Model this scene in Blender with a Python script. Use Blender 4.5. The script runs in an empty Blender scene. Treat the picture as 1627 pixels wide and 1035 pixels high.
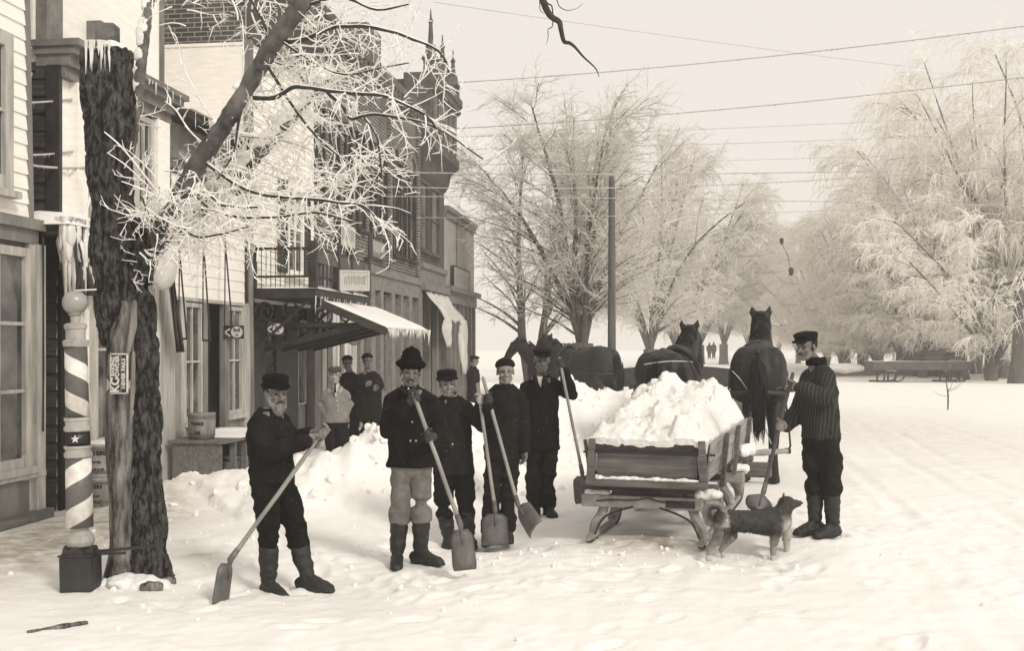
import bpy, bmesh, math, random
import numpy as np
from mathutils import Vector, Matrix, noise, Quaternion
SC = bpy.context.scene
COL = SC.collection
PI = math.pi
R = math.radians
F_PX, CX, HY, CAMZ = 1745.0, 813.5, 550.0, 1.78
rnd = random.Random(7)

def P(px, py, Y):
    """a point of the place from where it is seen and how many metres away it stands"""
    return Vector(((px-CX)/F_PX*Y, Y, CAMZ-(py-HY)/F_PX*Y))

# ------------------------------------------------------------------ materials
MATS = {}
def G(v, warm=1.0):
    return (min(1, v*(1+.045*warm)), v, v*(1-.075*warm), 1)

def mat(name, v, v2=None, scale=6.0, stretch=(1,1,1), rough=.85, bump=.25, bscale=None, detail=6, lo=.35, hi=.65, spec=.3, metal=0, disp_dist=.01, warm=1.0, coord='Object'):
    if name in MATS: return MATS[name]
    m = bpy.data.materials.new(name); m.use_nodes = True
    nt = m.node_tree; N = nt.nodes; L = nt.links
    b = N['Principled BSDF']
    b.inputs['Roughness'].default_value = rough
    b.inputs['Specular IOR Level'].default_value = spec
    b.inputs['Metallic'].default_value = metal
    tc = N.new('ShaderNodeTexCoord'); mp = N.new('ShaderNodeMapping')
    mp.inputs['Scale'].default_value = stretch
    L.new(tc.outputs[coord], mp.inputs['Vector'])
    if v2 is None: v2 = v*.65
    nz = N.new('ShaderNodeTexNoise'); nz.inputs['Scale'].default_value = scale; nz.inputs['Detail'].default_value = detail
    nz.inputs['Roughness'].default_value = .62
    L.new(mp.outputs[0], nz.inputs['Vector'])
    cr = N.new('ShaderNodeValToRGB')
    cr.color_ramp.elements[0].position = lo; cr.color_ramp.elements[1].position = hi
    cr.color_ramp.elements[0].color = G(v2, warm); cr.color_ramp.elements[1].color = G(v, warm)
    L.new(nz.outputs['Fac'], cr.inputs[0]); L.new(cr.outputs[0], b.inputs['Base Color'])
    if bump:
        n2 = N.new('ShaderNodeTexNoise'); n2.inputs['Scale'].default_value = bscale or scale*3; n2.inputs['Detail'].default_value = 5
        L.new(mp.outputs[0], n2.inputs['Vector'])
        bp = N.new('ShaderNodeBump'); bp.inputs['Strength'].default_value = bump; bp.inputs['Distance'].default_value = disp_dist
        L.new(n2.outputs['Fac'], bp.inputs['Height']); L.new(bp.outputs[0], b.inputs['Normal'])
    MATS[name] = m
    return m

def icy(m,f=.45):
    # rime lets part of the light through
    nt=m.node_tree; N=nt.nodes; L=nt.links; b=N['Principled BSDF']; out=[n for n in N if n.type=='OUTPUT_MATERIAL'][0]
    t=N.new('ShaderNodeBsdfTranslucent'); src=b.inputs['Base Color'].links[0].from_socket; L.new(src,t.inputs[0])
    mx=N.new('ShaderNodeMixShader'); mx.inputs[0].default_value=f; L.new(b.outputs[0],mx.inputs[1]); L.new(t.outputs[0],mx.inputs[2]); L.new(mx.outputs[0],out.inputs['Surface']); return m
def brick_mat(name, v, v2, mortar, scale=1.0):
    m = bpy.data.materials.new(name); m.use_nodes = True
    nt = m.node_tree; N = nt.nodes; L = nt.links; b = N['Principled BSDF']
    b.inputs['Roughness'].default_value = .9; b.inputs['Specular IOR Level'].default_value = .2
    tc = N.new('ShaderNodeTexCoord'); sx = N.new('ShaderNodeSeparateXYZ'); L.new(tc.outputs['Object'], sx.inputs[0])
    ad = N.new('ShaderNodeMath'); L.new(sx.outputs[0], ad.inputs[0]); L.new(sx.outputs[1], ad.inputs[1])
    cb = N.new('ShaderNodeCombineXYZ'); L.new(ad.outputs[0], cb.inputs[0]); L.new(sx.outputs[2], cb.inputs[1])
    br = N.new('ShaderNodeTexBrick'); L.new(cb.outputs[0], br.inputs['Vector'])
    br.inputs['Scale'].default_value = scale; br.inputs['Brick Width'].default_value = .22; br.inputs['Row Height'].default_value = .075
    br.inputs['Mortar Size'].default_value = .009; br.inputs['Color1'].default_value = G(v); br.inputs['Color2'].default_value = G(v2); br.inputs['Mortar'].default_value = G(mortar)
    nz = N.new('ShaderNodeTexNoise'); nz.inputs['Scale'].default_value = 1.3; nz.inputs['Detail'].default_value = 8; L.new(tc.outputs['Object'], nz.inputs['Vector'])
    mr = N.new('ShaderNodeMapRange'); mr.inputs[1].default_value=.3; mr.inputs[2].default_value=.7; mr.inputs[3].default_value=.6; mr.inputs[4].default_value=1.25; L.new(nz.outputs['Fac'], mr.inputs[0])
    mx = N.new('ShaderNodeVectorMath'); mx.operation='SCALE'; L.new(br.outputs['Color'], mx.inputs[0]); L.new(mr.outputs[0], mx.inputs['Scale'])
    L.new(mx.outputs[0], b.inputs['Base Color'])
    bp = N.new('ShaderNodeBump'); bp.inputs['Strength'].default_value=.6; bp.inputs['Distance'].default_value=.01; bp.invert=True
    L.new(br.outputs['Fac'], bp.inputs['Height']); L.new(bp.outputs[0], b.inputs['Normal'])
    MATS[name]=m; return m

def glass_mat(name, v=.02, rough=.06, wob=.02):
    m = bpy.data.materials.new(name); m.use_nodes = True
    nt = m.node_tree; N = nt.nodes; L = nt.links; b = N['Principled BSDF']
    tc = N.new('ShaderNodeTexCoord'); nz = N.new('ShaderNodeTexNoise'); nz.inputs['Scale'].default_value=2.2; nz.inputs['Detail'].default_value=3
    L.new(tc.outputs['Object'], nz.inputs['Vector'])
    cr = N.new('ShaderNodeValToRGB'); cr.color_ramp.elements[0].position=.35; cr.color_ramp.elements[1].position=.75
    cr.color_ramp.elements[0].color=G(v*.6); cr.color_ramp.elements[1].color=G(v*6)  # dark and pale patches in the base colour stand in for reflections
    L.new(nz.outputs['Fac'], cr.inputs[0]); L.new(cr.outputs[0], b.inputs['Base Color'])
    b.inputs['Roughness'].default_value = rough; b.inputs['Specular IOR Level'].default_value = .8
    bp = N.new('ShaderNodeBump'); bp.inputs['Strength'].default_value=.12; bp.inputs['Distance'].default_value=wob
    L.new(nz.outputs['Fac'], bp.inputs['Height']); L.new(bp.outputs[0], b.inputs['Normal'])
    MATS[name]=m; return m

def snow_mat(name, v=.80, dirt_attr=False, bump=.5):
    m = bpy.data.materials.new(name); m.use_nodes = True
    nt = m.node_tree; N = nt.nodes; L = nt.links; b = N['Principled BSDF']
    b.inputs['Roughness'].default_value=.75; b.inputs['Specular IOR Level'].default_value=.25
    tc = N.new('ShaderNodeTexCoord')
    n1 = N.new('ShaderNodeTexNoise'); n1.inputs['Scale'].default_value=2.5; n1.inputs['Detail'].default_value=9; n1.inputs['Roughness'].default_value=.65
    L.new(tc.outputs['Object'], n1.inputs['Vector'])
    cr = N.new('ShaderNodeValToRGB'); cr.color_ramp.elements[0].position=.3; cr.color_ramp.elements[1].position=.55
    cr.color_ramp.elements[0].color=G(v*.93,.6); cr.color_ramp.elements[1].color=G(v,.5)
    L.new(n1.outputs['Fac'], cr.inputs[0])
    out = cr.outputs[0]
    # crumbs of dirt and straw lying about
    n3 = N.new('ShaderNodeTexNoise'); n3.inputs['Scale'].default_value=26; n3.inputs['Detail'].default_value=4
    L.new(tc.outputs['Object'], n3.inputs['Vector'])
    c3 = N.new('ShaderNodeValToRGB'); c3.color_ramp.elements[0].position=.70; c3.color_ramp.elements[1].position=.78
    c3.color_ramp.elements[0].color=(0,0,0,1); c3.color_ramp.elements[1].color=(.5,.5,.5,1)
    L.new(n3.outputs['Fac'], c3.inputs[0])
    mx = N.new('ShaderNodeMix'); mx.data_type='RGBA'; mx.inputs[7].default_value=G(.3,1.6)
    L.new(c3.outputs[0], mx.inputs[0]); L.new(out, mx.inputs[6]); out = mx.outputs[2]
    if dirt_attr:
        at = N.new('ShaderNodeAttribute'); at.attribute_name='dirt'
        n4 = N.new('ShaderNodeTexNoise'); n4.inputs['Scale'].default_value=5; n4.inputs['Detail'].default_value=8; n4.inputs['Roughness'].default_value=.7
        mp = N.new('ShaderNodeMapping'); mp.inputs['Scale'].default_value=(1,1,1); L.new(tc.outputs['Object'], mp.inputs[0]); L.new(mp.outputs[0], n4.inputs['Vector'])
        r4 = N.new('ShaderNodeMapRange'); r4.inputs[1].default_value=.30; r4.inputs[2].default_value=.62; L.new(n4.outputs['Fac'], r4.inputs[0])
        mu = N.new('ShaderNodeMath'); mu.operation='MULTIPLY'; L.new(at.outputs['Fac'], mu.inputs[0]); L.new(r4.outputs[0], mu.inputs[1])
        m2 = N.new('ShaderNodeMix'); m2.data_type='RGBA'; m2.inputs[7].default_value=G(.36,3.0)
        L.new(mu.outputs[0], m2.inputs[0]); L.new(out, m2.inputs[6]); out = m2.outputs[2]
    L.new(out, b.inputs['Base Color'])
    n2 = N.new('ShaderNodeTexNoise'); n2.inputs['Scale'].default_value=9; n2.inputs['Detail'].default_value=10; n2.inputs['Roughness'].default_value=.6
    L.new(tc.outputs['Object'], n2.inputs['Vector'])
    bp = N.new('ShaderNodeBump'); bp.inputs['Strength'].default_value=bump; bp.inputs['Distance'].default_value=.05
    L.new(n2.outputs['Fac'], bp.inputs['Height']); L.new(bp.outputs[0], b.inputs['Normal'])
    MATS[name]=m; return m

# ------------------------------------------------------------------ object helpers
def tag(o, label=None, cat=None, group=None, kind=None):
    if label: o['label']=label
    if cat: o['category']=cat
    if group: o['group']=group
    if kind: o['kind']=kind
    return o

def empty(name, loc=(0,0,0), rz=0, label=None, cat=None, group=None):
    o = bpy.data.objects.new(name, None); COL.objects.link(o)
    o.location = loc; o.rotation_euler = (0,0,rz); o.empty_display_size=.2
    return tag(o, label, cat, group)

def link_mesh(name, me, m=None, parent=None, loc=None):
    o = bpy.data.objects.new(name, me); COL.objects.link(o)
    if m is not None:
        me.materials.clear(); me.materials.append(m)
    if parent is not None: o.parent = parent
    if loc is not None: o.location = loc
    return o

def kids(o): return [c for c in bpy.data.objects if c.parent == o]
def copy_tree(o, parent=None):
    c = o.copy(); COL.objects.link(c)
    if parent is not None: c.parent = parent
    for ch in kids(o): copy_tree(ch, c)
    return c

def frame_for(t, side):
    t = t.normalized()
    s = side - t*side.dot(t)
    if s.length < 1e-5:
        s = t.orthogonal()
    s.normalize()
    return s, t.cross(s)

class MB:
    def __init__(s): s.v=[]; s.f=[]
    def add(s, vs, fs):
        n=len(s.v); s.v.extend([tuple(p) for p in vs]); s.f.extend([tuple(i+n for i in f) for f in fs]); return s
    def box(s, a, b, m=None):
        (x0,y0,z0),(x1,y1,z1)=a,b
        if x0>x1: x0,x1=x1,x0
        if y0>y1: y0,y1=y1,y0
        if z0>z1: z0,z1=z1,z0
        vs=[Vector(p) for p in ((x0,y0,z0),(x1,y0,z0),(x1,y1,z0),(x0,y1,z0),(x0,y0,z1),(x1,y0,z1),(x1,y1,z1),(x0,y1,z1))]
        if m is not None: vs=[m@p for p in vs]
        return s.add(vs, [(0,3,2,1),(4,5,6,7),(0,1,5,4),(1,2,6,5),(2,3,7,6),(3,0,4,7)])
    def hexa(s, vs):   # 4 bottom (ccw) + 4 top
        return s.add(vs, [(0,3,2,1),(4,5,6,7),(0,1,5,4),(1,2,6,5),(2,3,7,6),(3,0,4,7)])
    def beam(s, p, q, w, h, up=Vector((0,0,1))):
        p=Vector(p); q=Vector(q); t=(q-p).normalized(); sd=t.cross(up)
        if sd.length<1e-4: sd=t.orthogonal()
        sd.normalize(); u=sd.cross(t)
        a=sd*w/2; b=u*h/2
        vs=[p-a-b,p+a-b,q+a-b,q-a-b,p-a+b,p+a+b,q+a+b,q-a+b]
        return s.hexa(vs)
    def tube(s, pts, r, k=8, cap=True, side=Vector((0,0,1)), rnd_cap=False):
        pts=[Vector(p) for p in pts]; n=len(pts)
        rs = r if isinstance(r,(list,tuple)) else [r]*n
        rings=[]
        for i,p in enumerate(pts):
            t = pts[min(i+1,n-1)]-pts[max(i-1,0)]
            if t.length<1e-9: t=Vector((0,0,1))
            a,b=frame_for(t, side)
            rr=rs[i]; ra,rb = rr if isinstance(rr,(tuple,list)) else (rr,rr)
            rings.append((p,t.normalized(),a,b,ra,rb))
        if rnd_cap:
            p,t,a,b,ra,rb=rings[0]; m=min(ra,rb)
            st=[(p-t*m*c,t,a,b,ra*q,rb*q) for c,q in ((1,.05),(.87,.5),(.5,.87))]
            p,t,a,b,ra,rb=rings[-1]; m=min(ra,rb)
            en=[(p+t*m*c,t,a,b,ra*q,rb*q) for c,q in ((.5,.87),(.87,.5),(1,.05))]
            rings=st+rings+en
        vs=[]
        for p,t,a,b,ra,rb in rings:
            for j in range(k):
                an=2*PI*j/k
                vs.append(p+a*ra*math.cos(an)+b*rb*math.sin(an))
        fs=[]; n=len(rings)
        for i in range(n-1):
            for j in range(k):
                j2=(j+1)%k
                fs.append((i*k+j,i*k+j2,(i+1)*k+j2,(i+1)*k+j))
        if cap:
            fs.append(tuple(range(k-1,-1,-1))); fs.append(tuple((n-1)*k+j for j in range(k)))
        return s.add(vs,fs)
    def lathe(s, prof, k=24, c=(0,0,0), axis=None):
        c=Vector(c); vs=[]; fs=[]
        for r,z in prof:
            for j in range(k):
                an=2*PI*j/k; vs.append(c+Vector((r*math.cos(an),r*math.sin(an),z)))
        n=len(prof)
        for i in range(n-1):
            for j in range(k):
                j2=(j+1)%k; fs.append((i*k+j,i*k+j2,(i+1)*k+j2,(i+1)*k+j))
        fs.append(tuple(range(k-1,-1,-1))); fs.append(tuple((n-1)*k+j for j in range(k)))
        return s.add(vs,fs)
    def ell(s, c, r, rot=None, k=14, h=8):
        c=Vector(c); vs=[]; fs=[]
        rx,ry,rz = r if isinstance(r,(tuple,list)) else (r,r,r)
        for i in range(h+1):
            th=PI*min(max(i/h,.004),.996)
            for j in range(k):
                an=2*PI*j/k
                p=Vector((rx*math.sin(th)*math.cos(an),ry*math.sin(th)*math.sin(an),-rz*math.cos(th)))
                if rot is not None: p=rot@p
                vs.append(c+p)
        for i in range(h):
            for j in range(k):
                j2=(j+1)%k; fs.append((i*k+j,i*k+j2,(i+1)*k+j2,(i+1)*k+j))
        fs.append(tuple(range(k-1,-1,-1))); fs.append(tuple(h*k+j for j in range(k)))
        return s.add(vs,fs)
    def sheet(s, grid, thick=0):
        """grid of points [row][col]; optional thickness along average normal"""
        nr=len(grid); nc=len(grid[0])
        vs=[Vector(p) for row in grid for p in row]
        fs=[(i*nc+j,i*nc+j+1,(i+1)*nc+j+1,(i+1)*nc+j) for i in range(nr-1) for j in range(nc-1)]
        if thick:
            me_n=[Vector((0,0,0)) for _ in vs]
            for f in fs:
                nn=(vs[f[1]]-vs[f[0]]).cross(vs[f[3]]-vs[f[0]])
                for i in f: me_n[i]+=nn
            n=len(vs)
            vs2=[v-(nn.normalized()*thick if nn.length>0 else Vector((0,0,0))) for v,nn in zip(vs,me_n)]
            fs2=[tuple(i+n for i in reversed(f)) for f in fs]
            edge=[]
            for j in range(nc-1):
                edge.append((j+1,j,j+n,j+1+n)); a=(nr-1)*nc+j; edge.append((a,a+1,a+1+n,a+n))
            for i in range(nr-1):
                a=i*nc; edge.append((a,a+nc,a+nc+n,a+n)); b=i*nc+nc-1; edge.append((b+nc,b,b+n,b+nc+n))
            return s.add(vs+vs2, fs+fs2+edge)
        return s.add(vs,fs)
    def mesh(s, name, off=None, smooth=False):
        me=bpy.data.meshes.new(name)
        vs=s.v
        if off is not None: vs=[(x-off[0],y-off[1],z-off[2]) for x,y,z in vs]
        me.from_pydata(vs,[],s.f); me.update()
        if smooth: me.polygons.foreach_set('use_smooth',[True]*len(me.polygons))
        return me
    def build(s, name, m, parent=None, off=None, smooth=False, bevel=0):
        me=s.mesh(name,off,smooth)
        o=link_mesh(name,me,m,parent)
        if bevel:
            b=o.modifiers.new('bevel','BEVEL'); b.width=bevel; b.segments=2; b.limit_method='ANGLE'
        return o
    def remesh(s, name, m, parent=None, off=None, voxel=.012, smooth=4, disp=None, fac=.5):
        me=s.mesh(name)
        return remesh_obj(name, me, m, parent, off, voxel, smooth, disp, fac)

def remesh_obj(name, me, m, parent=None, off=None, voxel=.012, smooth=4, disp=None, fac=.5):
    o=bpy.data.objects.new(name, me); COL.objects.link(o)
    r=o.modifiers.new('r','REMESH'); r.mode='VOXEL'; r.voxel_size=voxel; r.use_smooth_shade=True
    if smooth:
        q=o.modifiers.new('s','SMOOTH'); q.factor=fac; q.iterations=smooth
    dg=bpy.context.evaluated_depsgraph_get(); dg.update()
    me2=bpy.data.meshes.new_from_object(o.evaluated_get(dg))
    bpy.data.objects.remove(o); bpy.data.meshes.remove(me)
    me2.name=name
    n=len(me2.vertices)
    co=np.empty(n*3); me2.vertices.foreach_get('co',co); co=co.reshape(-1,3)
    if disp is not None:
        no=np.empty(n*3); me2.vertex_normals.foreach_get('vector',no); no=no.reshape(-1,3)
        d=np.array([disp(c,nn) for c,nn in zip(co,no)])
        co=co+no*d[:,None]
    if off is not None: co=co-np.array(off)[None,:]
    me2.vertices.foreach_set('co',co.ravel()); me2.update()
    me2.polygons.foreach_set('use_smooth',[True]*len(me2.polygons))
    return link_mesh(name, me2, m, parent)

def nz(x,y,z): return noise.noise((x,y,z))
def fbm(x,y,z,o=4): return noise.fractal((x,y,z),.9,2.0,o)

def spline(pts, n=6):
    """Catmull-Rom through points"""
    pts=[Vector(p) for p in pts]
    out=[]
    for i in range(len(pts)-1):
        p0=pts[max(i-1,0)];p1=pts[i];p2=pts[i+1];p3=pts[min(i+2,len(pts)-1)]
        for k in range(n):
            t=k/n
            out.append(.5*((2*p1)+(p2-p0)*t+(2*p0-5*p1+4*p2-p3)*t*t+(3*p1-p0-3*p2+p3)*t**3))
    out.append(pts[-1]); return out
def lerp_list(vals, m):
    n=len(vals)-1; out=[]
    for i in range(m):
        x=i/(m-1)*n; k=min(int(x),n-1); f=x-k
        a,b=vals[k],vals[k+1]
        if isinstance(a,(tuple,list)): out.append(tuple(u*(1-f)+w*f for u,w in zip(a,b)))
        else: out.append(a*(1-f)+b*f)
    return out

def text_mesh(txt, size=.1, depth=.002, bold=.0, sx=1.0, align='CENTER'):
    cu=bpy.data.curves.new('lettering','FONT'); cu.body=txt; cu.size=size; cu.extrude=depth; cu.offset=bold
    cu.align_x=align; cu.align_y='CENTER'; cu.resolution_u=3
    o=bpy.data.objects.new('lettering',cu); COL.objects.link(o)
    dg=bpy.context.evaluated_depsgraph_get(); dg.update()
    me=bpy.data.meshes.new_from_object(o.evaluated_get(dg))
    bpy.data.objects.remove(o); bpy.data.curves.remove(cu)
    me.transform(Matrix.Diagonal((sx,1,1,1)))
    return me
def letters(txt, size, M, m, parent, bold=0, sx=1, depth=.0015, name='lettering', align='CENTER', warp=None):
    me=text_mesh(txt,size,depth,bold,sx,align)
    if warp:
        for v in me.vertices: v.co=warp(v.co)
    else: me.transform(M)
    return link_mesh(name, me, m, parent)

# ------------------------------------------------------------------ the street front: t along the street, out towards the road, z up
AX, AY = -5.0, 10.8
DX, DY = .1315, .9913
FRZ = math.atan2(DY,DX)
def FT(px, out=0.0):
    q=(px-CX)/F_PX
    ox=AX+DY*out; oy=AY-DX*out
    t=(ox-q*oy)/(q*DY-DX)
    return t, oy+DY*t
def FZ(py, dep): return CAMZ+(HY-py)/F_PX*dep
def F(px,py,out=0.0):
    t,d=FT(px,out); return Vector((t,-out,FZ(py,d)))
def FW(t,out,z): return Vector((AX+DX*t+DY*out, AY+DY*t-DX*out, z))
def front_root(name,label,cat,t0=0,group=None):
    o=empty(name, FW(t0,0,0), FRZ, label, cat, group); o['_t0']=t0
    return o
def fbuild(mb,name,m,root,t0=None,**k):
    """mb is in street-front coordinates; bring it to root's own coordinates"""
    return mb.build(name,m,root,off=(FROOT[root.name],0,0),**k)
FROOT={}
# ================================================================== camera, light, ground
cam=bpy.data.cameras.new('camera'); co=bpy.data.objects.new('camera',cam); COL.objects.link(co); SC.camera=co
co.location=(0,0,CAMZ); co.rotation_euler=(PI/2,0,0)
cam.sensor_fit='HORIZONTAL'; cam.sensor_width=36; cam.lens=36*F_PX/1627
cam.shift_x=0.0; cam.shift_y=(HY-517.5)/1627; cam.clip_end=3000; cam.clip_start=.05
SUN_EL,SUN_AZ=R(36),R(142)     # azimuth clockwise from the view direction (+Y)
w=bpy.data.worlds.new('World'); SC.world=w; w.use_nodes=True
nt=w.node_tree; N=nt.nodes; L=nt.links; bg=N['Background']
sky=N.new('ShaderNodeTexSky'); sky.sky_type='NISHITA'; sky.sun_disc=False; sky.sun_elevation=SUN_EL; sky.sun_rotation=SUN_AZ
sky.dust_density=4; sky.air_density=1; sky.ozone_density=1
bw=N.new('ShaderNodeRGBToBW'); L.new(sky.outputs[0],bw.inputs[0])
# high thin overcast evens the sky out
mr=N.new('ShaderNodeMath'); mr.operation='MULTIPLY_ADD'; mr.inputs[1].default_value=.22; mr.inputs[2].default_value=8.15; L.new(bw.outputs[0],mr.inputs[0])
tint=N.new('ShaderNodeVectorMath'); tint.operation='SCALE'; tint.inputs[0].default_value=(1.07,1.0,.93); L.new(mr.outputs[0],tint.inputs['Scale'])
L.new(tint.outputs[0],bg.inputs[0]); bg.inputs[1].default_value=.1
sl_=bpy.data.lights.new('sun','SUN'); sl_.energy=2.1; sl_.angle=R(12); sl_.color=(1,.95,.87)
so=bpy.data.objects.new('sun',sl_); COL.objects.link(so)
dirv=Vector((math.sin(SUN_AZ)*math.cos(SUN_EL),math.cos(SUN_AZ)*math.cos(SUN_EL),math.sin(SUN_EL)))
so.rotation_euler=dirv.to_track_quat('Z','Y').to_euler(); so.location=dirv*50
SC.view_settings.view_transform='Standard'; SC.view_settings.look='None'; SC.view_settings.exposure=-.08; SC.view_settings.gamma=1
SC.cycles.max_bounces=8; SC.cycles.diffuse_bounces=5; SC.cycles.glossy_bounces=2; SC.cycles.transmission_bounces=2; SC.cycles.volume_bounces=1

# ground control: bank of shovelled snow along the walk, hollows where the men stand
BANK=[(P(255,750,12.0),.10),(P(300,745,12.4),.32),(P(420,735,12.6),.40),(P(500,720,12.4),.58),(P(560,713,12.5),.66),(P(640,683,13.2),.86),(P(740,660,14.6),.95),(P(830,630,16.2),1.08),(P(900,615,17.2),1.16),(P(960,612,17.8),1.12),(P(1010,612,18.3),1.02),(P(1060,640,18.8),.6),(P(1120,640,19.5),.15)]
BP=[(p.x,p.y,h) for p,h in BANK]
GC=[]  # (x,y,z,radius)
def gctl(px,Y,z,r=1.0): GC.append(((px-CX)/F_PX*Y,Y,z,r))
gctl(440,8.2,-.065,.8); gctl(670,8.95,.0,.7); gctl(725,10.4,-.09,.8); gctl(795,10.3,-.05,.6); gctl(860,11.6,.0,.7); gctl(1300,9.7,.11,1.0); gctl(1190,9.3,.0,.8); gctl(1030,9.7,.03,.8); gctl(1190,9.2,-.07,.55)
def ground_z(x,y,fine=True):
    z=0.0; ws=0
    for cx,cy,cz,r in GC:
        w_=math.exp(-((x-cx)**2+(y-cy)**2)/(r*r)); z+=cz*w_
    if 9<y<22 and -7<x<6:
        best=1e9; bh=0
        for i in range(len(BP)-1):
            x0,y0,h0=BP[i]; x1,y1,h1=BP[i+1]
            dx,dy=x1-x0,y1-y0; t=max(0,min(1,((x-x0)*dx+(y-y0)*dy)/(dx*dx+dy*dy)))
            d=math.hypot(x-x0-dx*t,y-y0-dy*t); 
            if d<best: best=d; bh=h0+(h1-h0)*t
        wd=.55+.45*bh
        g=math.exp(-(best/wd)**2*1.1)
        lump=1+.20*fbm(x*1.7,y*1.7,3.3,3)-.05
        c1=noise.cell_vector((x*2.6+.8*nz(x*2,y*2,4),y*2.6,1.0)); rid=1-2*abs(nz(x*3.1,y*3.1,8))
        z+=bh*g*lump+min(1,g*2.2)*min(1,bh*2)*(.07*(c1[0]-.5)*(.4+.6*g)+.06*rid*abs(fbm(x*2,y*2,4,2))+.05*fbm(x*6,y*6,1,3)+.03*nz(x*14,y*14,3))
    if fine:
        # trodden walk by the shop fronts stays flat, the road is lumpy
        out=(x-AX)*DY-(y-AY)*DX
        k=min(1,max(.25,(out-1.2)/1.5)); near=1 if y<40 else max(.2,1-(y-40)/60)
        z+=near*k*(.026*fbm(x*.7,y*.7,0,3)+.010*fbm(x*3.1,y*3.1,5,3)+.006*nz(x*9,y*9,2))
        if y<14: z+=prints(x,y)
        z+=rut(x,y)
        # heaped crumbs in the foreground
        h=fbm(x*1.6+7,y*1.6,9,4)
        if y<13 and h>.15: z+=.04*min(.6,(h-.15))*k
    if y>60: z-=.0
    return z
FOOT=[]
_r=random.Random(5)
for px,Y,n,sx,sy in ((560,8.3,40,1.0,.6),(760,9.6,40,1.0,.7),(1100,9.0,40,1.6,.5),(1350,9.4,26,.8,.8),(1280,11.5,26,.8,1.0),(420,8.8,26,.6,.6),(900,8.0,30,2.0,.7),(160,9.3,20,.4,1.0),(1480,11,20,1.0,1.5)):
    for _ in range(n):
        FOOT.append(((px-CX)/F_PX*Y+_r.gauss(0,sx),Y+_r.gauss(0,sy),_r.uniform(0,PI),_r.uniform(.008,.026)))
FG={}
for f in FOOT: FG.setdefault((int(f[0]//.5),int(f[1]//.5)),[]).append(f)
def prints(x,y):
    z=0; gx,gy=int(x//.5),int(y//.5)
    for i in (-1,0,1):
        for j in (-1,0,1):
            for fx,fy,a,d in FG.get((gx+i,gy+j),()):
                u=(x-fx)*math.cos(a)+(y-fy)*math.sin(a); v=-(x-fx)*math.sin(a)+(y-fy)*math.cos(a); q=math.sqrt((u/.15)**2+(v/.065)**2)
                if q<1: z-=d*min(1,(1-q)*2.5)
                elif q<1.6: z+=d*.3*(1-abs(q-1.25)/.35) if abs(q-1.25)<.35 else 0
    return z
def rut(x,y):
    # runner tracks of sleds along the road and across it
    z=0
    for x0,sl,y0,y1,w in ((.75,.30,4,9.2,.07),(1.7,.30,4,9.2,.07),(3.6,.20,6,60,.09),(4.7,.20,6,60,.09),(5.6,.17,8,90,.10),(6.9,.17,8,90,.10),(2.9,.02,14,60,.1)):
        if y0<y<y1:
            d=x-(x0+sl*(y-9.5)+.12*math.sin(y*.35+x0)); 
            if abs(d)<.3: z+=(-.016*math.exp(-(d/w)**2)+.008*math.exp(-((abs(d)-.16)/.06)**2))*(.5+.9*nz(x*.4,y*.5,x0))
    return z
def dirt_at(x,y):
    out=(x-AX)*DY-(y-AY)*DX
    d=0
    if -.5<out<2.6 and y<13: d=max(d,1.15*math.exp(-((out-.8)/.85)**2)*(1 if y<11.5 else max(0,1-(y-11.5)/1.5)))
    # bare patch under the sled and straw by the team
    sx,sy=(1030-CX)/F_PX*9.75,9.8
    d=max(d,1.1*math.exp(-(((x-sx)/.55)**2+((y-sy)/.5)**2)))
    # tracks of the street at right
    d=max(d,.45*math.exp(-((x-7.5)/3.5)**2)*math.exp(-((y-24)/8)**2))
    # dark splash of debris before the snag
    for px,Y,r,k in ((310,9.3,.18,.7),(300,10.0,.12,.7),(200,7.6,.5,.25),(600,7.6,.8,.18),(1100,8.0,1.2,.15)):
        cx=(px-CX)/F_PX*Y; d=max(d,k*math.exp(-((x-cx)**2+(y-Y)**2)/(r*r)))
    return d
def build_ground():
    ys=[3.2]
    while ys[-1]<60: ys.append(ys[-1]+max(.022,ys[-1]*.0048))
    while ys[-1]<380: ys.append(ys[-1]*1.09)
    us=[-1.15,-1.0,-.85,-.75,-.66,-.6]+[-.56+i*1.16/330 for i in range(331)]+[.66,.75,.85,1.0,1.15]
    vs=[];fs=[];dd=[]
    nc=len(us)
    for y in ys:
        for u in us:
            x=u*max(y,5); 
            vs.append((x,y,ground_z(x,y,y<120))); dd.append(dirt_at(x,y) if y<50 else 0)
    for i in range(len(ys)-1):
        for j in range(nc-1): fs.append((i*nc+j,i*nc+j+1,(i+1)*nc+j+1,(i+1)*nc+j))
    # apron behind the camera
    n=len(vs); vs+=[(-30,-30,-.02),(30,-30,-.02),(1.15*5,3.2,-.02),(-1.15*5,3.2,-.02)]; fs.append((n,n+1,n+2,n+3)); dd+=[0]*4
    me=bpy.data.meshes.new('snow_ground'); me.from_pydata(vs,[],fs); me.update()
    at=me.attributes.new('dirt','FLOAT','POINT'); at.data.foreach_set('value',dd)
    me.polygons.foreach_set('use_smooth',[True]*len(me.polygons))
    o=link_mesh('snow_ground',me,snow_mat('ground_snow',.86,True,.2)); tag(o,kind='structure')
build_ground()

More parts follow.
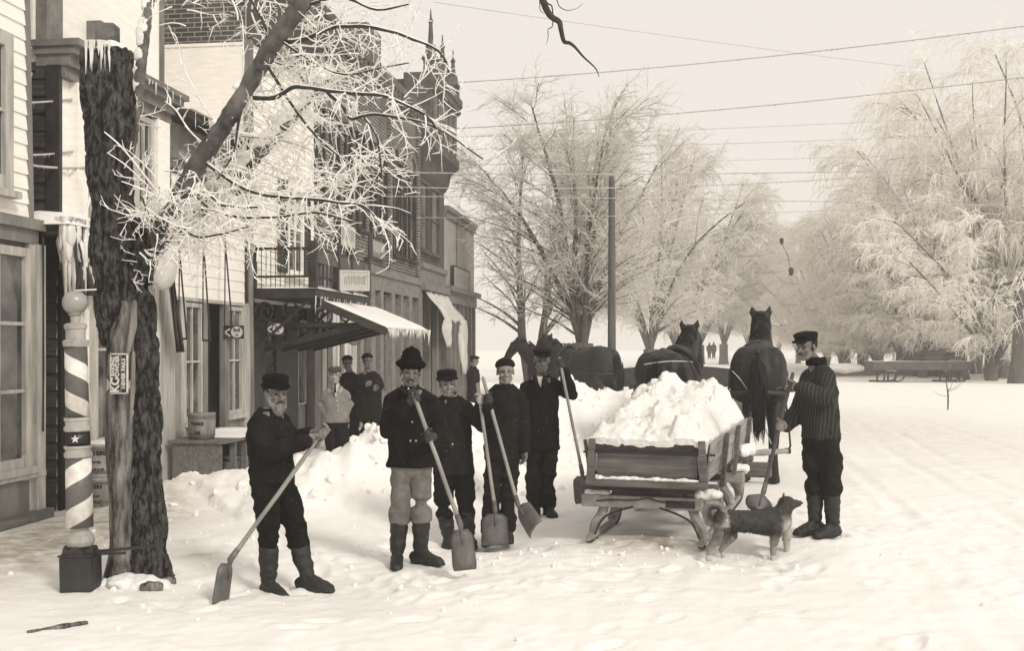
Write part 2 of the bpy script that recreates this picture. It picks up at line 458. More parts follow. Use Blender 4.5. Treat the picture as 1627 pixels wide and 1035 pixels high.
# loose lumps thrown from the shovels
def crumbs():
    r=random.Random(77); mb=MB()
    ico=[Vector(p).normalized() for p in ((1,0,0),(-1,0,0),(0,1,0),(0,-1,0),(0,0,1),(0,0,-1),(1,1,1),(-1,1,1),(1,-1,1),(-1,-1,1))]
    def lump(x,y,s):
        z=ground_z(x,y); q=Quaternion((r.gauss(0,1),r.gauss(0,1),r.gauss(0,1),r.gauss(0,1))).normalized()
        bm=bmesh.new(); bmesh.ops.create_icosphere(bm,subdivisions=1,radius=1)
        sx,sy,sz=s*r.uniform(.7,1.3),s*r.uniform(.7,1.3),s*r.uniform(.5,.9)
        vs=[q@Vector((v.co.x*sx*(1+r.uniform(-.25,.25)),v.co.y*sy*(1+r.uniform(-.25,.25)),v.co.z*sz*(1+r.uniform(-.2,.2))))+Vector((x,y,z+s*.15)) for v in bm.verts]
        fs=[tuple(v.index for v in f.verts) for f in bm.faces]; bm.free(); mb.add(vs,fs)
    for i in range(len(BP)-2):
        x0,y0,h0=BP[i]; x1,y1,h1=BP[i+1]; L=math.hypot(x1-x0,y1-y0)
        for _ in range(int(L*40*(.3+h0))):
            t=r.random(); w=.5+.5*h0; lump(x0+(x1-x0)*t+r.gauss(0,w*.8),y0+(y1-y0)*t+r.gauss(0,w*.8)-.3*w,r.choice((.014,.02,.025,.035,.05,.07)))
    for px,Y,n,sx,sy in ((1040,9.3,70,.8,.3),(740,9.7,60,1.0,.45),(430,8.4,40,.9,.5),(240,8.3,40,.35,.2),(1240,9.4,30,.7,.25),(330,9.8,70,.7,.8),(900,7.4,25,2.4,.6)):
        for _ in range(n): lump((px-CX)/F_PX*Y+r.gauss(0,sx),Y+r.gauss(0,sy),r.choice((.006,.009,.012,.016,.026)))
    o=mb.build('snow_crumbs',snow_mat('crumb_snow',.86,False,.4),None); tag(o,kind='stuff')
crumbs()
# ================================================================== the buildings along the street
white = mat('white_paint', .88, .78, scale=3, stretch=(1,1,6), rough=.7, bump=.25)
white_b = mat('white_board', .88, .76, scale=5, stretch=(.6,.6,9), rough=.75, bump=.3)
greyp = mat('grey_paint', .23, .12, scale=4, stretch=(1,1,.3), rough=.7)
lightp = mat('light_trim', .5, .30, scale=6, stretch=(2,2,.3), rough=.7)
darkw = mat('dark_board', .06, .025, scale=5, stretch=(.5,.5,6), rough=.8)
darkp = mat('dark_paint', .035, .015, scale=6, rough=.6, spec=.4)
midw = mat('weathered_wood', .17, .09, scale=7, stretch=(.5,3,3), rough=.85, bump=.5)
crate_w = mat('crate_wood', .12, .06, scale=7, stretch=(1,1,4), rough=.85, bump=.5)
blackiron = mat('black_iron', .018, .01, scale=12, rough=.5, spec=.5)
brick = brick_mat('brick', .10, .06, .32)
brick_d = brick_mat('brick_dark', .11, .075, .25)
stone = mat('stone_trim', .22, .14, scale=6, rough=.85)
tin = mat('pressed_tin', .10, .055, scale=3, rough=.6)
plaster = mat('grey_plaster', .36, .28, scale=2, rough=.9)
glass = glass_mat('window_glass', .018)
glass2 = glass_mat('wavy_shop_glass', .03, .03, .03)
snow = snow_mat('snow')
ice = mat('ice', .78, .6, scale=9, stretch=(1,1,.2), rough=.25, bump=.3, spec=.5, warm=.6)
cloth_w = mat('canvas_white', .6, .45, scale=5, stretch=(1,1,.4), rough=.9)
cloth_d = mat('canvas_dark', .07, .03, scale=5, stretch=(2,2,.3), rough=.9)
shut = mat('shutter_dark', .06, .04, scale=10, rough=.7)
void = mat('dark_interior', .008, .005, rough=.95, bump=0)  # near-black colour paints in the dark of openings and the alley
signw = mat('sign_white', .55, .4, scale=14, stretch=(4,4,.3), rough=.8)
ink = mat('sign_ink', .02, .012, rough=.8, bump=0)

def froot(name,label,cat,t0=0,group=None):
    o=front_root(name,label,cat,t0,group); FROOT[o.name]=t0; return o

def ib(mb,name,m,root,**k):
    o=fbuild(mb,name,m,root,**k); o['kind']='stuff'; return o
def clap(mb, t0,t1,z0,z1,y=0,pitch=.115,lip=.016,slant=None):
    """overlapping boards; slant(z) moves the right end"""
    n=max(1,int(round((z1-z0)/pitch))); h=(z1-z0)/n
    for i in range(n):
        a=z0+i*h; b=a+h
        e0=t1+(slant(a) if slant else 0); e1=t1+(slant(b) if slant else 0)
        mb.add([(t0,y-lip,a),(e0,y-lip,a),(e1,y-.002,b),(t0,y-.002,b),(t0,y,a),(e0,y,a),(e1,y+.01,b),(t0,y+.01,b)],
               [(0,1,2,3),(0,4,5,1),(1,5,6,2),(3,2,6,7),(0,3,7,4)])
def clap_side(mb, t, y0,y1,z0,z1,pitch=.14,lip=.016):
    n=max(1,int(round((z1-z0)/pitch))); h=(z1-z0)/n
    for i in range(n):
        a=z0+i*h; b=a+h
        mb.add([(t-lip,y0,a),(t-lip,y1,a),(t-.002,y1,b),(t-.002,y0,b),(t,y0,a),(t,y1,a)],[(0,3,2,1),(0,1,5,4)])

def window(root,t0,t1,z0,z1,y=0,nx=1,ny=2,fw=.07,bar=.028,m=None,g=None,name='window',sill=True,proud=.06):
    m=m or lightp; g=g or glass
    mb=MB()
    mb.box((t0,y-proud,z0),(t0+fw,y+.02,z1)); mb.box((t1-fw,y-proud,z0),(t1,y+.02,z1))
    mb.box((t0+fw,y-proud+.003,z1-fw),(t1-fw,y+.02,z1)); mb.box((t0+fw,y-proud+.003,z0),(t1-fw,y+.02,z0+fw))
    for i in range(1,nx):
        x=t0+fw+(t1-t0-2*fw)*i/nx; mb.box((x-bar/2,y-proud+.018,z0+fw),(x+bar/2,y-.001,z1-fw))
    for i in range(1,ny):
        z=z0+fw+(z1-z0-2*fw)*i/ny; mb.box((t0+fw,y-proud+.014,z-bar/2),(t1-fw,y-.001,z+bar/2))
    o=fbuild(mb,name,m,root)
    p=MB(); p.box((t0+fw*.5,y-.012,z0+fw*.5),(t1-fw*.5,y+.015,z1-fw*.5))
    pane=p.build('pane',g,o,off=(FROOT[root.name],0,0))
    if sill:
        s=MB(); s.box((t0-.05,y-proud-.06,z0-.07),(t1+.05,y+.01,z0-.001)); s.build('sill',m,o,off=(FROOT[root.name],0,0))
    return o

def icicles(mb, p, q, n, lmin, lmax, r=.012, rr=rnd):
    p=Vector(p);q=Vector(q)
    for i in range(n):
        c=p.lerp(q,rr.random()); l=lmin+(lmax-lmin)*rr.random()**2; w=r*(.6+.8*rr.random())
        mb.tube([c+Vector((0,0,.02)),c+Vector((0,0,-l*.5)),c+Vector((rr.uniform(-.004,.004),0,-l))],[w,w*.6,w*.08],k=5)

def snowcap(mb, t0,t1,y0,y1,z, h=.06, nt=14, ny=5, slope=0, seed=0, amp=.02):
    """soft slab of lying snow"""
    g=[]
    for j in range(ny+1):
        row=[]
        for i in range(nt+1):
            u=i/nt; v=j/ny
            e=min(u,1-u,1)*nt*.6; e2=min(v,1-v)*ny*.8
            k=min(1,e)**.5*min(1,e2)**.5
            t=t0+(t1-t0)*u; y=y0+(y1-y0)*v
            row.append((t,y,z+slope*v+h*k+amp*k*nz(t*3+seed,y*3,seed)))
        g.append(row)
    mb.sheet(g, thick=0)
    n=len(mb.v)
    # underside
    mb.add([(t0,y0,z),(t1,y0,z),(t1,y1,z+slope),(t0,y1,z+slope)],[(0,3,2,1)])

# ---------------- left shop with clapboards
r1=froot('clapboard_shop','white clapboard shop with a large paned front window, cut by the left edge','shop',-3.2)
c0=F(43,350); zc=FZ(358,11.3)
mb=MB(); mb.box((-3.2,.02,0),(.60,5,zc)); mb.box((-3.2,.02,zc),(.36,5,7.6)); fbuild(mb,'wall',greyp,r1)
mb=MB()
t_up=F(44,350).x
sl=lambda z: -(z-zc)*.032
clap(mb,-3.2,t_up,zc+.05,7.6,0,.15,.02,sl); fbuild(mb,'siding',white_b,r1)
mb=MB(); mb.hexa([(t_up,-.03,zc),(t_up+.07,-.03,zc),(t_up+.07,.3,zc),(t_up,.3,zc),(t_up+sl(7.6),-.03,7.6),(t_up+sl(7.6)+.07,-.03,7.6),(t_up+sl(7.6)+.07,.3,7.6),(t_up+sl(7.6),.3,7.6)]); fbuild(mb,'corner_board',greyp,r1)
mb=MB(); mb.box((-3.2,-.11,zc-.06),(t_up+.16,.02,zc+.05)); mb.box((-3.2,-.06,zc-.2),(t_up+.1,.02,zc-.061)); fbuild(mb,'cornice',greyp,r1)
# storefront posts and window
tw1=F(38,560).x
mb=MB(); mb.box((tw1+.02,-.05,.1),(tw1+.22,.015,zc-.201)); mb.box((.44,-.09,.1),(.6,.014,zc-.202)); fbuild(mb,'post',lightp,r1)
z0=FZ(740,11.2)
window(r1,-1.5,tw1+.02,z0,FZ(396,11.2),-.005,4,3,.09,.035,lightp,glass2)
mb=MB(); mb.box((-3.2,-.10,z0-.12),(tw1+.25,.015,z0-.071)); fbuild(mb,'window_ledge',lightp,r1)
mb=MB(); mb.box((-3.2,-.04,.1),(.44,.013,z0-.121)); fbuild(mb,'bulkhead',greyp,r1)
mb=MB(); mb.box((tw1-.12,-.06,.42),(tw1+.09,-.041,.68)); mb.box((tw1-.09,-.07,.45),(tw1+.06,-.061,.65)); fbuild(mb,'bulkhead_panel',lightp,r1)
mb=MB(); mb.box((-3.2,-.16,0),(.64,.012,.1)); fbuild(mb,'base_board',midw,r1)
window(r1,-.95,F(10,100).x,FZ(308,11),FZ(62,11),-.02,2,2,.14,.03,lightp,glass)
mb=MB(); mb.tube([(.5,-.12,2.9),(.505,-.12,1.55),(.5,-.12,.9)],.012,6); fbuild(mb,'drain_pipe',blackiron,r1)

# ---------------- narrow white building behind the snag
ta,tb=1.02,3.62
r2=froot('white_narrow_building','tall narrow white building with dark board side wall, behind the barber pole','building',ta)
zc=5.0
mb=MB(); mb.box((ta+.01,.03,0),(tb,7,zc)); fbuild(mb,'wall',white,r2)
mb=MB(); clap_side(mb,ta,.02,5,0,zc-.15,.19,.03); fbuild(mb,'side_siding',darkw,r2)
mb=MB(); mb.box((ta-.045,-.02,2.6),(ta+.02,.13,zc-.2)); fbuild(mb,'corner_board',darkp,r2)
mb=MB()
mb.box((ta-.08,-.26,zc),(tb+.12,.3,zc+.07)); mb.box((ta-.05,-.2,zc-.08),(tb+.09,.28,zc-.001)); mb.box((ta-.02,-.12,zc-.2),(tb+.05,.26,zc-.081)); mb.box((ta+.0,-.06,zc-.32),(tb+.02,.2,zc-.201))
fbuild(mb,'cornice',stone,r2)
mb=MB(); mb.box((ta-.38,.3,zc-.35),(ta-.05,5,zc-.25)); e=fbuild(mb,'side_eave',darkw,r2)
mb=MB(); snowcap(mb,ta-.42,ta-.02,.26,3,zc-.25,.14,8,12,seed=3); fbuild(mb,'eave_snow',snow,r2)
mb=MB(); icicles(mb,(ta-.38,.3,zc-.33),(ta-.05,.3,zc-.3),16,.1,.5,.016); icicles(mb,(ta-.06,-.27,zc),(tb+.1,-.27,zc),22,.03,.16,.009); ib(mb,'icicles',ice,r2)
mb=MB(); mb.box((ta+.15,.4,zc+.0),(F(256,80,-.4).x,6.5,9.5)); fbuild(mb,'upper_wall',white,r2)
mb=MB(); mb.box((F(256,80,-.4).x-.06,.36,zc+.07),(F(256,80,-.4).x+.02,.6,9.5)); fbuild(mb,'upper_corner_board',greyp,r2)
for a,b,y in ((70,96,.3),(156,184,.25)):
    mb=MB(); mb.box((F(a,60,-y).x,y-.03,zc+(.07 if a<100 else .3)),(F(b,60,-y).x,y+.28,7.4 if a<100 else F(170,40,-y).z)); fbuild(mb,'chimney',stone,r2)
# pilasters, windows upstairs
for a,b in ((114,131),(243,262)):
    mb=MB(); mb.box((F(a,200).x,-.07,0.02),(F(b,200).x,.029,zc-.321)); fbuild(mb,'pilaster',white,r2)
window(r2,F(132,250).x,F(154,250).x,FZ(355,12.4),FZ(133,12.4),.03,2,2,.07,.03,lightp,glass)
window(r2,F(214,250).x,F(241,250).x,FZ(335,14),FZ(192,14),.03,2,2,.07,.03,lightp,glass)
# shop front below
zb=FZ(400,13)
mb=MB(); mb.box((ta+.1,-.10,zb),(tb+.04,.028,zb+.16)); fbuild(mb,'shop_cornice',lightp,r2)
mb=MB(); mb.box((ta+.3,-.05,.55),(tb-.1,.027,.62)); mb.box((ta+.3,-.03,.05),(tb-.1,.026,.549)); fbuild(mb,'bulkhead',greyp,r2)
window(r2,F(146,600).x,F(178,600).x,.63,zb-.05,.03,1,2,.09,.03,lightp,glass2,'shop_window')
window(r2,F(205,600).x,F(243,600).x,.63,zb-.05,.03,2,2,.09,.03,lightp,glass2,'shop_window')
mb=MB(); mb.box((F(245,600).x,-.09,0),(F(268,600).x,.025,zb-.001)); fbuild(mb,'pilaster',lightp,r2)
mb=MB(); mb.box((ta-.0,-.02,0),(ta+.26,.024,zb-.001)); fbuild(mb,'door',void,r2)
# black sheet between the two, its colour puts in the alley's shade
ra=froot('alley_shade','black sheet standing in for shade in the gap beside the left shop','wall',.62)
mb=MB(); mb.box((.63,.9,0),(1.0,1.0,4.6)); fbuild(mb,'boards',void,ra)  # plain near-black slab, the gap's shade put into its colour
# snow-laden hood with the big frozen drapery of icicles over the gap
rh=froot('snow_laden_hood','small hood over the alley buried in snow with a curtain of thick icicles','canopy',.6)
zt=FZ(352,11.6)
mb=MB(); mb.box((.60,-.30,zt-.16),(1.25,.5,zt-.06)); fbuild(mb,'hood_board',darkw,rh)
mb=MB(); snowcap(mb,.52,1.3,-.40,.45,zt-.06,.16,10,8,seed=9,amp=.05)
fbuild(mb,'snow',snow,rh,smooth=True)
mb=MB()
for i in range(60):
    u=rnd.random(); x=.56+.66*u; y=-.36+.1*rnd.random()
    l=(.45+.5*abs(math.sin(u*9)))*(.5+.6*rnd.random()); w=.035+.02*rnd.random()
    mb.tube([(x,y,zt+.02),(x,y,zt-l*.55),(x+rnd.uniform(-.02,.02),y,zt-l)],[w,w*.85,.004],k=6)
for i in range(26):
    u=rnd.random(); x=.58+.62*u
    mb.ell((x,-.37+.05*rnd.random(),zt-.1-.25*rnd.random()),(.06,.04,.14),k=8,h=6)
ib(mb,'icicles',ice,rh,smooth=True)
mb=MB(); mb.tube(spline([(.98,-.30,zt+.06),(1.1,-.31,zt+.3),(1.12,-.31,zt+.55),(1.05,-.3,zt+.75)],5),.014,6); fbuild(mb,'bent_rod',ice,rh)
# rolled canvas awnings hanging slack by the snag
rc=froot('slack_awning','slack dark awning cloth hanging in folds at the narrow white building','awning',1.2)
def drape(name,pxs,py0,py1,m,out,root):
    g=[]
    for i in range(9):
        py=py0+(py1-py0)*i/8; row=[]
        for j in range(7):
            px=pxs[0](i/8)+(pxs[1](i/8)-pxs[0](i/8))*j/6
            p=F(px,py,out+.05*math.sin(j*2.2+i*.5)); row.append(p)
        g.append(row)
    mb=MB(); mb.sheet(g,thick=.012); return fbuild(mb,name,m,root,smooth=True)
drape('cloth',(lambda v:118+4*v,lambda v:128+24*v),362,470,cloth_d,.35,rc)
rc2=froot('striped_awning_cloth','dark cloth hanging limp beside the round white sack','awning',3.4)
drape('cloth',(lambda v:262+18*v,lambda v:272+20*v),400,560,cloth_d,.3,rc2)
# white bundle
rb=froot('white_sack_bundle','fat white bundle hanging at the right side of the split trunk','bundle',3.4)
mb=MB(); c=F(259,428,.45); mb.ell(c,(.19,.16,.27),Matrix.Rotation(.35,3,'Y'),k=16,h=12); mb.tube([c+Vector((.03,0,.24)),c+Vector((.08,0,.36))],[.05,.02],k=8)
b=mb.remesh('sack',cloth_w,rb,off=(3.4,0,0),voxel=.025,smooth=3,disp=lambda p,n:.012*fbm(p[0]*9,p[1]*9,p[2]*4))
mb=MB(); mb.tube([c+Vector((.06,0,.34)),c+Vector((.05,.45,.5))],.012,6); fbuild(mb,'hook',blackiron,rb)

# ---------------- low oyster shop
ta,tb=3.66,6.46
r3=froot('low_white_shop','low shop with white false front, snowy roof and two narrow windows','shop',ta)
ze=4.88; zp1=FZ(478,15.6); zp0=FZ(352,15.5)
mb=MB(); mb.box((ta,.6,0),(tb,6,ze-.1)); mb.box((ta,.03,zp1),(tb,.599,ze-.1)); fbuild(mb,'wall',greyp,r3)
mb=MB(); mb.hexa([(ta-.04,-.3,ze-.1),(tb,-.3,ze-.1),(tb,6,ze+.05),(ta-.04,6,ze+.05),(ta-.04,-.3,ze),(tb,-.3,ze),(tb,6,ze+.15),(ta-.04,6,ze+.15)]); fbuild(mb,'roof',darkw,r3)
mb=MB(); snowcap(mb,ta-.05,tb,-.36,6,ze+.003,.16,16,12,slope=.16,seed=5,amp=.04); fbuild(mb,'roof_snow',snow,r3,smooth=True)
mb=MB(); icicles(mb,(ta,-.33,ze-.02),(tb,-.33,ze-.02),60,.05,.32,.013); icicles(mb,(ta+.7,-.33,ze-.02),(ta+1.3,-.33,ze-.02),30,.1,.5,.02); ib(mb,'icicles',ice,r3)
mb=MB(); mb.box((ta-.02,-.16,FZ(255,14.6)),(tb,.03,FZ(242,14.6))); mb.box((ta-.01,-.08,FZ(268,14.6)),(tb,.031,FZ(255,14.6)-.001)); fbuild(mb,'cornice',stone,r3)
mb=MB(); clap(mb,ta+.12,tb-.1,zp1+.02,FZ(275,14.6),0.01,.16,.012); fbuild(mb,'signboard',white_b,r3)
mb=MB(); mb.box((ta+.1,-.05,zp1-.03),(tb-.05,.028,zp1+.018)); fbuild(mb,'signboard_moulding',lightp,r3)
def post(px0,px1,m,root,z0=0,z1=None,y0=-.06,y1=.03):
    mb=MB(); mb.box((F(px0,600).x,y0,z0),(F(px1,600).x,y1,z1 if z1 else zp1-.031)); return fbuild(mb,'post',m,root)
post(281,289,lightp,r3); post(383,392,lightp,r3); post(318,324,greyp,r3); post(352,358,greyp,r3)
window(r3,F(289,600).x,F(318,600).x,.75,zp1-.05,.02,2,2,.06,.03,lightp,glass2,'shop_window')
window(r3,F(358,600).x,F(383,600).x,.75,zp1-.05,.02,2,2,.06,.03,lightp,glass2,'shop_window')
for a_,b_ in ((289,318),(358,383)):
    mb=MB(); mb.box((F(a_,600).x,-.03,0),(F(b_,600).x,.025,.679)); fbuild(mb,'bulkhead',greyp,r3)
# door leaf standing half open
a=F(324,600); b=F(352,600)
mb=MB(); mb.box((a.x,.30,.03),(a.x+(b.x-a.x)*.62,.34,zp1-.1)); d=fbuild(mb,'door',greyp,r3)
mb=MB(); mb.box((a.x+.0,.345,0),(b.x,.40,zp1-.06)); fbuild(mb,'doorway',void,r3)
mb=MB(); mb.ell((a.x+(b.x-a.x)*.62-.07,.27,1.0),(.03,.03,.03),k=8,h=6); mb.build('handle',blackiron,d,off=(ta,0,0))

# awning frames folded up against the front
for i,(x0,x1,yt,yb) in enumerate(((283,297,374,538),(321,334,352,541),(356,369,361,520))):
    rr=froot('awning_frame',['bare awning frame of thin rods at the left shop window','bare awning frame of thin rods in front of the shop door','bare awning frame of thin rods that carries the bell sign'][i],'awning frame',F(x0,yt,.1).x,'bare awning frames on the low shop')
    mb=MB(); p0=F(x0,yt,.1); p1=F(x0+1,yb,.16); p2=F(x1,yb+1,.38)
    mb.tube([p0,p2],.012,6); mb.tube([p0+Vector((0,-.02,0)),p1],.010,6); mb.tube([p1,p2],.012,6)
    fbuild(mb,'rod',blackiron,rr)

# ---------------- white hotel front with balcony
ta,tb=6.5,9.86
r4=froot('balcony_hotel','white clapboard house with dark shutters and a railed balcony above its porch','building',ta)
zf=FZ(455,17.6)
mb=MB(); mb.box((ta+.02,.03,zf-.25),(tb,8,8.9)); mb.box((ta+.02,1.2,0),(tb,8,zf-.251)); fbuild(mb,'wall',white,r4)
zw=FZ(65,17.2)
mb=MB(); mb.box((ta-.0,.06,zw),(ta+.019,8,9.6)); mb.box((ta,.05,8.9),(tb,.3,9.6)); fbuild(mb,'brick_side',brick,r4)
mb=MB(); mb.box((ta-.012,.055,3.0),(ta+.019,8,zw-.002)); mb.box((ta-.03,.05,zw-.05),(ta-.013,8,zw-.002)); fbuild(mb,'white_side_wall',white,r4)
mb=MB(); mb.box((ta-.05,-.0,3.0),(ta-.001,.05,6.6)); fbuild(mb,'side_post',stone,r4)
mb=MB(); clap(mb,ta+.1,tb,zf+.05,6.6,0.02,.115,.018); fbuild(mb,'siding',white_b,r4)
mb=MB(); mb.box((ta-.02,-.05,0),(ta+.1,.05,6.6)); fbuild(mb,'corner_post',greyp,r4)
# heavy coved cornice
mb=MB()
prof=[(0,6.6),(-.06,6.62),(-.12,6.85),(-.28,7.1),(-.5,7.25),(-.56,7.3),(-.56,7.55),(-.62,7.6),(-.62,7.75),(0,7.75)]
n=len(prof); vs=[(ta-.05,y,z) for y,z in prof]+[(tb,y,z) for y,z in prof]
mb.add(vs,[(i,i+n,i+n+1,i+1) for i in range(n-1)]+[tuple(range(n)),tuple(reversed(range(n,2*n)))]); fbuild(mb,'cornice',tin,r4)
mb=MB(); mb.box((ta,.0,7.76),(tb,.05,9.4)); fbuild(mb,'parapet',brick,r4)
# shuttered windows
for a,b in ((443,455),(461,476)):
    pass
wz0,wz1=FZ(432,18.6),FZ(283,18.6)
for w0,w1 in ((F(441,350).x+.02,F(489,350).x),):
    wa=w0+.38; wb=w1-.38
    o=window(r4,wa,wb,wz0,wz1,.0,2,2,.07,.03,white,glass)
    mb=MB(); mb.tube([(wa+(wb-wa)*(.5-.5*math.cos(k*PI/8)),-.03,wz1+.02+.16*math.sin(k*PI/8)) for k in range(9)],.05,6); fbuild(mb,'window_hood',white,r4)
    for s0,s1 in ((w0-.03,wa-.02),(wb+.02,w1+.03)):
        mb=MB(); mb.box((s0,-.05,wz0),(s0+.05,-.01,wz1)); mb.box((s1-.05,-.05,wz0),(s1,-.01,wz1))
        for z in (wz0,(wz0+wz1)/2-.03,wz1-.06): mb.box((s0+.05,-.048,z),(s1-.05,-.01,z+.06))
        k=26
        for i in range(k):
            z=wz0+.06+(wz1-wz0-.12)*i/k
            mb.add([(s0+.05,-.045,z),(s1-.05,-.045,z),(s1-.05,-.015,z+.05),(s0+.05,-.015,z+.05)],[(0,1,2,3)])
        fbuild(mb,'shutter',shut,r4)
# balcony
bo=1.05; t0,t1=6.62,9.95
mb=MB(); mb.box((t0,-bo,zf-.2),(t1,.02,zf-.05)); fbuild(mb,'balcony_floor',darkp,r4)
mb=MB(); snowcap(mb,t0-.02,t1,-bo-.03,-.02,zf-.05,.09,18,6,seed=2,amp=.04); fbuild(mb,'balcony_snow',snow,r4,smooth=True)
mb=MB()
for (p,q) in (((t0+.05,0),(t0+.05,-bo+.04)),((t0+.05,-bo+.04),(t1-.05,-bo+.04)),((t1-.05,-bo+.04),(t1-.05,0))):
    for z,w in ((zf+.58,.045),(zf+.14,.035)): mb.beam((p[0],p[1],z),(q[0],q[1],z),w,w)
    L=(Vector(q)-Vector(p)).length; n=int(L/.075)
    for i in range(1,n):
        c=Vector(p).lerp(Vector(q),i/n); mb.tube([(c.x,c.y,zf-.04),(c.x,c.y,zf+.57)],.007,4,cap=False)
for x,y in ((t0+.05,-bo+.04),(t0+1.3,-bo+.04),(t0+2.1,-bo+.04),(t1-.05,-bo+.04)): mb.box((x-.055,y-.055,zf-.05),(x+.055,y+.055,zf+.70))
for y in (.0,): mb.box((t0+.02,-.06,zf-.05),(t0+.08,.0,zf+.65))
fbuild(mb,'balcony_railing',darkp,r4)
mb=MB(); mb.box((t0+.12,-bo+.0,zf+.36),(t1-.12,-bo+.03,zf+.56)); fbuild(mb,'railing_board',tin,r4)
mb=MB(); icicles(mb,(t0,-bo,zf-.19),(t1,-bo,zf-.19),20,.05,.3,.012); ib(mb,'icicles',ice,r4)
# scroll brackets
def scroll(c,r,turns,ph,sgn,y):
    out=[]
    n=int(26*turns)
    for i in range(n+1):
        a=ph+sgn*2*PI*turns*i/n; q=r*(1-.8*i/n); out.append((c[0]+0,y+q*math.cos(a),c[1]+q*math.sin(a)))
    return out
for tt in (t0+.05,t0+1.6,t1-.1):
    mb=MB()
    mb.tube(scroll((tt,zf-.42),.17,1.6,0,1,-.22),.016,5); mb.tube(scroll((tt,zf-.40),.15,1.6,PI,-1,-.62),.016,5); mb.tube(scroll((tt,zf-.62),.12,1.4,0,1,-.18),.014,5)
    mb.tube([(tt,-.02,zf-1.0),(tt,-.35,zf-.75),(tt,-.95,zf-.22)],.022,5); mb.tube([(tt,-.02,zf-.22),(tt,-.02,zf-1.05)],.022,5)
    fbuild(mb,'scroll_bracket',blackiron,r4)
# porch posts and ground floor front, recessed glazing
mb=MB(); mb.box((ta+.1,-.95,0),(ta+.2,-.85,zf-.201)); fbuild(mb,'porch_post',darkp,r4) if False else None
for px in (397,):
    mb=MB(); mb.tube([F(px,380,.06),F(px+1,470,.06),F(px+4,720,.06)],.045,8); fbuild(mb,'drain_pipe',greyp,r4)
for a,b in ((400,421),(440,474),(487,499)):
    mb=MB(); mb.box((F(a,600,-.1).x,.1,0),(F(b,600,-.1).x,.24,zf-.252)); fbuild(mb,'porch_pier',darkp,r4)
window(r4,F(421,600,-.1).x,F(440,600,-.1).x,.7,2.25,.16,1,1,.03,.02,darkp,glass2,'shop_window',False)
window(r4,F(474,600,-.1).x,F(487,600,-.1).x,.7,2.25,.16,1,1,.03,.02,lightp,glass2,'shop_window',False)
for a_,b_ in ((421,440),(474,487)):
    mb=MB(); mb.box((F(a_,600,-.1).x,.12,0),(F(b_,600,-.1).x,.2,.69)); fbuild(mb,'bulkhead',greyp,r4)
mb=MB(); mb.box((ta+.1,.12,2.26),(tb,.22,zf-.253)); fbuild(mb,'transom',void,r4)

# sloping awning, boarded and snowed under
rw=froot('snowy_awning','sloping awning under snow with icicles along its front edge, below the balcony','awning',7.0)
T0,T1=7.0,10.3; zA,zB=2.52,2.06; yA,yB=-1.0,-2.08
mb=MB(); mb.hexa([(T0,yB,zB-.03),(T1,yB,zB-.03),(T1,yA,zA-.03),(T0,yA,zA-.03),(T0,yB,zB),(T1,yB,zB),(T1,yA,zA),(T0,yA,zA)]); fbuild(mb,'deck',darkw,rw)
mb=MB(); mb.hexa([(T0-.03,yB-.02,zB-.12),(T0-.001,yB-.02,zB-.12),(T0-.001,yA,zA-.12),(T0-.03,yA,zA-.12),(T0-.03,yB-.02,zB+.02),(T0-.001,yB-.02,zB+.02),(T0-.001,yA,zA+.02),(T0-.03,yA,zA+.02)]); fbuild(mb,'end_board',darkw,rw)
mb=MB(); snowcap(mb,T0,T1,yB-.04,yA,zB+.003,.05,20,8,slope=zA-zB,seed=4,amp=.02); fbuild(mb,'snow',snow,rw,smooth=True)
mb=MB(); icicles(mb,(T0,yB-.03,zB+.0),(T1,yB-.03,zB+.0),110,.04,.17,.016); icicles(mb,(T1-.1,yB-.03,zB),(T1,yB-.03,zB),10,.1,.36,.02); ib(mb,'icicles',ice,rw)
for tt in (7.15,8.0,8.85,9.7):
    mb=MB(); mb.beam((tt,-.03,1.72),(tt,-1.75,2.14),.06,.09); mb.beam((tt,-.03,2.12),(tt,-1.9,2.12),.05,.07); fbuild(mb,'strut',darkp,rw)

# the painted sign hanging at the balcony corner
def smudged(root,parent,M,w,h,n,m,seed):
    """worn lettering that can no longer be read: upright strokes and a few curls"""
    r=random.Random(seed); mb=MB()
    for i in range(n):
        x=-w/2+w*(i+.5)/n; hh=h*(.55+.3*r.random()); ww=w/n*(.28+.25*r.random()); z=r.uniform(-.06,.06)*h
        mb.box((x-ww/2,-.002,z-hh/2),(x+ww/2,0,z+hh/2),M)
        if r.random()<.5: mb.box((x-ww,-.002,z+hh/2-.01*r.random()-.012),(x+ww,-.0005,z+hh/2),M)
    return mb.build('worn_lettering',m,parent)
inkf=mat('faded_ink', .26, .2, rough=.9, bump=0)
def board_sign(name,label,world,rz,w,h,d,frame_m,face_m,ink_m,n,seed,group=None,smudge=True):
    o=empty(name,world,rz,label,'sign',group)
    mb=MB(); f=min(.035,h*.12)
    mb.box((-w/2,-d/2,-h/2),(w/2,d/2,-h/2+f)); mb.box((-w/2,-d/2,h/2-f),(w/2,d/2,h/2)); mb.box((-w/2,-d/2,-h/2+f),(-w/2+f,d/2,h/2-f)); mb.box((w/2-f,-d/2,-h/2+f),(w/2,d/2,h/2-f))
    mb.build('frame',frame_m,o)
    mb=MB(); mb.box((-w/2+f,-d/2+.012,-h/2+f),(w/2-f,d/2-.012,h/2-f)); mb.build('face',face_m,o)
    if smudge: smudged(o,o,Matrix.Translation((0,-d/2+.0115,0)),(w-2*f)*.86,(h-2*f)*.7,n,ink_m,seed)
    return o
c=P(563,446,18.2)
s=board_sign('hanging_sign','framed white sign with worn lettering hung from the balcony corner',c,R(22),.50,.34,.10,signw,signw,inkf,13,3)
mb=MB(); mb.box((-.25,.052,-.17),(-.19,.12,.17)); mb.build('side_cheek',darkp,s)
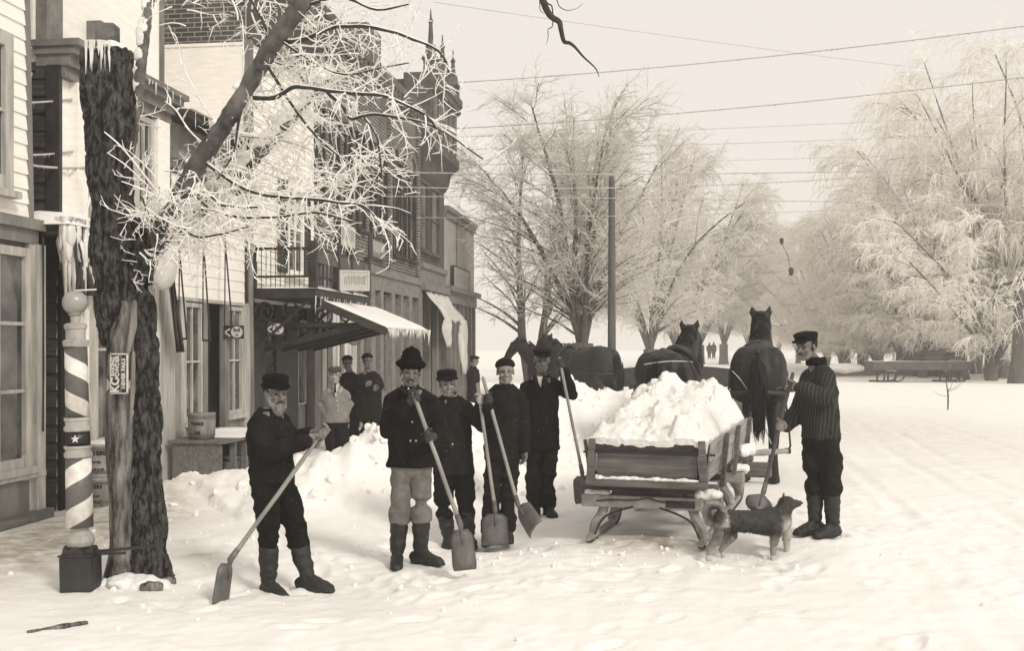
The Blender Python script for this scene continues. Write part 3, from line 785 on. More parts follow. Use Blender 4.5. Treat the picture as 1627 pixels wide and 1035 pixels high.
mb=MB(); mb.tube([(-.2,.1,.17),(-.2,.15,.26)],.01,5); mb.tube([(.2,.1,.17),(.2,.2,.26)],.01,5); mb.build('hanger',blackiron,s)

# ---------------- brick block
ta,tb=9.9,18.9
r5=froot('brick_block','long brick block with rows of tall narrow windows and shop fronts','building',ta)
zt=8.15
mb=MB(); mb.box((ta,.0,3.55),(tb,9,zt)); mb.box((ta+.01,1.0,0),(tb-.01,9,3.55)); fbuild(mb,'wall',brick,r5)
mb=MB(); mb.box((ta,-.12,zt-.12),(tb,.5,zt+.08)); mb.box((ta,-.06,zt-.4),(tb,.1,zt-.121))
n=26
for i in range(n): x=ta+.1+(tb-ta-.2)*i/(n-1); mb.box((x-.06,-.11,zt-.34),(x+.06,-.061,zt-.122))
fbuild(mb,'cornice',brick_d,r5)
mb=MB(); mb.box((F(600,110).x-.5,.1,zt+.08),(F(612,110).x,.7,zt+.95)); fbuild(mb,'chimney',brick_d,r5)
mb=MB(); snowcap(mb,ta,tb,-.1,.5,zt+.081,.07,30,4,seed=8); fbuild(mb,'parapet_snow',snow,r5)
wins=[(501,512,4.34),(524,536,4.32),(547,556,4.3),(566,577,4.28),(588,597,4.26),(603,612,4.24)]
for a,b,z in wins:
    x0,x1=F(a,330).x,F(b,330).x
    window(r5,x0-.04,x1+.04,z,6.35,-.0,1,2,.06,.03,darkp,glass)
    mb=MB(); mb.box((x0-.1,-.09,6.36),(x1+.1,.01,6.55)); fbuild(mb,'window_head',stone,r5)
for a,b in ((622,631),(634,643),(648,658)):
    x0,x1=F(a,330).x,F(b,330).x
    o=window(r5,x0,x1,4.0,6.3,.0,1,2,.06,.03,darkp,glass)
    mb=MB(); xm=(x0+x1)/2; rr_=(x1-x0)/2
    mb.add([(x0,-.03,6.3),(x1,-.03,6.3)]+[(xm+rr_*math.cos(PI*k/8),-.03,6.3+rr_*math.sin(PI*k/8)) for k in range(1,8)]+[(x0,.01,6.3),(x1,.01,6.3)]+[(xm+rr_*math.cos(PI*k/8),.01,6.3+rr_*math.sin(PI*k/8)) for k in range(1,8)],[(0,1,2,3,4,5,6,7,8)]); mb.build('arched_light',glass,o,off=(ta,0,0))
    mb=MB(); mb.tube([(xm+(rr_+.05)*math.cos(PI*k/10),-.03,6.3+(rr_+.05)*math.sin(PI*k/10)) for k in range(11)],.06,5); mb.build('arch',stone,o,off=(ta,0,0))
for px in (617,662):
    mb=MB(); x=F(px,300).x; mb.box((x-.12,-.08,3.56),(x+.12,.01,zt-.401)); fbuild(mb,'brick_pier',brick,r5)
mb=MB(); mb.box((ta,-.10,3.4),(tb,.02,3.56)); mb.box((ta+.02,-.05,3.05),(tb-.02,.02,3.399)); fbuild(mb,'shop_fascia',stone,r5)
# shop fronts: piers and glass bays
edges=[ta+.02]+[F(p,560).x for p in (512,521,541,560,572,590,604,622,636,650)]+[tb-.02]
for i,e in enumerate(edges):
    w=.13 if i%2 else .17
    mb=MB(); mb.box((e-w,-.05,0),(e+w,.10,3.049)); fbuild(mb,'pier',[greyp,lightp,stone][i%3] if e<13.5 else stone,r5)
for i in range(len(edges)-1):
    a,b=edges[i]+.17,edges[i+1]-.17
    if b-a<.12: continue
    if i in (1,2,3):
        mb=MB(); nb_=max(2,int((edges[i+1]-edges[i])/.16)); 
        for q in range(nb_):
            x=edges[i]+(edges[i+1]-edges[i])*q/nb_; mb.box((x+.008,-.02-.012*(q%2),0),(x+(edges[i+1]-edges[i])/nb_-.008,.12,3.03))
        fbuild(mb,'board_wall',mat('pale_vertical_board',.62,.40,scale=5,stretch=(3,3,.25),rough=.8),r5); continue
    window(r5,a,b,.65,3.0,.12,2 if b-a>.7 else 1,2,.05,.03,greyp,glass2,'shop_window',False)
    mb=MB(); mb.box((a,.06,0),(b,.14,.649)); fbuild(mb,'bulkhead',greyp,r5)
# wall signs
tx=F(596,392).x
board_sign('wall_sign','grey framed sign board with worn letters on the brick wall',FW(tx,.06,F(596,393).z),FRZ,1.25,.55,.08,tin,stone,signw,9,5)
tx=F(545,374).x
board_sign('wall_sign','pale weathered sign board on the brick wall above the balcony end',FW(tx,.07,F(545,374).z),FRZ,1.15,.55,.1,tin,signw,inkf,10,6)
# round sign + picture frame in porch
c=FW(10.6,.55,FZ(538,21)); o=empty('oval_hanging_sign',c,R(20),'round white hanging sign with faded script beside the shop door','sign')
mb=MB(); mb.lathe([(0.001,-.02),(.115,-.02),(.115,.02),(.001,.02)],24); me=mb.mesh('face'); me.transform(Matrix.Rotation(PI/2,4,'X')); link_mesh('face',me,signw,o)
mb=MB(); mb.tube([(.12*math.cos(2*PI*k/24),-.0,.12*math.sin(2*PI*k/24)) for k in range(25)],.012,6); mb.build('rim',darkp,o)
mb=MB()
for z in (.05,.0,-.05): mb.tube([(x*.008-.08,-.023,z+.012*math.sin(x*1.3+z*40)) for x in range(21)],.004,4)
mb.build('script',ink,o)
mb=MB(); mb.tube([(0,0,.12),(0,.02,.26),(0,.5,.27)],.01,5); mb.build('bracket',blackiron,o)
c=FW(9.0,.45,FZ(530,19.5)); o=empty('framed_board',c,R(18),'dark framed picture board hung under the awning struts','sign')
o.location=c; o.rotation_euler=(0,0,R(18))
mb=MB(); mb.box((-.15,-.02,-.20),(.15,.02,-.13)); mb.box((-.15,-.02,.13),(.15,.02,.20)); mb.box((-.15,-.02,-.129),(-.09,.02,.129)); mb.box((.09,-.02,-.129),(.15,.02,.129)); mb.build('frame',darkp,o)
mb=MB(); mb.box((-.089,-.008,-.128),(.089,.01,.128)); mb.build('picture',plaster,o)
mb=MB(); mb.ell((.0,-.01,.03),(.05,.004,.07),k=10,h=6); mb.build('painted_mark',ink,o)
mb=MB(); mb.tube([(-.1,0,.2),(-.1,0,.42)],.006,4); mb.tube([(.1,0,.2),(.1,0,.42)],.006,4); mb.build('hanger',blackiron,o)

# bell-company style signs on brackets: dark plate with pale bell disc
def bell_sign(c,rz,label,w=.27,h=.2):
    o=empty('hanging_sign',c,rz,label,'sign','telephone signs under the balcony')
    mb=MB(); mb.box((-w/2,-.012,-h/2),(w/2,.012,h/2)); mb.build('plate',darkp,o,bevel=.004)
    mb=MB(); mb.lathe([(.001,-.004),(h*.42,-.004),(h*.42,.004),(.001,.004)],20); me=mb.mesh('disc'); me.transform(Matrix.Translation((w*.14,-.016,0))@Matrix.Rotation(PI/2,4,'X')); link_mesh('disc',me,signw,o)
    for tx,z,sz in (('Bell',.03,.075),('A',-.045,.06)):
        letters(tx,sz,Matrix.Translation((w*.14,-.0215,z))@Matrix.Rotation(PI/2,4,'X'),ink,o,.002,.9)
    mb=MB(); mb.beam((-w*.45,-.014,.0),(-w*.2,-.014,.05),.02,.004,Vector((0,1,0))); mb.beam((-w*.45,-.014,-.01),(-w*.2,-.014,-.06),.02,.004,Vector((0,1,0))); mb.build('painted_hand',signw,o)
    mb=MB(); mb.tube([(0,0,h/2),(0,0,h/2+.16)],.008,5); mb.build('hanger',blackiron,o)
    return o
bell_sign(P(372,528,16.2),R(10),'dark square sign with pale round bell disc on the awning rod',.285,.2)
bell_sign(P(438,523,17.4),R(14),'dark sign with pale disc half hidden under the balcony scrollwork',.27,.2)

# ---------------- tower front
ta,tb=18.95,22.45
r6=froot('tower_front','dark tin-fronted building with pointed parapet finials and overhanging bay','building',ta)
mb=MB(); mb.box((ta,.0,3.3),(tb,9,9.0)); mb.box((ta+.01,.8,0),(tb-.01,9,3.299)); fbuild(mb,'wall',tin,r6)
zA=7.15; zB=9.15; ov=.55
def ring(o,z): return [(ta-.1,-o,z),(tb+.1,-o,z),(tb+.1,.4,z),(ta-.1,.4,z)]
mb=MB()
lv=[(.02,6.4),(.12,6.55),(.2,6.9),(ov-.1,zA-.05),(ov-.1,zA+.2),(ov-.2,zA+.25),(ov-.2,zB-.5),(ov-.05,zB-.4),(ov-.05,zB-.25),(ov,zB-.2),(ov,zB)]
vs=[];fs=[]
for o_,z in lv: vs+=ring(o_,z)
for i in range(len(lv)-1):
    for j in range(4): fs.append((i*4+j,i*4+(j+1)%4,(i+1)*4+(j+1)%4,(i+1)*4+j))
fs.append((3,2,1,0)); k=(len(lv)-1)*4; fs.append((k,k+1,k+2,k+3)); mb.add(vs,fs); fbuild(mb,'bay',tin,r6)
for i in range(5):
    mb=MB(); x=ta+.25+(tb-ta-.5)*i/4; mb.box((x-.06,-ov+.12,zA+.3),(x+.06,-ov+.195,zB-.55)); fbuild(mb,'bay_pilaster',stone,r6)
for (x,h) in ((ta+.12,1.75),((ta+tb)/2,1.5),(tb-.12,1.5)):
    mb=MB(); y=-ov+.25
    mb.box((x-.17,y-.17,zB),(x+.17,y+.17,zB+.35)); mb.box((x-.21,y-.21,zB+.35),(x+.21,y+.21,zB+.42))
    mb.lathe([(.17,zB+.42),(.13,zB+.7),(.15,zB+.74),(.08,zB+.78),(.05,zB+h-.4),(.08,zB+h-.33),(.03,zB+h-.25),(.012,zB+h)],8,(x,y,0)); fbuild(mb,'finial',tin,r6)
for (a,b) in ((ta+.3,(ta+tb)/2-.2),((ta+tb)/2+.2,tb-.3)):
    mb=MB(); mb.add([(a,-ov+.15,zB),(b,-ov+.15,zB),((a+b)/2,-ov+.15,zB+.6),(a,-ov+.3,zB),(b,-ov+.3,zB),((a+b)/2,-ov+.3,zB+.6)],[(0,1,2),(5,4,3),(0,2,5,3),(1,4,5,2)]); fbuild(mb,'parapet_gable',tin,r6)
for a,b in ((666,679),(683,696)):
    x0,x1=F(a,370).x,F(b,370).x
    window(r6,x0,x1,F(680,402).z,6.3,.0,1,2,.07,.04,tin,glass)
mb=MB(); mb.box((ta,-.12,3.9),(tb,.01,4.05)); mb.box((ta,-.2,3.3),(tb,.01,3.5)); mb.box((ta,-.06,3.501),(tb,.01,3.899)); fbuild(mb,'cornice',stone,r6)
for e in (ta+.1,ta+1.2,tb-1.2,tb-.1):
    mb=MB(); mb.box((e-.1,-.06,0),(e+.1,.1,3.299)); fbuild(mb,'pier',greyp,r6)
window(r6,ta+.2,ta+1.1,.6,3.2,.12,1,2,.06,.03,greyp,glass2,'shop_window',False)
window(r6,tb-1.1,tb-.2,.6,3.2,.12,1,2,.06,.03,greyp,glass2,'shop_window',False)
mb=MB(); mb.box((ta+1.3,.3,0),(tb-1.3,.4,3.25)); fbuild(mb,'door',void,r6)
for a_,b_ in ((ta+.2,ta+1.1),(tb-1.1,tb-.2)):
    mb=MB(); mb.box((a_,.08,0),(b_,.16,.59)); fbuild(mb,'bulkhead',greyp,r6)
# torn canvas awning
rt=froot('torn_awning','ragged pale canvas awning hanging in strips before the tower shop','awning',19.2)
g=[]
x0,x1=19.2,22.2
for i in range(8):
    v=i/7; row=[]
    for j in range(15):
        u=j/14; row.append((x0+(x1-x0)*u, -.12-.55*v+.03*math.sin(j*1.7+i), 3.28-.75*v-.12*v*abs(math.sin(u*PI*3))))
    g.append(row)
mb=MB(); mb.sheet(g,thick=.015); fbuild(mb,'canvas',cloth_w,rt,smooth=True)
for (xa,xb,zz) in ((19.2,19.75,1.75),(21.65,22.3,.95)):
    g=[]
    for i in range(8):
        v=i/7; row=[]
        for j in range(6):
            u=j/5; row.append((xa+(xb-xa)*u+.25*v*(u-.2), -.66+.08*math.sin(j*2+i*.6), 2.55-(2.55-zz)*v))
        g.append(row)
    mb=MB(); mb.sheet(g,thick=.015); fbuild(mb,'hanging_strip',cloth_w,rt,smooth=True)

# ---------------- last low false front
ta,tb=22.5,27.9
r7=froot('grey_false_front','plain grey false-front shop, farthest of the row','shop',ta)
mb=MB(); mb.box((ta,.0,3.6),(tb,.2,5.88)); mb.box((ta+.01,.5,0),(tb-.01,8,4.6)); fbuild(mb,'wall',plaster,r7)
mb=MB(); mb.box((ta,-.14,5.88),(tb+.1,.25,6.02)); mb.box((ta,-.07,5.7),(tb+.05,-.001,5.879)); fbuild(mb,'cornice',stone,r7)
mb=MB(); mb.box((ta+1.95,-.025,3.75),(ta+2.05,-.001,5.69)); fbuild(mb,'batten',stone,r7)
mb=MB(); mb.box((ta,-.25,3.45),(tb+.05,.1,3.599)); mb.box((ta,-.1,3.1),(tb,.1,3.449)); fbuild(mb,'shop_cornice',stone,r7)
for i in range(8):
    x=ta+.1+(tb-ta-.2)*i/7; mb=MB(); mb.box((x-.08,-.06,0),(x+.08,.12,3.099)); fbuild(mb,'pier',greyp,r7)
    if i<7: window(r7,x+.08,x+(tb-ta-.2)/7-.08,.5 if i!=3 else .05,3.05,.13,1,2,.05,.03,greyp,glass2,'shop_window',False)
mb=MB(); mb.box((ta+.1,.1,0),(tb-.1,.18,.49)); fbuild(mb,'bulkhead',greyp,r7)
x0,x1=F(715,445).x,F(740,445).x
board_sign('wall_sign','small framed sign with faded letters on the grey false front',FW((x0+x1)/2,.08,F(727,444).z),FRZ,x1-x0,.72,.1,darkp,plaster,inkf,8,9)
# ================================================================== street-side things
bark = mat('dark_bark', .12, .008, scale=9, stretch=(3,3,1.0), rough=.95, bump=1.0, bscale=16, disp_dist=.05, lo=.42, hi=.68)
barewood = mat('bare_wood', .27, .02, scale=5, stretch=(3,3,.6), rough=.95, bump=1.0, bscale=14, disp_dist=.03, lo=.38, hi=.66)
limbm = mat('limb_bark', .17, .035, scale=5, stretch=(1,1,1), rough=.9, bump=.7, disp_dist=.02)
frost = mat('frost', .93, .80, scale=30, rough=.6, bump=.5, spec=.4, warm=.6)

class Lines:
    """many thin tapering stems in one mesh"""
    def __init__(s): s.v=[]; s.f=[]
    def add(s, pts, rs, k=4):
        n=len(pts); base=len(s.v); 
        for i in range(n):
            p=pts[i]; t=(pts[min(i+1,n-1)]-pts[max(i-1,0)])
            if t.length<1e-9: t=Vector((0,0,1))
            t.normalize()
            a=t.cross(Vector((.31,.17,.93)))
            if a.length<1e-3: a=t.orthogonal()
            a.normalize(); b=t.cross(a); r=rs[i]
            for j in range(k):
                an=2*PI*j/k; q=p+a*(r*math.cos(an))+b*(r*math.sin(an)); s.v.append((q.x,q.y,q.z))
        for i in range(n-1):
            for j in range(k):
                j2=(j+1)%k; s.f.append((base+i*k+j,base+i*k+j2,base+(i+1)*k+j2,base+(i+1)*k+j))
        s.f.append(tuple(base+(n-1)*k+j for j in range(k)))
    def mesh(s,name,off=(0,0,0)):
        me=bpy.data.meshes.new(name); me.from_pydata([(x-off[0],y-off[1],z-off[2]) for x,y,z in s.v],[],s.f); me.update()
        me.polygons.foreach_set('use_smooth',[True]*len(me.polygons)); return me

def pxr(px,Y): return px/F_PX*Y
def path(pts,Y): return [P(a,b,Y if len(c)==0 else c[0]) for a,b,*c in pts]

def speckle(m):
    nt=m.node_tree; N=nt.nodes; L=nt.links; b=N['Principled BSDF']; old=b.inputs['Base Color'].links[0].from_socket
    tc=N.new('ShaderNodeTexCoord'); n=N.new('ShaderNodeTexNoise'); n.inputs['Scale'].default_value=60; n.inputs['Detail'].default_value=5; L.new(tc.outputs['Object'],n.inputs[0])
    n2=N.new('ShaderNodeTexNoise'); n2.inputs['Scale'].default_value=2.2; n2.inputs['Detail'].default_value=3; L.new(tc.outputs['Object'],n2.inputs[0])
    sx=N.new('ShaderNodeSeparateXYZ'); L.new(tc.outputs['Object'],sx.inputs[0])
    mr=N.new('ShaderNodeMapRange'); mr.inputs[1].default_value=0; mr.inputs[2].default_value=1.3; mr.inputs[3].default_value=.16; mr.inputs[4].default_value=0; L.new(sx.outputs[2],mr.inputs[0])
    a=N.new('ShaderNodeMath'); a.operation='MULTIPLY_ADD'; a.inputs[1].default_value=.5; L.new(n2.outputs['Fac'],a.inputs[0]); L.new(n.outputs['Fac'],a.inputs[2])
    a2=N.new('ShaderNodeMath'); L.new(a.outputs[0],a2.inputs[0]); L.new(mr.outputs[0],a2.inputs[1])
    cr=N.new('ShaderNodeValToRGB'); cr.color_ramp.elements[0].position=1.0; cr.color_ramp.elements[1].position=1.10; L.new(a2.outputs[0],cr.inputs[0])
    mx=N.new('ShaderNodeMix'); mx.data_type='RGBA'; mx.inputs[7].default_value=G(.7); L.new(cr.outputs[0],mx.inputs[0]); L.new(old,mx.inputs[6]); L.new(mx.outputs[2],b.inputs['Base Color'])
TB=P(222,918,8.4); TB.z=-.05
snag=empty('snag_tree',TB,0,'old split dark tree trunk broken off at the top, its one limb thick with ice','tree')
def plates(p,a):
    # furrowed bark: long irregular plates between cracks
    q=(p[0]*17+1.2*nz(p[2]*4,p[0]*6,1),p[1]*17+1.2*nz(p[2]*4,p[1]*6,7),p[2]*4.6)
    d=noise.voronoi(q,distance_metric='DISTANCE')[0]; e=d[1]-d[0]
    return .020*min(1,e*3.2)-.012
def barkd(p,n):
    a=math.atan2(n[1],n[0])
    return plates(p,a)+.008*fbm(p[0]*16,p[1]*16,p[2]*7,4)+.035*nz(p[0]*4,p[1]*4,p[2]*3)+(.05*max(0,.22-p[2])/.22)
Yt=8.45
mb=MB()
mb.tube(spline(path([(188,545),(184,480),(180,400),(178,320),(174,230),(172,150),(171,84)],Yt),4),lerp_list([pxr(v,Yt) for v in (20,31,35,34,38,40,38)],25),k=16,rnd_cap=False)
mb.tube(spline(path([(240,930),(236,800),(233,680),(229,560),(224,470),(226,400),(226,345)],Yt+.02),4),lerp_list([pxr(v,Yt) for v in (29,24,22,22,22,17,11)],25),k=14)
mb.tube(spline(path([(190,500),(205,470),(222,450)],Yt),4),[pxr(24,Yt)]*9,k=12)
mb.remesh('trunk',bark,snag,off=TB,voxel=.011,smooth=1,disp=barkd)
speckle(bark)
mb=MB()
mb.tube(spline(path([(195,932),(192,820),(190,700),(189,600),(192,530),(200,478)],Yt-.05),4),lerp_list([pxr(v,Yt) for v in (21,19,19.5,21,20,10)],21),k=14)
mb.remesh('bare_stem',barewood,snag,off=TB,voxel=.012,smooth=2,disp=lambda p,n:.012*fbm(p[0]*14,p[1]*14,p[2]*2,3)+.007*(1-3*abs(nz(p[0]*18,p[1]*18,p[2]*1.6)))+.022*nz(p[0]*5,p[1]*5,p[2]*2.2)+(.03*max(0,.2-p[2])/.2))
mb=MB(); mb.tube(path([(203,560),(212,520),(214,480)],Yt-.2),[.02,.03,.02],k=8,rnd_cap=True); mb.tube(path([(206,690),(211,620),(212,560)],Yt-.16),[.01,.022,.015],k=8,rnd_cap=True)
mb.remesh('scar_wood',mat('scar_wood',.26,.12,scale=6,stretch=(3,3,.4)),snag,off=TB,voxel=.012,smooth=2)
# snow and icicles on the broken top
mb=MB(); tp=P(172,84,Yt); mb.ell(tp+Vector((.03,-.03,.015)),(.13,.14,.04)); mb.ell(tp+Vector((.05,-.09,.03)),(.07,.07,.045))
mb.box((tp.x-.02,tp.y-.1,tp.z),(tp.x+.12,tp.y+.05,tp.z+.02))
for v in ((192,905,.12),(230,905,.1),(248,912,.12),(214,915,.12)):
    c=P(v[0],v[1]+14,8.2); c.z-=.03; mb.ell(c,(v[2],.12,.05))
_o=mb.remesh('snow_cap',snow,snag,off=TB,voxel=.02,smooth=2,disp=lambda p,n:.02*fbm(p[0]*9,p[1]*9,p[2]*9,3)); _o['kind']='stuff'
mb=MB(); icicles(mb,tp+Vector((-.1,-.19,.03)),tp+Vector((.16,-.17,.03)),14,.06,.26,.011); o=mb.build('icicles',ice,snag,off=TB); o['kind']='stuff'
mb=MB(); mb.box(tuple(P(155,70,Yt)+Vector((-.0,-.05,-.05))),tuple(P(184,38,Yt)+Vector((0,.1,0)))); mb.build('broken_stub',limbm,snag,off=TB,bevel=.01)

# the leaning limb and its iced boughs: traced courses, each with its own depth
core=Lines(); fro=Lines()
rr=random.Random(11)
def course(pts,r0,r1,k=7,snowy=True,n=5,dark=True):
    ps=spline([P(a,b,Y) for a,b,Y in pts],n); m=len(ps)
    ps=[p+Vector((nz(p.x*6,p.y*6,p.z*6+3),nz(p.x*6+9,p.y*6,p.z*6),nz(p.x*6,p.y*6+5,p.z*6)))*min(.02,r0*.5) for p in ps]
    rs=[(r0+(r1-r0)*i/(m-1))*(1+.25*nz(i*.7,r0*100,1)) for i in range(m)]
    if dark: core.add(ps,rs,k)
    if snowy: fro.add([p+Vector((0,0,r*(.55 if dark else 0))) for p,r in zip(ps,rs)],[r*(.75 if dark else 1)*(1+.3*nz(i*1.3,r*70,5)) for i,r in enumerate(rs)],5)
    return ps,rs
def twig(p,d,L,r,lev):
    n=max(3,int(L/.05)); n=min(n,9); pts=[p]; q=p.copy(); dd=d.normalized()
    for i in range(n):
        dd=(dd+Vector((rr.gauss(0,.16),rr.gauss(0,.16),rr.gauss(-.03,.14)))).normalized()
        q=q+dd*(L/n); pts.append(q.copy())
    rs=[max(.0022,r*(1.15-.85*i/n)*(1+.35*rr.uniform(-1,1))) for i in range(n+1)]
    fro.add(pts,rs,4)
    if r>.007 and rr.random()<.6: core.add([x-Vector((0,0,r*.8)) for x in pts],[q_*.6 for q_ in rs],3)
    if lev>0:
        for i in range(1,n+1):
            for _ in range(1 if lev==1 else rr.choice((1,1,2))):
                if rr.random()<.72:
                    t=(pts[i]-pts[i-1]).normalized(); ax=Vector((rr.gauss(0,1),rr.gauss(0,1),rr.gauss(0,1))).cross(t)
                    if ax.length<.01: continue
                    nd=(t*rr.uniform(.3,.9)+ax.normalized()*.9)
                    twig(pts[i],nd,L*rr.uniform(.28,.55)*(1-.3*i/n),r*.72,lev-1)
    else:
        # rime spurs
        for i in range(1,n):
            if rr.random()<.5:
                a=Vector((rr.gauss(0,1),rr.gauss(0,1),rr.gauss(-.8,.8))).normalized(); fro.add([pts[i],pts[i]+a*rr.uniform(.012,.035)],[.0035,.0012],3)
def clothe(ps,rs,dens,Lr,lev,bias=Vector((.3,0,-.15)),r=.0075,start=.1):
    m=len(ps); L=sum((ps[i+1]-ps[i]).length for i in range(m-1)); cnt=int(L*dens)
    for _ in range(cnt):
        u=start+(1-start)*rr.random(); i=min(int(u*(m-1)),m-2); p=ps[i].lerp(ps[i+1],u*(m-1)-i)
        t=(ps[i+1]-ps[i]).normalized()
        a=Vector((rr.gauss(0,1),rr.gauss(0,.8),rr.gauss(0,1)))
        d=(t*.5+a.normalized()*.8+bias)
        twig(p,d,rr.uniform(*Lr),r*rr.uniform(.8,1.2),lev)
big=[(226,420,8.68),(250,372,8.5),(280,322,8.33),(305,275,8.25),(345,215,8.15),(395,135,8.05),(440,60,7.95),(490,-10,7.85),(530,-80,7.75)]
mbL=MB(); ps=spline([P(*a) for a in big],6); m=len(ps)
mbL.tube(ps,lerp_list([.09,.075,.066,.072,.068,.062,.066,.066,.06],m),k=12,rnd_cap=True)
# crook behind, heavy with snow
ps2=spline([P(*a) for a in ((232,405,8.5),(270,375,8.6),(330,320,8.7),(380,275,8.8),(430,225,8.9),(470,180,9.0),(520,120,9.2))],6)
mbL.tube(ps2,lerp_list([.07,.075,.07,.06,.055,.05,.03],len(ps2)),k=10,rnd_cap=True)
ps3=spline([P(*a) for a in ((205,250,8.75),(214,180,8.8),(224,110,8.85),(232,40,8.9),(240,-40,8.95))],12)
mbL.tube(ps3,lerp_list([.045,.05,.045,.045,.045],len(ps3)),k=10)
mbL.remesh('limb',limbm,snag,off=TB,voxel=.016,smooth=2,disp=lambda p,n:.012*fbm(p[0]*8,p[1]*8,p[2]*8,3))
mb=MB()
def ridge(mb,ps,r,up=.05,seed=0):
    for i,p in enumerate(ps):
        if nz(i*.45,seed,2)>-.12: mb.ell(p+Vector((-.02,-.02,up)),(r*1.5,r*.9,r*(.8+.5*nz(i*.8,seed,4))),k=8,h=6)
ridge(mb,ps2,.055,.045,1); ridge(mb,ps3,.034,.0,4)
for i in range(0,len(ps)-14):
    if nz(i*.5,7,2)>.15: mb.ell(ps[i]+Vector((-.035,-.02,.045)),(.05,.03,.03),k=8,h=6)
_o=mb.remesh('limb_snow',snow,snag,off=TB,voxel=.018,smooth=2,disp=lambda p,n:.016*fbm(p[0]*10,p[1]*10,p[2]*10,3)); _o['kind']='stuff'
C=[]
C.append(course([(447,66,8.0),(478,64,7.9),(521,46,7.75),(560,41,7.6),(610,46,7.5),(656,62,7.4),(698,80,7.3),(716,118,7.3)],.018,.007))
C.append(course([(404,154,8.05),(436,154,7.9),(469,138,7.8),(492,140,7.7),(577,149,7.5),(616,154,7.4),(675,182,7.3),(700,215,7.3)],.020,.007))
C.append(course([(520,145,7.7),(541,164,7.65),(557,187,7.6),(577,184,7.5),(597,182,7.5),(643,187,7.4),(695,204,7.3),(767,253,7.2)],.015,.006))
C.append(course([(577,184,7.5),(597,213,7.45),(603,243,7.4),(606,275,7.4)],.010,.005))
C.append(course([(330,260,8.2),(370,290,8.0),(416,309,7.9),(478,315,7.7),(528,320,7.6),(577,328,7.5),(607,358,7.5)],.015,.007))
C.append(course([(300,300,8.2),(350,340,8.0),(430,345,7.8),(500,338,7.7),(560,352,7.6)],.012,.007))
C.append(course([(300,310,8.2),(335,312,8.0),(352,325,7.9),(390,330,7.85),(415,328,7.8)],.014,.008))
C.append(course([(395,140,8.1),(380,190,8.1),(372,240,8.05),(345,285,8.0)],.012,.006))
C.append(course([(430,85,8.0),(420,40,7.9),(400,0,7.85),(385,-30,7.8)],.012,.006))
C.append(course([(385,165,8.1),(386,130,8.05),(387,90,8.0),(386,40,8.0)],.011,.005,dark=False))
C.append(course([(440,60,7.95),(500,100,7.9),(545,118,7.8),(600,108,7.7),(650,100,7.6)],.010,.005))
C.append(course([(420,95,8.0),(480,190,8.0),(530,240,7.9),(570,270,7.8)],.012,.006))
C.append(course([(250,372,8.35),(235,340,8.2),(225,310,8.1)],.014,.006))
C.append(course([(230,400,8.3),(245,410,8.1),(262,385,8.0),(300,360,8.0)],.014,.006))
C.append(course([(270,345,8.2),(310,375,8.0),(350,372,7.9),(395,360,7.8)],.011,.006))
C.append(course([(480,10,7.9),(540,-5,7.7),(600,15,7.5),(650,5,7.4)],.012,.006))
C.append(course([(250,305,8.2),(215,260,8.0),(190,230,7.9),(166,209,7.9)],.009,.005,dark=False))
C.append(course([(240,300,8.2),(200,262,8.05),(170,242,8.0)],.006,.004,dark=False))
C.append(course([(262,318,8.2),(225,300,8.05),(193,288,8.0)],.008,.004,dark=False))
C.append(course([(350,200,8.15),(325,170,8.1),(300,125,8.0),(285,95,8.0)],.008,.004,dark=False))
C.append(course([(330,235,8.2),(300,205,8.1),(280,175,8.1),(262,160,8.1)],.008,.004,dark=False))
for i,(a,b) in enumerate(C):
    if i in (16,17,18): clothe(a,b,3,(.06,.12),0,r=.004); continue
    if i in (9,19,20): clothe(a,b,12,(.06,.2),0,Vector((0,0,.4)),.006); continue
    clothe(a,b,9 if i in (0,1,2,3,10,11,15) else 16,(.14,.42),1,r=.0056)
clothe(ps[8:40],None,15,(.3,.7),2,Vector((.4,.7,-.3)),.0072,0)
clothe(ps[40:],None,8,(.2,.55),1,Vector((.6,.6,.0)),.007,0)
clothe(ps[2:16],None,22,(.15,.5),1,Vector((.2,-.3,-.2)),.0068,0)
clothe(ps2,None,14,(.22,.6),2,Vector((.2,.1,-.1)),.0068,.1)
clothe(ps3,None,5,(.1,.3),1,Vector((.2,0,.1)),.006,.1)
# loose sprays between the boughs
for (px,py,Y,n,L) in ((560,100,7.7,16,.5),(520,70,7.7,14,.5),(600,150,7.6,14,.45),(480,110,7.8,16,.5),(560,230,7.7,12,.5),(480,240,7.9,16,.5),(430,200,8,16,.5),(400,300,8,14,.5),(300,340,8.1,16,.4),(260,345,8.1,14,.35),(620,190,7.5,10,.45),(520,180,7.7,14,.45),(420,10,7.9,12,.5),(330,15,8.0,9,.4),(300,0,8.1,7,.4),(560,0,7.7,10,.4),(640,60,7.5,7,.4),(255,335,7.75,14,.34),(300,300,7.7,14,.36),(330,335,7.65,16,.36),(385,330,7.6,16,.4),(435,320,7.6,14,.4),(470,290,7.6,12,.4),(290,375,7.7,12,.3),(360,370,7.6,10,.35),(520,290,7.5,8,.4)):
    for _ in range(int(n*(.42 if px>=470 and py<260 else .8))):
        p=P(px+rr.gauss(0,34),py+rr.gauss(0,28),Y+.45+rr.gauss(0,.22)); d=Vector((rr.gauss(.35,.8),rr.gauss(0,.6),rr.gauss(-.1,.7)))
        twig(p,d,L*rr.uniform(.6,1.1)  ,.0057,1 if rr.random()<.8 else 2)
link_mesh('boughs',core.mesh('boughs',TB),mat('bough_bark',.06,.025,scale=20,rough=.9,bump=.4),snag)
o=link_mesh('frosted_twigs',fro.mesh('frosted_twigs',TB),frost,snag); o['kind']='stuff'

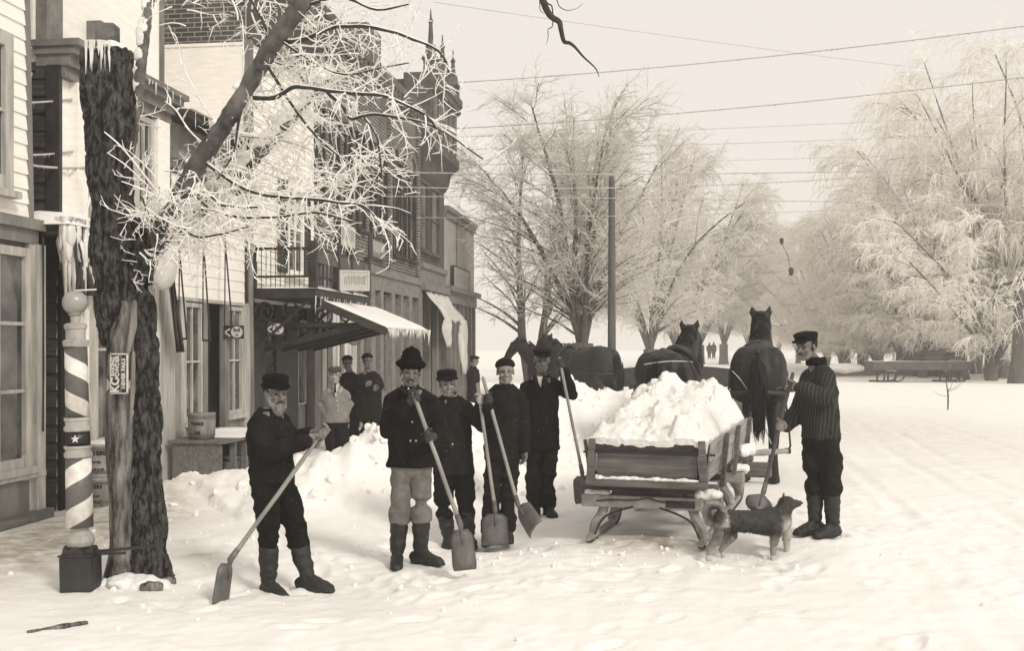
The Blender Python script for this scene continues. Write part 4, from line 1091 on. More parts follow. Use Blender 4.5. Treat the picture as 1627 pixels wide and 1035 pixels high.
# tin advertising plate on the bare stem
c=P(189.5,594,8.14)
o=empty('tin_sign',c,R(4),'small black and white baking powder plate nailed sideways to the bare stem','sign')
w_,h_=.132,.30
black=mat('black_enamel',.012,.008,rough=.4,spec=.5,bump=.1); whitee=mat('white_enamel',.6,.42,scale=20,rough=.5,bump=.1)
mb=MB(); mb.box((-w_/2,-.003,-h_/2),(w_/2,.003,h_/2)); mb.build('plate',whitee,o)
mb=MB(); mb.box((-w_/2+.008,-.0045,-h_/2+.008),(.012,-.0031,h_/2-.010)); mb.box((.0145,-.0045,-h_/2+.008),(w_/2-.014,-.0031,h_/2-.010)); mb.build('panel',black,o)
def sidew(x,z): return Matrix.Translation((x,-.0062,z))@Matrix.Rotation(PI/2,4,'X')@Matrix.Rotation(PI/2,4,'Z')
letters('KC',.085,sidew(-.027,-.085),whitee,o,.003,.95)
letters('BAKING',.036,sidew(-.044,.052),whitee,o,.0012,1.1)
letters('POWDER',.040,sidew(-.012,.045),whitee,o,.0014,1.05)
letters('NEVER FAILS',.036,sidew(.033,.0),whitee,o,.0014,1.12)
mb=MB()
for x,z in ((-.06,.143),(.06,.143),(-.06,-.143),(.06,-.143)): mb.ell((x,-.005,z),.004,k=6,h=4)
mb.build('nail',blackiron,o)

# ---------------- barber pole
Yb=8.07; u=Yb/F_PX
bp_=P(129,935,Yb); bp_.z=0.0
pole=empty('barber_pole',bp_,0,'striped wooden barber pole with ball top and star band, strapped to the split trunk','barber pole')
pole.rotation_euler=(0,R(-1.25),0)
def stripe_mat(name,sgn,pitch,ph):
    m=bpy.data.materials.new(name); m.use_nodes=True; nt=m.node_tree; N=nt.nodes; L=nt.links; b=N['Principled BSDF']; b.inputs['Roughness'].default_value=.5
    tc=N.new('ShaderNodeTexCoord'); gr=N.new('ShaderNodeTexGradient'); gr.gradient_type='RADIAL'; L.new(tc.outputs['Object'],gr.inputs[0])
    sx=N.new('ShaderNodeSeparateXYZ'); L.new(tc.outputs['Object'],sx.inputs[0])
    a=N.new('ShaderNodeMath'); a.operation='MULTIPLY_ADD'; a.inputs[1].default_value=sgn/pitch; a.inputs[2].default_value=ph; L.new(sx.outputs[2],a.inputs[0])
    s=N.new('ShaderNodeMath'); s.operation='ADD'; L.new(a.outputs[0],s.inputs[0]); L.new(gr.outputs['Fac'],s.inputs[1])
    f=N.new('ShaderNodeMath'); f.operation='FRACT'; L.new(s.outputs[0],f.inputs[0])
    cr=N.new('ShaderNodeValToRGB'); cr.color_ramp.interpolation='CONSTANT'; cr.color_ramp.elements[0].color=G(.11); cr.color_ramp.elements[1].color=G(.72); cr.color_ramp.elements[1].position=.54
    L.new(f.outputs[0],cr.inputs[0])
    n=N.new('ShaderNodeTexNoise'); n.inputs['Scale'].default_value=14; n.inputs['Detail'].default_value=8; L.new(tc.outputs['Object'],n.inputs[0])
    mr=N.new('ShaderNodeMapRange'); mr.inputs[1].default_value=.3; mr.inputs[2].default_value=.7; mr.inputs[3].default_value=.72; mr.inputs[4].default_value=1.1; L.new(n.outputs['Fac'],mr.inputs[0])
    v=N.new('ShaderNodeVectorMath'); v.operation='SCALE'; L.new(cr.outputs[0],v.inputs[0]); L.new(mr.outputs[0],v.inputs['Scale']); L.new(v.outputs[0],b.inputs['Base Color'])
    return m
zz=lambda y:(935-y)*u
def lat(prof): return [(max(.001,r*u),zz(y)) for y,r in prof]
polew=mat('pole_paint',.42,.26,scale=9,stretch=(1,1,.5),rough=.5)
ball=mat('gilt_ball',.33,.2,scale=4,rough=.3,spec=.6,bump=.1)
def lathe_part(prof,name,m,k=28):
    mb=MB(); mb.lathe(lat(prof),k); return mb.build(name,m,pole,smooth=False)
def shade_auto(o):
    me=o.data; me.polygons.foreach_set('use_smooth',[len(p.vertices)==4 for p in me.polygons])
b_=lathe_part([(502,8),(500,12)]+[(481+19.5*math.cos(PI*k/14),max(.3,19.5*math.sin(PI*k/14))) for k in range(2,15)],'ball',ball); shade_auto(b_)
lathe_part([(519,8),(512,7),(502.5,8)],'neck',polew)
lathe_part([(551,19),(543,20),(541,19),(540,15),(524,15),(523,17),(516,17.5),(514,13),(513,8)],'cap',polew)
shade_auto(lathe_part([(663,18.2),(551.5,17.2)],'striped_shaft',stripe_mat('barber_stripes_upper',1,58*u,.42)))
lathe_part([(686,18.6),(684,21),(679,21),(677,18.8),(670,18.8),(668,20.5),(663.5,20.5)],'ring',polew)
shade_auto(lathe_part([(708,18.8),(686.5,18.6)],'star_band',black))
lathe_part([(728,19),(726,21.5),(720,21.5),(718,19.5),(714,19.5),(712,21.5),(708.5,21.5)],'ring',polew)
shade_auto(lathe_part([(838,20.8),(728.5,19.8)],'striped_shaft',stripe_mat('barber_stripes_lower',-1,66*u,.3)))
lathe_part([(868,19),(866,20.5),(860,22.5),(853,21),(848,15),(843,13),(838.5,14)],'foot_moulding',polew)
mb=MB(); a=25*u
mb.box((-a,-a,zz(938)),(a,a,zz(882))); mb.build('base_block',darkp,pole,bevel=.012)
mb=MB()
for q in range(4):
    an=q*PI/2; c=Vector((math.cos(an),math.sin(an),0))*(a*.86); 
    mb.tube([c*.2+Vector((0,0,zz(880))),c*1.12+Vector((0,0,zz(880)))],[13*u,13*u],k=14,side=Vector((0,0,1)))
mb.box((-a*1.04,-a*1.04,zz(882)+.001),(a*1.04,a*1.04,zz(879))); mb.build('base_cap',darkp,pole)
mb=MB(); pts=[]
for k in range(10):
    r_=(7.2 if k%2==0 else 3.0)*u; an=PI/2+k*PI/5; x=r_*math.cos(an); z=zz(697)+r_*math.sin(an); R_=19.3*u; th=x/R_
    pts.append((R_*math.sin(th),-R_*math.cos(th),z))
pts.append((0,-19.6*u,zz(697)))
mb.add(pts,[(k,(k+1)%10,10) for k in range(10)]); s_=mb.build('star',whitee,pole); s_.rotation_euler=(0,0,R(9))
mb=MB(); mb.tube([(0,0,zz(462)),(.13,.08,zz(460))],.006,5); mb.build('top_stay',ice,pole)
mb=MB(); mb.beam((a*.9,-.0,zz(878)),(pxr(118,Yb),.10,zz(874)),.012,.022); mb.beam((a*.9,-.04,zz(880)),(pxr(78,Yb),-.08,zz(878)),.01,.02); mb.build('iron_strap',blackiron,pole)

# ---------------- oyster tubs
def tub(name,label,c,prof,m,lines,group=None,cat='tub'):
    o=empty(name,c,0,label,cat,group)
    mb=MB(); mb.lathe(prof,26); b=mb.build('staves',m,o); shade_auto(b)
    zt=prof[-1][1]; rt=max(p[0] for p in prof[-3:])
    for z in (.06,zt*.5+.12 if zt>.4 else zt*.82):
        r_=max(prof[0][0],np.interp(z,[p[1] for p in prof],[p[0] for p in prof]))
        mb=MB(); mb.lathe([(r_-.004,z-.012),(r_+.006,z-.012),(r_+.006,z+.012),(r_-.004,z+.012)],26); mb.build('hoop',midw,o)
    for txt,z,size,bold,rot in lines:
        r_=np.interp(z,[p[1] for p in prof],[p[0] for p in prof])+.003
        def wp(co,z=z,r_=r_,rot=rot):
            th=co.x/r_+rot; return Vector(((r_+co.z)*math.sin(th),-(r_+co.z)*math.cos(th),z+co.y))
        letters(txt,size,None,ink,o,bold,1.0,.001,warp=wp)
    return o
tubw=mat('tub_wood',.42,.26,scale=5,stretch=(3,3,.4),rough=.85)
Y=12.0; k_=Y/F_PX; c=P(160,806,Y); c.z=.02
t1=tub('oyster_tub','lower of two stacked pale oyster tubs behind the barber pole',c,[(.125,0),(.165,.30),(.175,.31),(.175,.335),(.001,.336)],tubw,[('OYSTERS',.235,.055,.002,-.25),('PACKED BY',.13,.03,.001,-.25),('CAMBRIDGE',.07,.035,.001,-.25)],'oyster tubs')
t2=tub('oyster_tub','upper of two stacked pale oyster tubs, lettered OYSTERS, behind the barber pole',c+Vector((.0,0,.337)),[(.17,0),(.178,.02),(.165,.03),(.165,.33),(.18,.335),(.18,.36),(.001,.361)],tubw,[('OYSTERS',.265,.075,.004,-.12),('SALT WATER',.165,.035,.0015,-.25),('CAMBRIDGE',.08,.05,.002,-.25)],'oyster tubs')
mb=MB(); mb.ell((0,0,.345),(.17,.17,.05)); mb.build('snow',snow,t2,smooth=True)

# ---------------- bench with keg, crate
a=F(301,700,.45); b=F(338,700,.8)
rb=empty('plank_bench',FW(a.x,.2,0),FRZ,'low rough plank bench with boxed end under the left shop window','bench')
L=1.35; H=FZ(694,14.7)
mb=MB(); mb.box((0,-.72,H-.04),(L,0.05,H)); mb.build('top',midw,rb,bevel=.006)
mb=MB(); mb.box((.04,-.66,-.05),(.08,.0,H-.041)); mb.build('end_panel',midw,rb,bevel=.005)
for x in (.45,.85,L-.08):
    mb=MB(); mb.box((x,-.68,-.05),(x+.06,-.60,H-.041)); mb.build('leg',midw,rb,bevel=.005)
mb=MB(); mb.box((.3,-.1,0),(L-.1,-.06,H-.1)); mb.build('back_board',darkw,rb)
mb=MB(); snowcap(mb,.5,L+.02,-.74,.0,H+.001,.03,10,5,seed=4); mb.build('snow',snow,rb,smooth=True)
cc=FW(a.x+.27,.50,H+.002)
kegw=mat('keg_wood',.26,.13,scale=5,stretch=(3,3,.4),rough=.85)
kg=tub('wooden_keg','dark hooped keg with stencilled letters standing on the plank bench',cc,[(.155,0),(.17,.1),(.175,.18),(.175,.24),(.17,.31),(.176,.315),(.176,.34),(.001,.341)],kegw,[('TORKE',.205,.055,.003,-.1),('LBS',.085,.06,.003,-.1)],None,'keg')
rb2=empty('bucket',FW(a.x+.95,.62,0),FRZ,'wooden bucket standing beneath the plank bench','bucket')
mb=MB(); mb.lathe([(.09,0),(.12,.28),(.11,.28),(.085,.02)],18); mb.build('staves',kegw,rb2); mb=MB(); mb.lathe([(.115,.22),(.119,.22),(.119,.245),(.115,.245)],18); mb.build('hoop',blackiron,rb2)
a=F(361,700,.5)
rc=empty('wooden_crate',FW(a.x,.05,0),FRZ,'dark wooden chest with snow on its lid beside the right shop window','crate')
w_=F(391,700,.5).x-a.x; H=FZ(683,15.9)
mb=MB(); mb.box((0,-.55,0),(w_,0,H-.05)); mb.build('box',mat('old_green_wood',.07,.03,scale=6,stretch=(1,1,4),rough=.85,bump=.5),rc,bevel=.01)
mb=MB(); mb.box((-.03,-.59,H-.049),(w_+.03,0,H)); mb.build('lid',midw,rc,bevel=.008)
mb=MB(); snowcap(mb,-.03,w_+.03,-.6,0,H+.001,.05,8,5,seed=7); mb.build('snow',snow,rc,smooth=True)

# loose wood on the snow
def chunk(name,label,px,py,L,r,rz,cat='wood'):
    Y=CAMZ*F_PX/(py-HY); p=P(px,py,Y); p.z=ground_z(p.x,p.y)+r*.3
    mb=MB(); d=Vector((math.cos(rz),math.sin(rz),.06)); mb.tube([p-d*L/2,p,p+d*L/2],[r,r*1.1,r*.8],k=8)
    o=mb.remesh(name,barewood,None,off=p,voxel=max(.006,r*.3),smooth=1,disp=lambda q,n:r*.25*fbm(q[0]*20,q[1]*20,q[2]*20,3)); o.location=p; tag(o,label,cat)
chunk('wood_chunk','short snowy log chunk lying at the foot of the split trunk',242,934,.16,.045,.1)
chunk('wood_chunk','broken bark end sticking out of snow right of the split trunk',268,924,.1,.035,.4)
chunk('split_stick','thin pale stick lying on the snow in the near left corner',92,1000,.36,.018,.55)
def clod(px,py,rx,rz,seed):
    pass
def speck(m,thr=.765,col=.45):
    nt=m.node_tree; N=nt.nodes; L=nt.links; b=N['Principled BSDF']; old=b.inputs['Base Color'].links[0].from_socket
    tc=N.new('ShaderNodeTexCoord'); n=N.new('ShaderNodeTexNoise'); n.inputs['Scale'].default_value=85; n.inputs['Detail'].default_value=2; L.new(tc.outputs['Object'],n.inputs[0])
    n2=N.new('ShaderNodeTexNoise'); n2.inputs['Scale'].default_value=5; L.new(tc.outputs['Object'],n2.inputs[0])
    ad=N.new('ShaderNodeMath'); ad.operation='MULTIPLY_ADD'; ad.inputs[1].default_value=.28; L.new(n2.outputs['Fac'],ad.inputs[0]); L.new(n.outputs['Fac'],ad.inputs[2])
    cr=N.new('ShaderNodeValToRGB'); cr.color_ramp.elements[0].position=thr+.13; cr.color_ramp.elements[1].position=thr+.17; L.new(ad.outputs[0],cr.inputs[0])
    mx=N.new('ShaderNodeMix'); mx.data_type='RGBA'; mx.inputs[7].default_value=G(col); L.new(cr.outputs[0],mx.inputs[0]); L.new(old,mx.inputs[6]); L.new(mx.outputs[2],b.inputs['Base Color']); return m
# ================================================================== people and their shovels
def cloth(name,v,v2=None,**k): return speck(mat(name,v,v2 if v2 is not None else v*.5,scale=k.pop('scale',9),rough=.95,bump=k.pop('bump',.5),bscale=k.pop('bscale',120),disp_dist=.004,spec=.15,**k))
wool_black=cloth('black_wool',.009,.005); wool_dark=cloth('dark_wool',.013,.007); wool_navy=cloth('dark_twill',.016,.008); denim=cloth('worn_overalls',.026,.012)
grey_tr=cloth('grey_trousers',.20,.10,scale=6); cardig=cloth('light_cardigan',.24,.17); tweed=cloth('tweed_cap',.07,.035,scale=60); linen=cloth('white_linen',.55,.45)
mitt_l=cloth('pale_mitten',.22,.12,scale=25); mitt_d=cloth('leather_glove',.06,.03,scale=25)
rubber=mat('rubber_boot',.022,.012,scale=10,rough=.55,bump=.3,spec=.4); leather=mat('boot_leather',.03,.015,scale=16,rough=.6,bump=.5)
fur_m=mat('black_fur',.010,.004,scale=90,rough=1,bump=1.0,bscale=160,disp_dist=.012,spec=.1); hairm=mat('dark_hair',.012,.005,scale=60,stretch=(1,1,.2),rough=.8,bump=.6)
hair_g=mat('grey_beard',.24,.06,scale=45,stretch=(1,1,.25),rough=.9,bump=.8); hair_b=mat('brown_moustache',.045,.015,scale=60,rough=.9,bump=.6)
skin=mat('skin',.27,.15,scale=30,rough=.65,bump=.15,spec=.3,warm=1.3); skin2=mat('weathered_skin',.19,.09,scale=30,rough=.7,bump=.25,spec=.3,warm=1.3)
eyem=mat('dark_eye',.012,.008,rough=.2,spec=.6,bump=0); eyew=mat('eye_white',.4,.36,rough=.3,bump=0)
striped=None
def make_striped():
    m=bpy.data.materials.new('striped_jacket'); m.use_nodes=True; nt=m.node_tree; N=nt.nodes; L=nt.links; b=N['Principled BSDF']; b.inputs['Roughness'].default_value=.95; b.inputs['Specular IOR Level'].default_value=.15
    tc=N.new('ShaderNodeTexCoord'); mp=N.new('ShaderNodeMapping'); mp.inputs['Rotation'].default_value=(0,R(-6),R(35)); L.new(tc.outputs['Object'],mp.inputs[0])
    wv=N.new('ShaderNodeTexWave'); wv.wave_type='BANDS'; wv.bands_direction='X'; wv.inputs['Scale'].default_value=11; wv.inputs['Distortion'].default_value=.8; wv.inputs['Detail'].default_value=2; wv.inputs['Detail Scale'].default_value=1.2
    L.new(mp.outputs[0],wv.inputs[0]); cr=N.new('ShaderNodeValToRGB'); cr.color_ramp.elements[0].position=.62; cr.color_ramp.elements[1].position=.85; cr.color_ramp.elements[0].color=G(.022); cr.color_ramp.elements[1].color=G(.046)
    L.new(wv.outputs['Fac'],cr.inputs[0]); L.new(cr.outputs[0],b.inputs['Base Color']); return m
striped=make_striped()

def fold(a=.008,f=9,zs=2.2,seed=0):
    def d(p,n):
        x,y,z=p[0]*f,p[1]*f,p[2]*f*zs
        r=1-abs(nz(x*.6+seed,y*.6,z*.55))*2.2
        return a*(.9*r+.7*nz(x*1.9,y*1.9+seed,z*.9)) + a*.35*nz(p[0]*45,p[1]*45,p[2]*45)
    return d
def furd(a=.012): return lambda p,n: a*(fbm(p[0]*60,p[1]*60,p[2]*60,3)+.4)

def grip(mb,wrist,g,ax,R0=.031,fr=.0125,flip=1):
    wrist=Vector(wrist); g=Vector(g); ax=Vector(ax).normalized()
    n=g-wrist; n=n-ax*n.dot(ax)
    if n.length<.01: n=ax.orthogonal()
    n.normalize(); m=ax.cross(n)*flip
    pc=g-n*(R0+.004)+m*.004
    mb.tube([wrist,wrist.lerp(pc,.55),pc],[(.034,.030),(.038,.030),(.046,.024)],k=10,side=ax,rnd_cap=True)
    for i in range(4):
        s=(i-1.5)*.024; L=(225,250,245,205)[i]; pts=[]
        for k in range(8):
            th=R(-15+L*k/7); pts.append(g+ax*s-n*(R0*math.cos(th))+m*(R0*math.sin(th)))
        mb.tube(pts,[fr*1.05]*4+[fr]*2+[fr*.92]*2,k=7,rnd_cap=True)
    pts=[]
    for k in range(7):
        th=R(10-150*k/6); pts.append(g+ax*(.036+.016*k/6)*1-n*(R0*math.cos(th)*1.05)+m*(R0*math.sin(th)*1.05))
    mb.tube(pts,[fr*1.35,fr*1.25,fr*1.2,fr*1.1,fr*1.1,fr,fr*.9],k=7,rnd_cap=True)
def relaxed(mb,wrist,d,side,fr=.012,curl=.6):
    wrist=Vector(wrist); d=Vector(d).normalized(); side=(Vector(side)-d*Vector(side).dot(d)).normalized(); n=d.cross(side)
    pc=wrist+d*.075
    mb.tube([wrist,wrist+d*.04,pc],[(.030,.024),(.040,.022),(.045,.02)],k=10,side=side,rnd_cap=True)
    for i in range(4):
        L=(.075,.085,.08,.062)[i]; p=pc+side*((i-1.5)*.023); pts=[p]
        for k in range(1,5):
            a=curl*k/4*1.4; p=p+(d*math.cos(a)+n*math.sin(a))*(L/4); pts.append(p)
        mb.tube(pts,[fr,fr,fr*.95,fr*.9,fr*.8],k=7,rnd_cap=True)
    p=wrist+d*.03-side*.035
    mb.tube([p,p+d*.025-side*.018+n*.01,p+d*.055-side*.02+n*.022],[fr*1.3,fr*1.15,fr*.9],k=7,rnd_cap=True)

def head_parts(o,base,c,ang,tilt=0,roll=0,sk=None,hair=None,scale=1.0,neck=None,beard=None,mous=None,brow=None,ear=True):
    """c = centre of head (eye level); returns frame"""
    f=Vector((math.sin(ang)*math.cos(tilt),-math.cos(ang)*math.cos(tilt),math.sin(tilt)))
    s=Vector((math.cos(ang),math.sin(ang),0)); u=s.cross(-f) if s.cross(-f).z>0 else s.cross(f)
    if roll: q=Quaternion(f,roll); s=q@s; u=q@u
    M=Matrix((s,-f,u)).transposed()  # local x=side, -y=forward, z=up
    M3=M
    def W(x,y,z): return c+M3@Vector((x,y,z))*scale
    S=scale
    mb=MB()
    mb.ell(W(0,.012,.035),(.074*S,.095*S,.088*S),M3,18,12)
    mb.ell(W(0,-.018,-.045),(.058*S,.068*S,.075*S),M3,16,10)
    mb.ell(W(0,-.062,-.100),(.026*S,.022*S,.018*S),M3,10,8)     # chin
    mb.tube([W(-.052,.0,-.06),W(-.034,-.045,-.095),W(0,-.062,-.103),W(.034,-.045,-.095),W(.052,.0,-.06)],[.018*S]*5,8,rnd_cap=True)
    mb.tube([W(-.045,-.070,.020),W(0,-.083,.022),W(.045,-.070,.020)],[.013*S,.013*S,.013*S],8,rnd_cap=True)  # brow ridge
    for sx in (-1,1): mb.ell(W(sx*.040,-.066,-.030),(.020*S,.016*S,.016*S),M3,10,6)   # cheekbones
    mb.tube([W(0,-.083,.012),W(0,-.098,-.018),W(0,-.108,-.036)],[.009*S,.012*S,.014*S],8,rnd_cap=True)
    for sx in (-1,1): mb.ell(W(sx*.012,-.094,-.040),(.009*S,.012*S,.008*S),M3,8,6)
    mb.ell(W(0,-.084,-.066),(.023*S,.012*S,.007*S),M3,10,6); mb.ell(W(0,-.082,-.078),(.020*S,.012*S,.008*S),M3,10,6)
    if ear:
        for sx in (-1,1):
            mb.ell(W(sx*.077,.012,-.008),(.010*S,.020*S,.032*S),M3@Matrix.Rotation(sx*.25,3,'Z'),10,8)
    return mb,W,M3
def finish_head(o,base,mb,W,M3,S,sk,sep=True):
    return mb
def face_extras(o,base,W,M3,S,brow=None,mous=None,beard=None,hair=None,hairlow=.0,bald=False):
    mb=MB()
    for sx in (-1,1):
        mb.ell(W(sx*.031,-.069,.000),(.0115*S,.010*S,.0058*S),M3,10,6)
    mb.build('eye',eyem,o,off=base,smooth=True)
    mb=MB()
    for sx in (-1,1): mb.tube([W(sx*.014,-.085,.020),W(sx*.032,-.081,.027),W(sx*.050,-.068,.020)],[(.004*S,.006*S)]*3,6,rnd_cap=True)
    mb.build('eyebrows',brow or hair_b,o,off=base,smooth=True)
    if mous:
        mb=MB()
        for sx in (-1,1): mb.tube([W(0,-.098,-.054),W(sx*.022,-.093,-.060),W(sx*.042,-.078,-.075)],[.006*S,.0075*S,.003*S],8,rnd_cap=True)
        mb.remesh('moustache',mous,o,off=base,voxel=.006,smooth=1,disp=lambda p,n:.003*nz(p[0]*120,p[1]*120,p[2]*120))
    if beard:
        mb=MB()
        mb.ell(W(0,-.060,-.110),(.052*S,.040*S,.055*S),M3,12,8); mb.ell(W(0,-.066,-.138),(.030*S,.028*S,.038*S),M3,12,8)
        for sx in (-1,1): mb.tube([W(sx*.066,-.005,.0),W(sx*.062,-.025,-.055),W(sx*.035,-.06,-.105)],[.014*S,.020*S,.024*S],8,rnd_cap=True)
        mb.remesh('beard',beard,o,off=base,voxel=.008,smooth=1,disp=lambda p,n:.006*fbm(p[0]*60,p[1]*60,p[2]*25,2))
    if hair:
        mb=MB(); mb.ell(W(0,.026,.032),(.081*S,.094*S,.088*S),M3,16,10)
        for sx in (-1,1): mb.tube([W(sx*.070,.012,.03),W(sx*.073,.006,-.005)],[.007*S,.004*S],8,rnd_cap=True)
        mb.remesh('hair',hair,o,off=base,voxel=.009,smooth=1,disp=lambda p,n:.004*fbm(p[0]*70,p[1]*70,p[2]*30,2))

def hat(kind,o,base,W,M3,S,m):
    mb=MB()
    if kind=='fur':
        mb.tube([W(0,.012,.062),W(0,.014,.098),W(0,.016,.132)],[(.088*S,.102*S),(.085*S,.096*S),(.072*S,.08*S)],18,side=M3@Vector((1,0,0)),rnd_cap=True)
        mb.tube([W(.098*math.cos(2*PI*k/20),.010+.112*math.sin(2*PI*k/20),.066-.004*math.sin(2*PI*k/20)) for k in range(21)],.019*S,8)
        return mb.remesh('fur_hat',m,o,off=base,voxel=.011,smooth=2,disp=furd(.013))
    if kind=='cap':      # soft peaked cap with full crown
        mb.tube([W(0,.005,.055),W(0,.006,.080),W(0,-.002,.112)],[(.086*S,.104*S),(.092*S,.110*S),(.098*S,.112*S)],20,side=M3@Vector((1,0,0)))
        mb.ell(W(0,-.005,.112),(.104*S,.120*S,.026*S),M3@Matrix.Rotation(R(7),3,'X'),20,8)
        mb.tube([W(-.065,-.085,.052),W(-.04,-.125,.046),W(0,-.143,.043),W(.04,-.125,.046),W(.065,-.085,.052)],[(.02*S,.006*S)]*5,8,side=M3@Vector((0,1,0)),rnd_cap=True)
        mb.ell(W(0,-.105,.050),(.062*S,.040*S,.009*S),M3@Matrix.Rotation(R(9),3,'X'),14,6)
        return mb.remesh('cap',m,o,off=base,voxel=.009,smooth=2,disp=fold(.003,16,1))
    if kind=='pillbox':  # straight sided winter cap
        mb.tube([W(0,.008,.040),W(0,.008,.075),W(0,.006,.118),W(0,.006,.130)],[(.092*S,.108*S),(.093*S,.108*S),(.096*S,.112*S),(.090*S,.104*S)],20,side=M3@Vector((1,0,0)))
        mb.ell(W(0,.006,.128),(.09*S,.105*S,.018*S),M3,18,6)
        mb.ell(W(0,-.108,.044),(.058*S,.034*S,.010*S),M3@Matrix.Rotation(R(10),3,'X'),14,6)
        mb.tube([W(.096*math.cos(2*PI*k/20),.008+.112*math.sin(2*PI*k/20),.052) for k in range(21)],.012*S,6)
        return mb.remesh('winter_cap',m,o,off=base,voxel=.009,smooth=2,disp=lambda p,n:.004*fbm(p[0]*50,p[1]*50,p[2]*50,2))
    if kind=='tuque':    # round knitted or cloth cap pushed back
        mb.ell(W(0,.022,.070),(.090*S,.104*S,.062*S),M3@Matrix.Rotation(R(-8),3,'X'),18,10)
        mb.tube([W(.086*math.cos(2*PI*k/20),.018+.098*math.sin(2*PI*k/20),.058-.014*math.sin(2*PI*k/20)) for k in range(21)],.012*S,6)
        return mb.remesh('soft_cap',m,o,off=base,voxel=.009,smooth=2,disp=fold(.003,16,1))
    if kind=='flat':
        mb.ell(W(0,.0,.078),(.098*S,.122*S,.040*S),M3@Matrix.Rotation(R(8),3,'X'),18,8)
        mb.ell(W(0,.01,.055),(.083*S,.10*S,.03*S),M3,16,8)
        mb.ell(W(0,-.108,.050),(.06*S,.034*S,.010*S),M3@Matrix.Rotation(R(10),3,'X'),14,6)
        return mb.remesh('flat_cap',m,o,off=base,voxel=.009,smooth=2,disp=fold(.003,16,1))

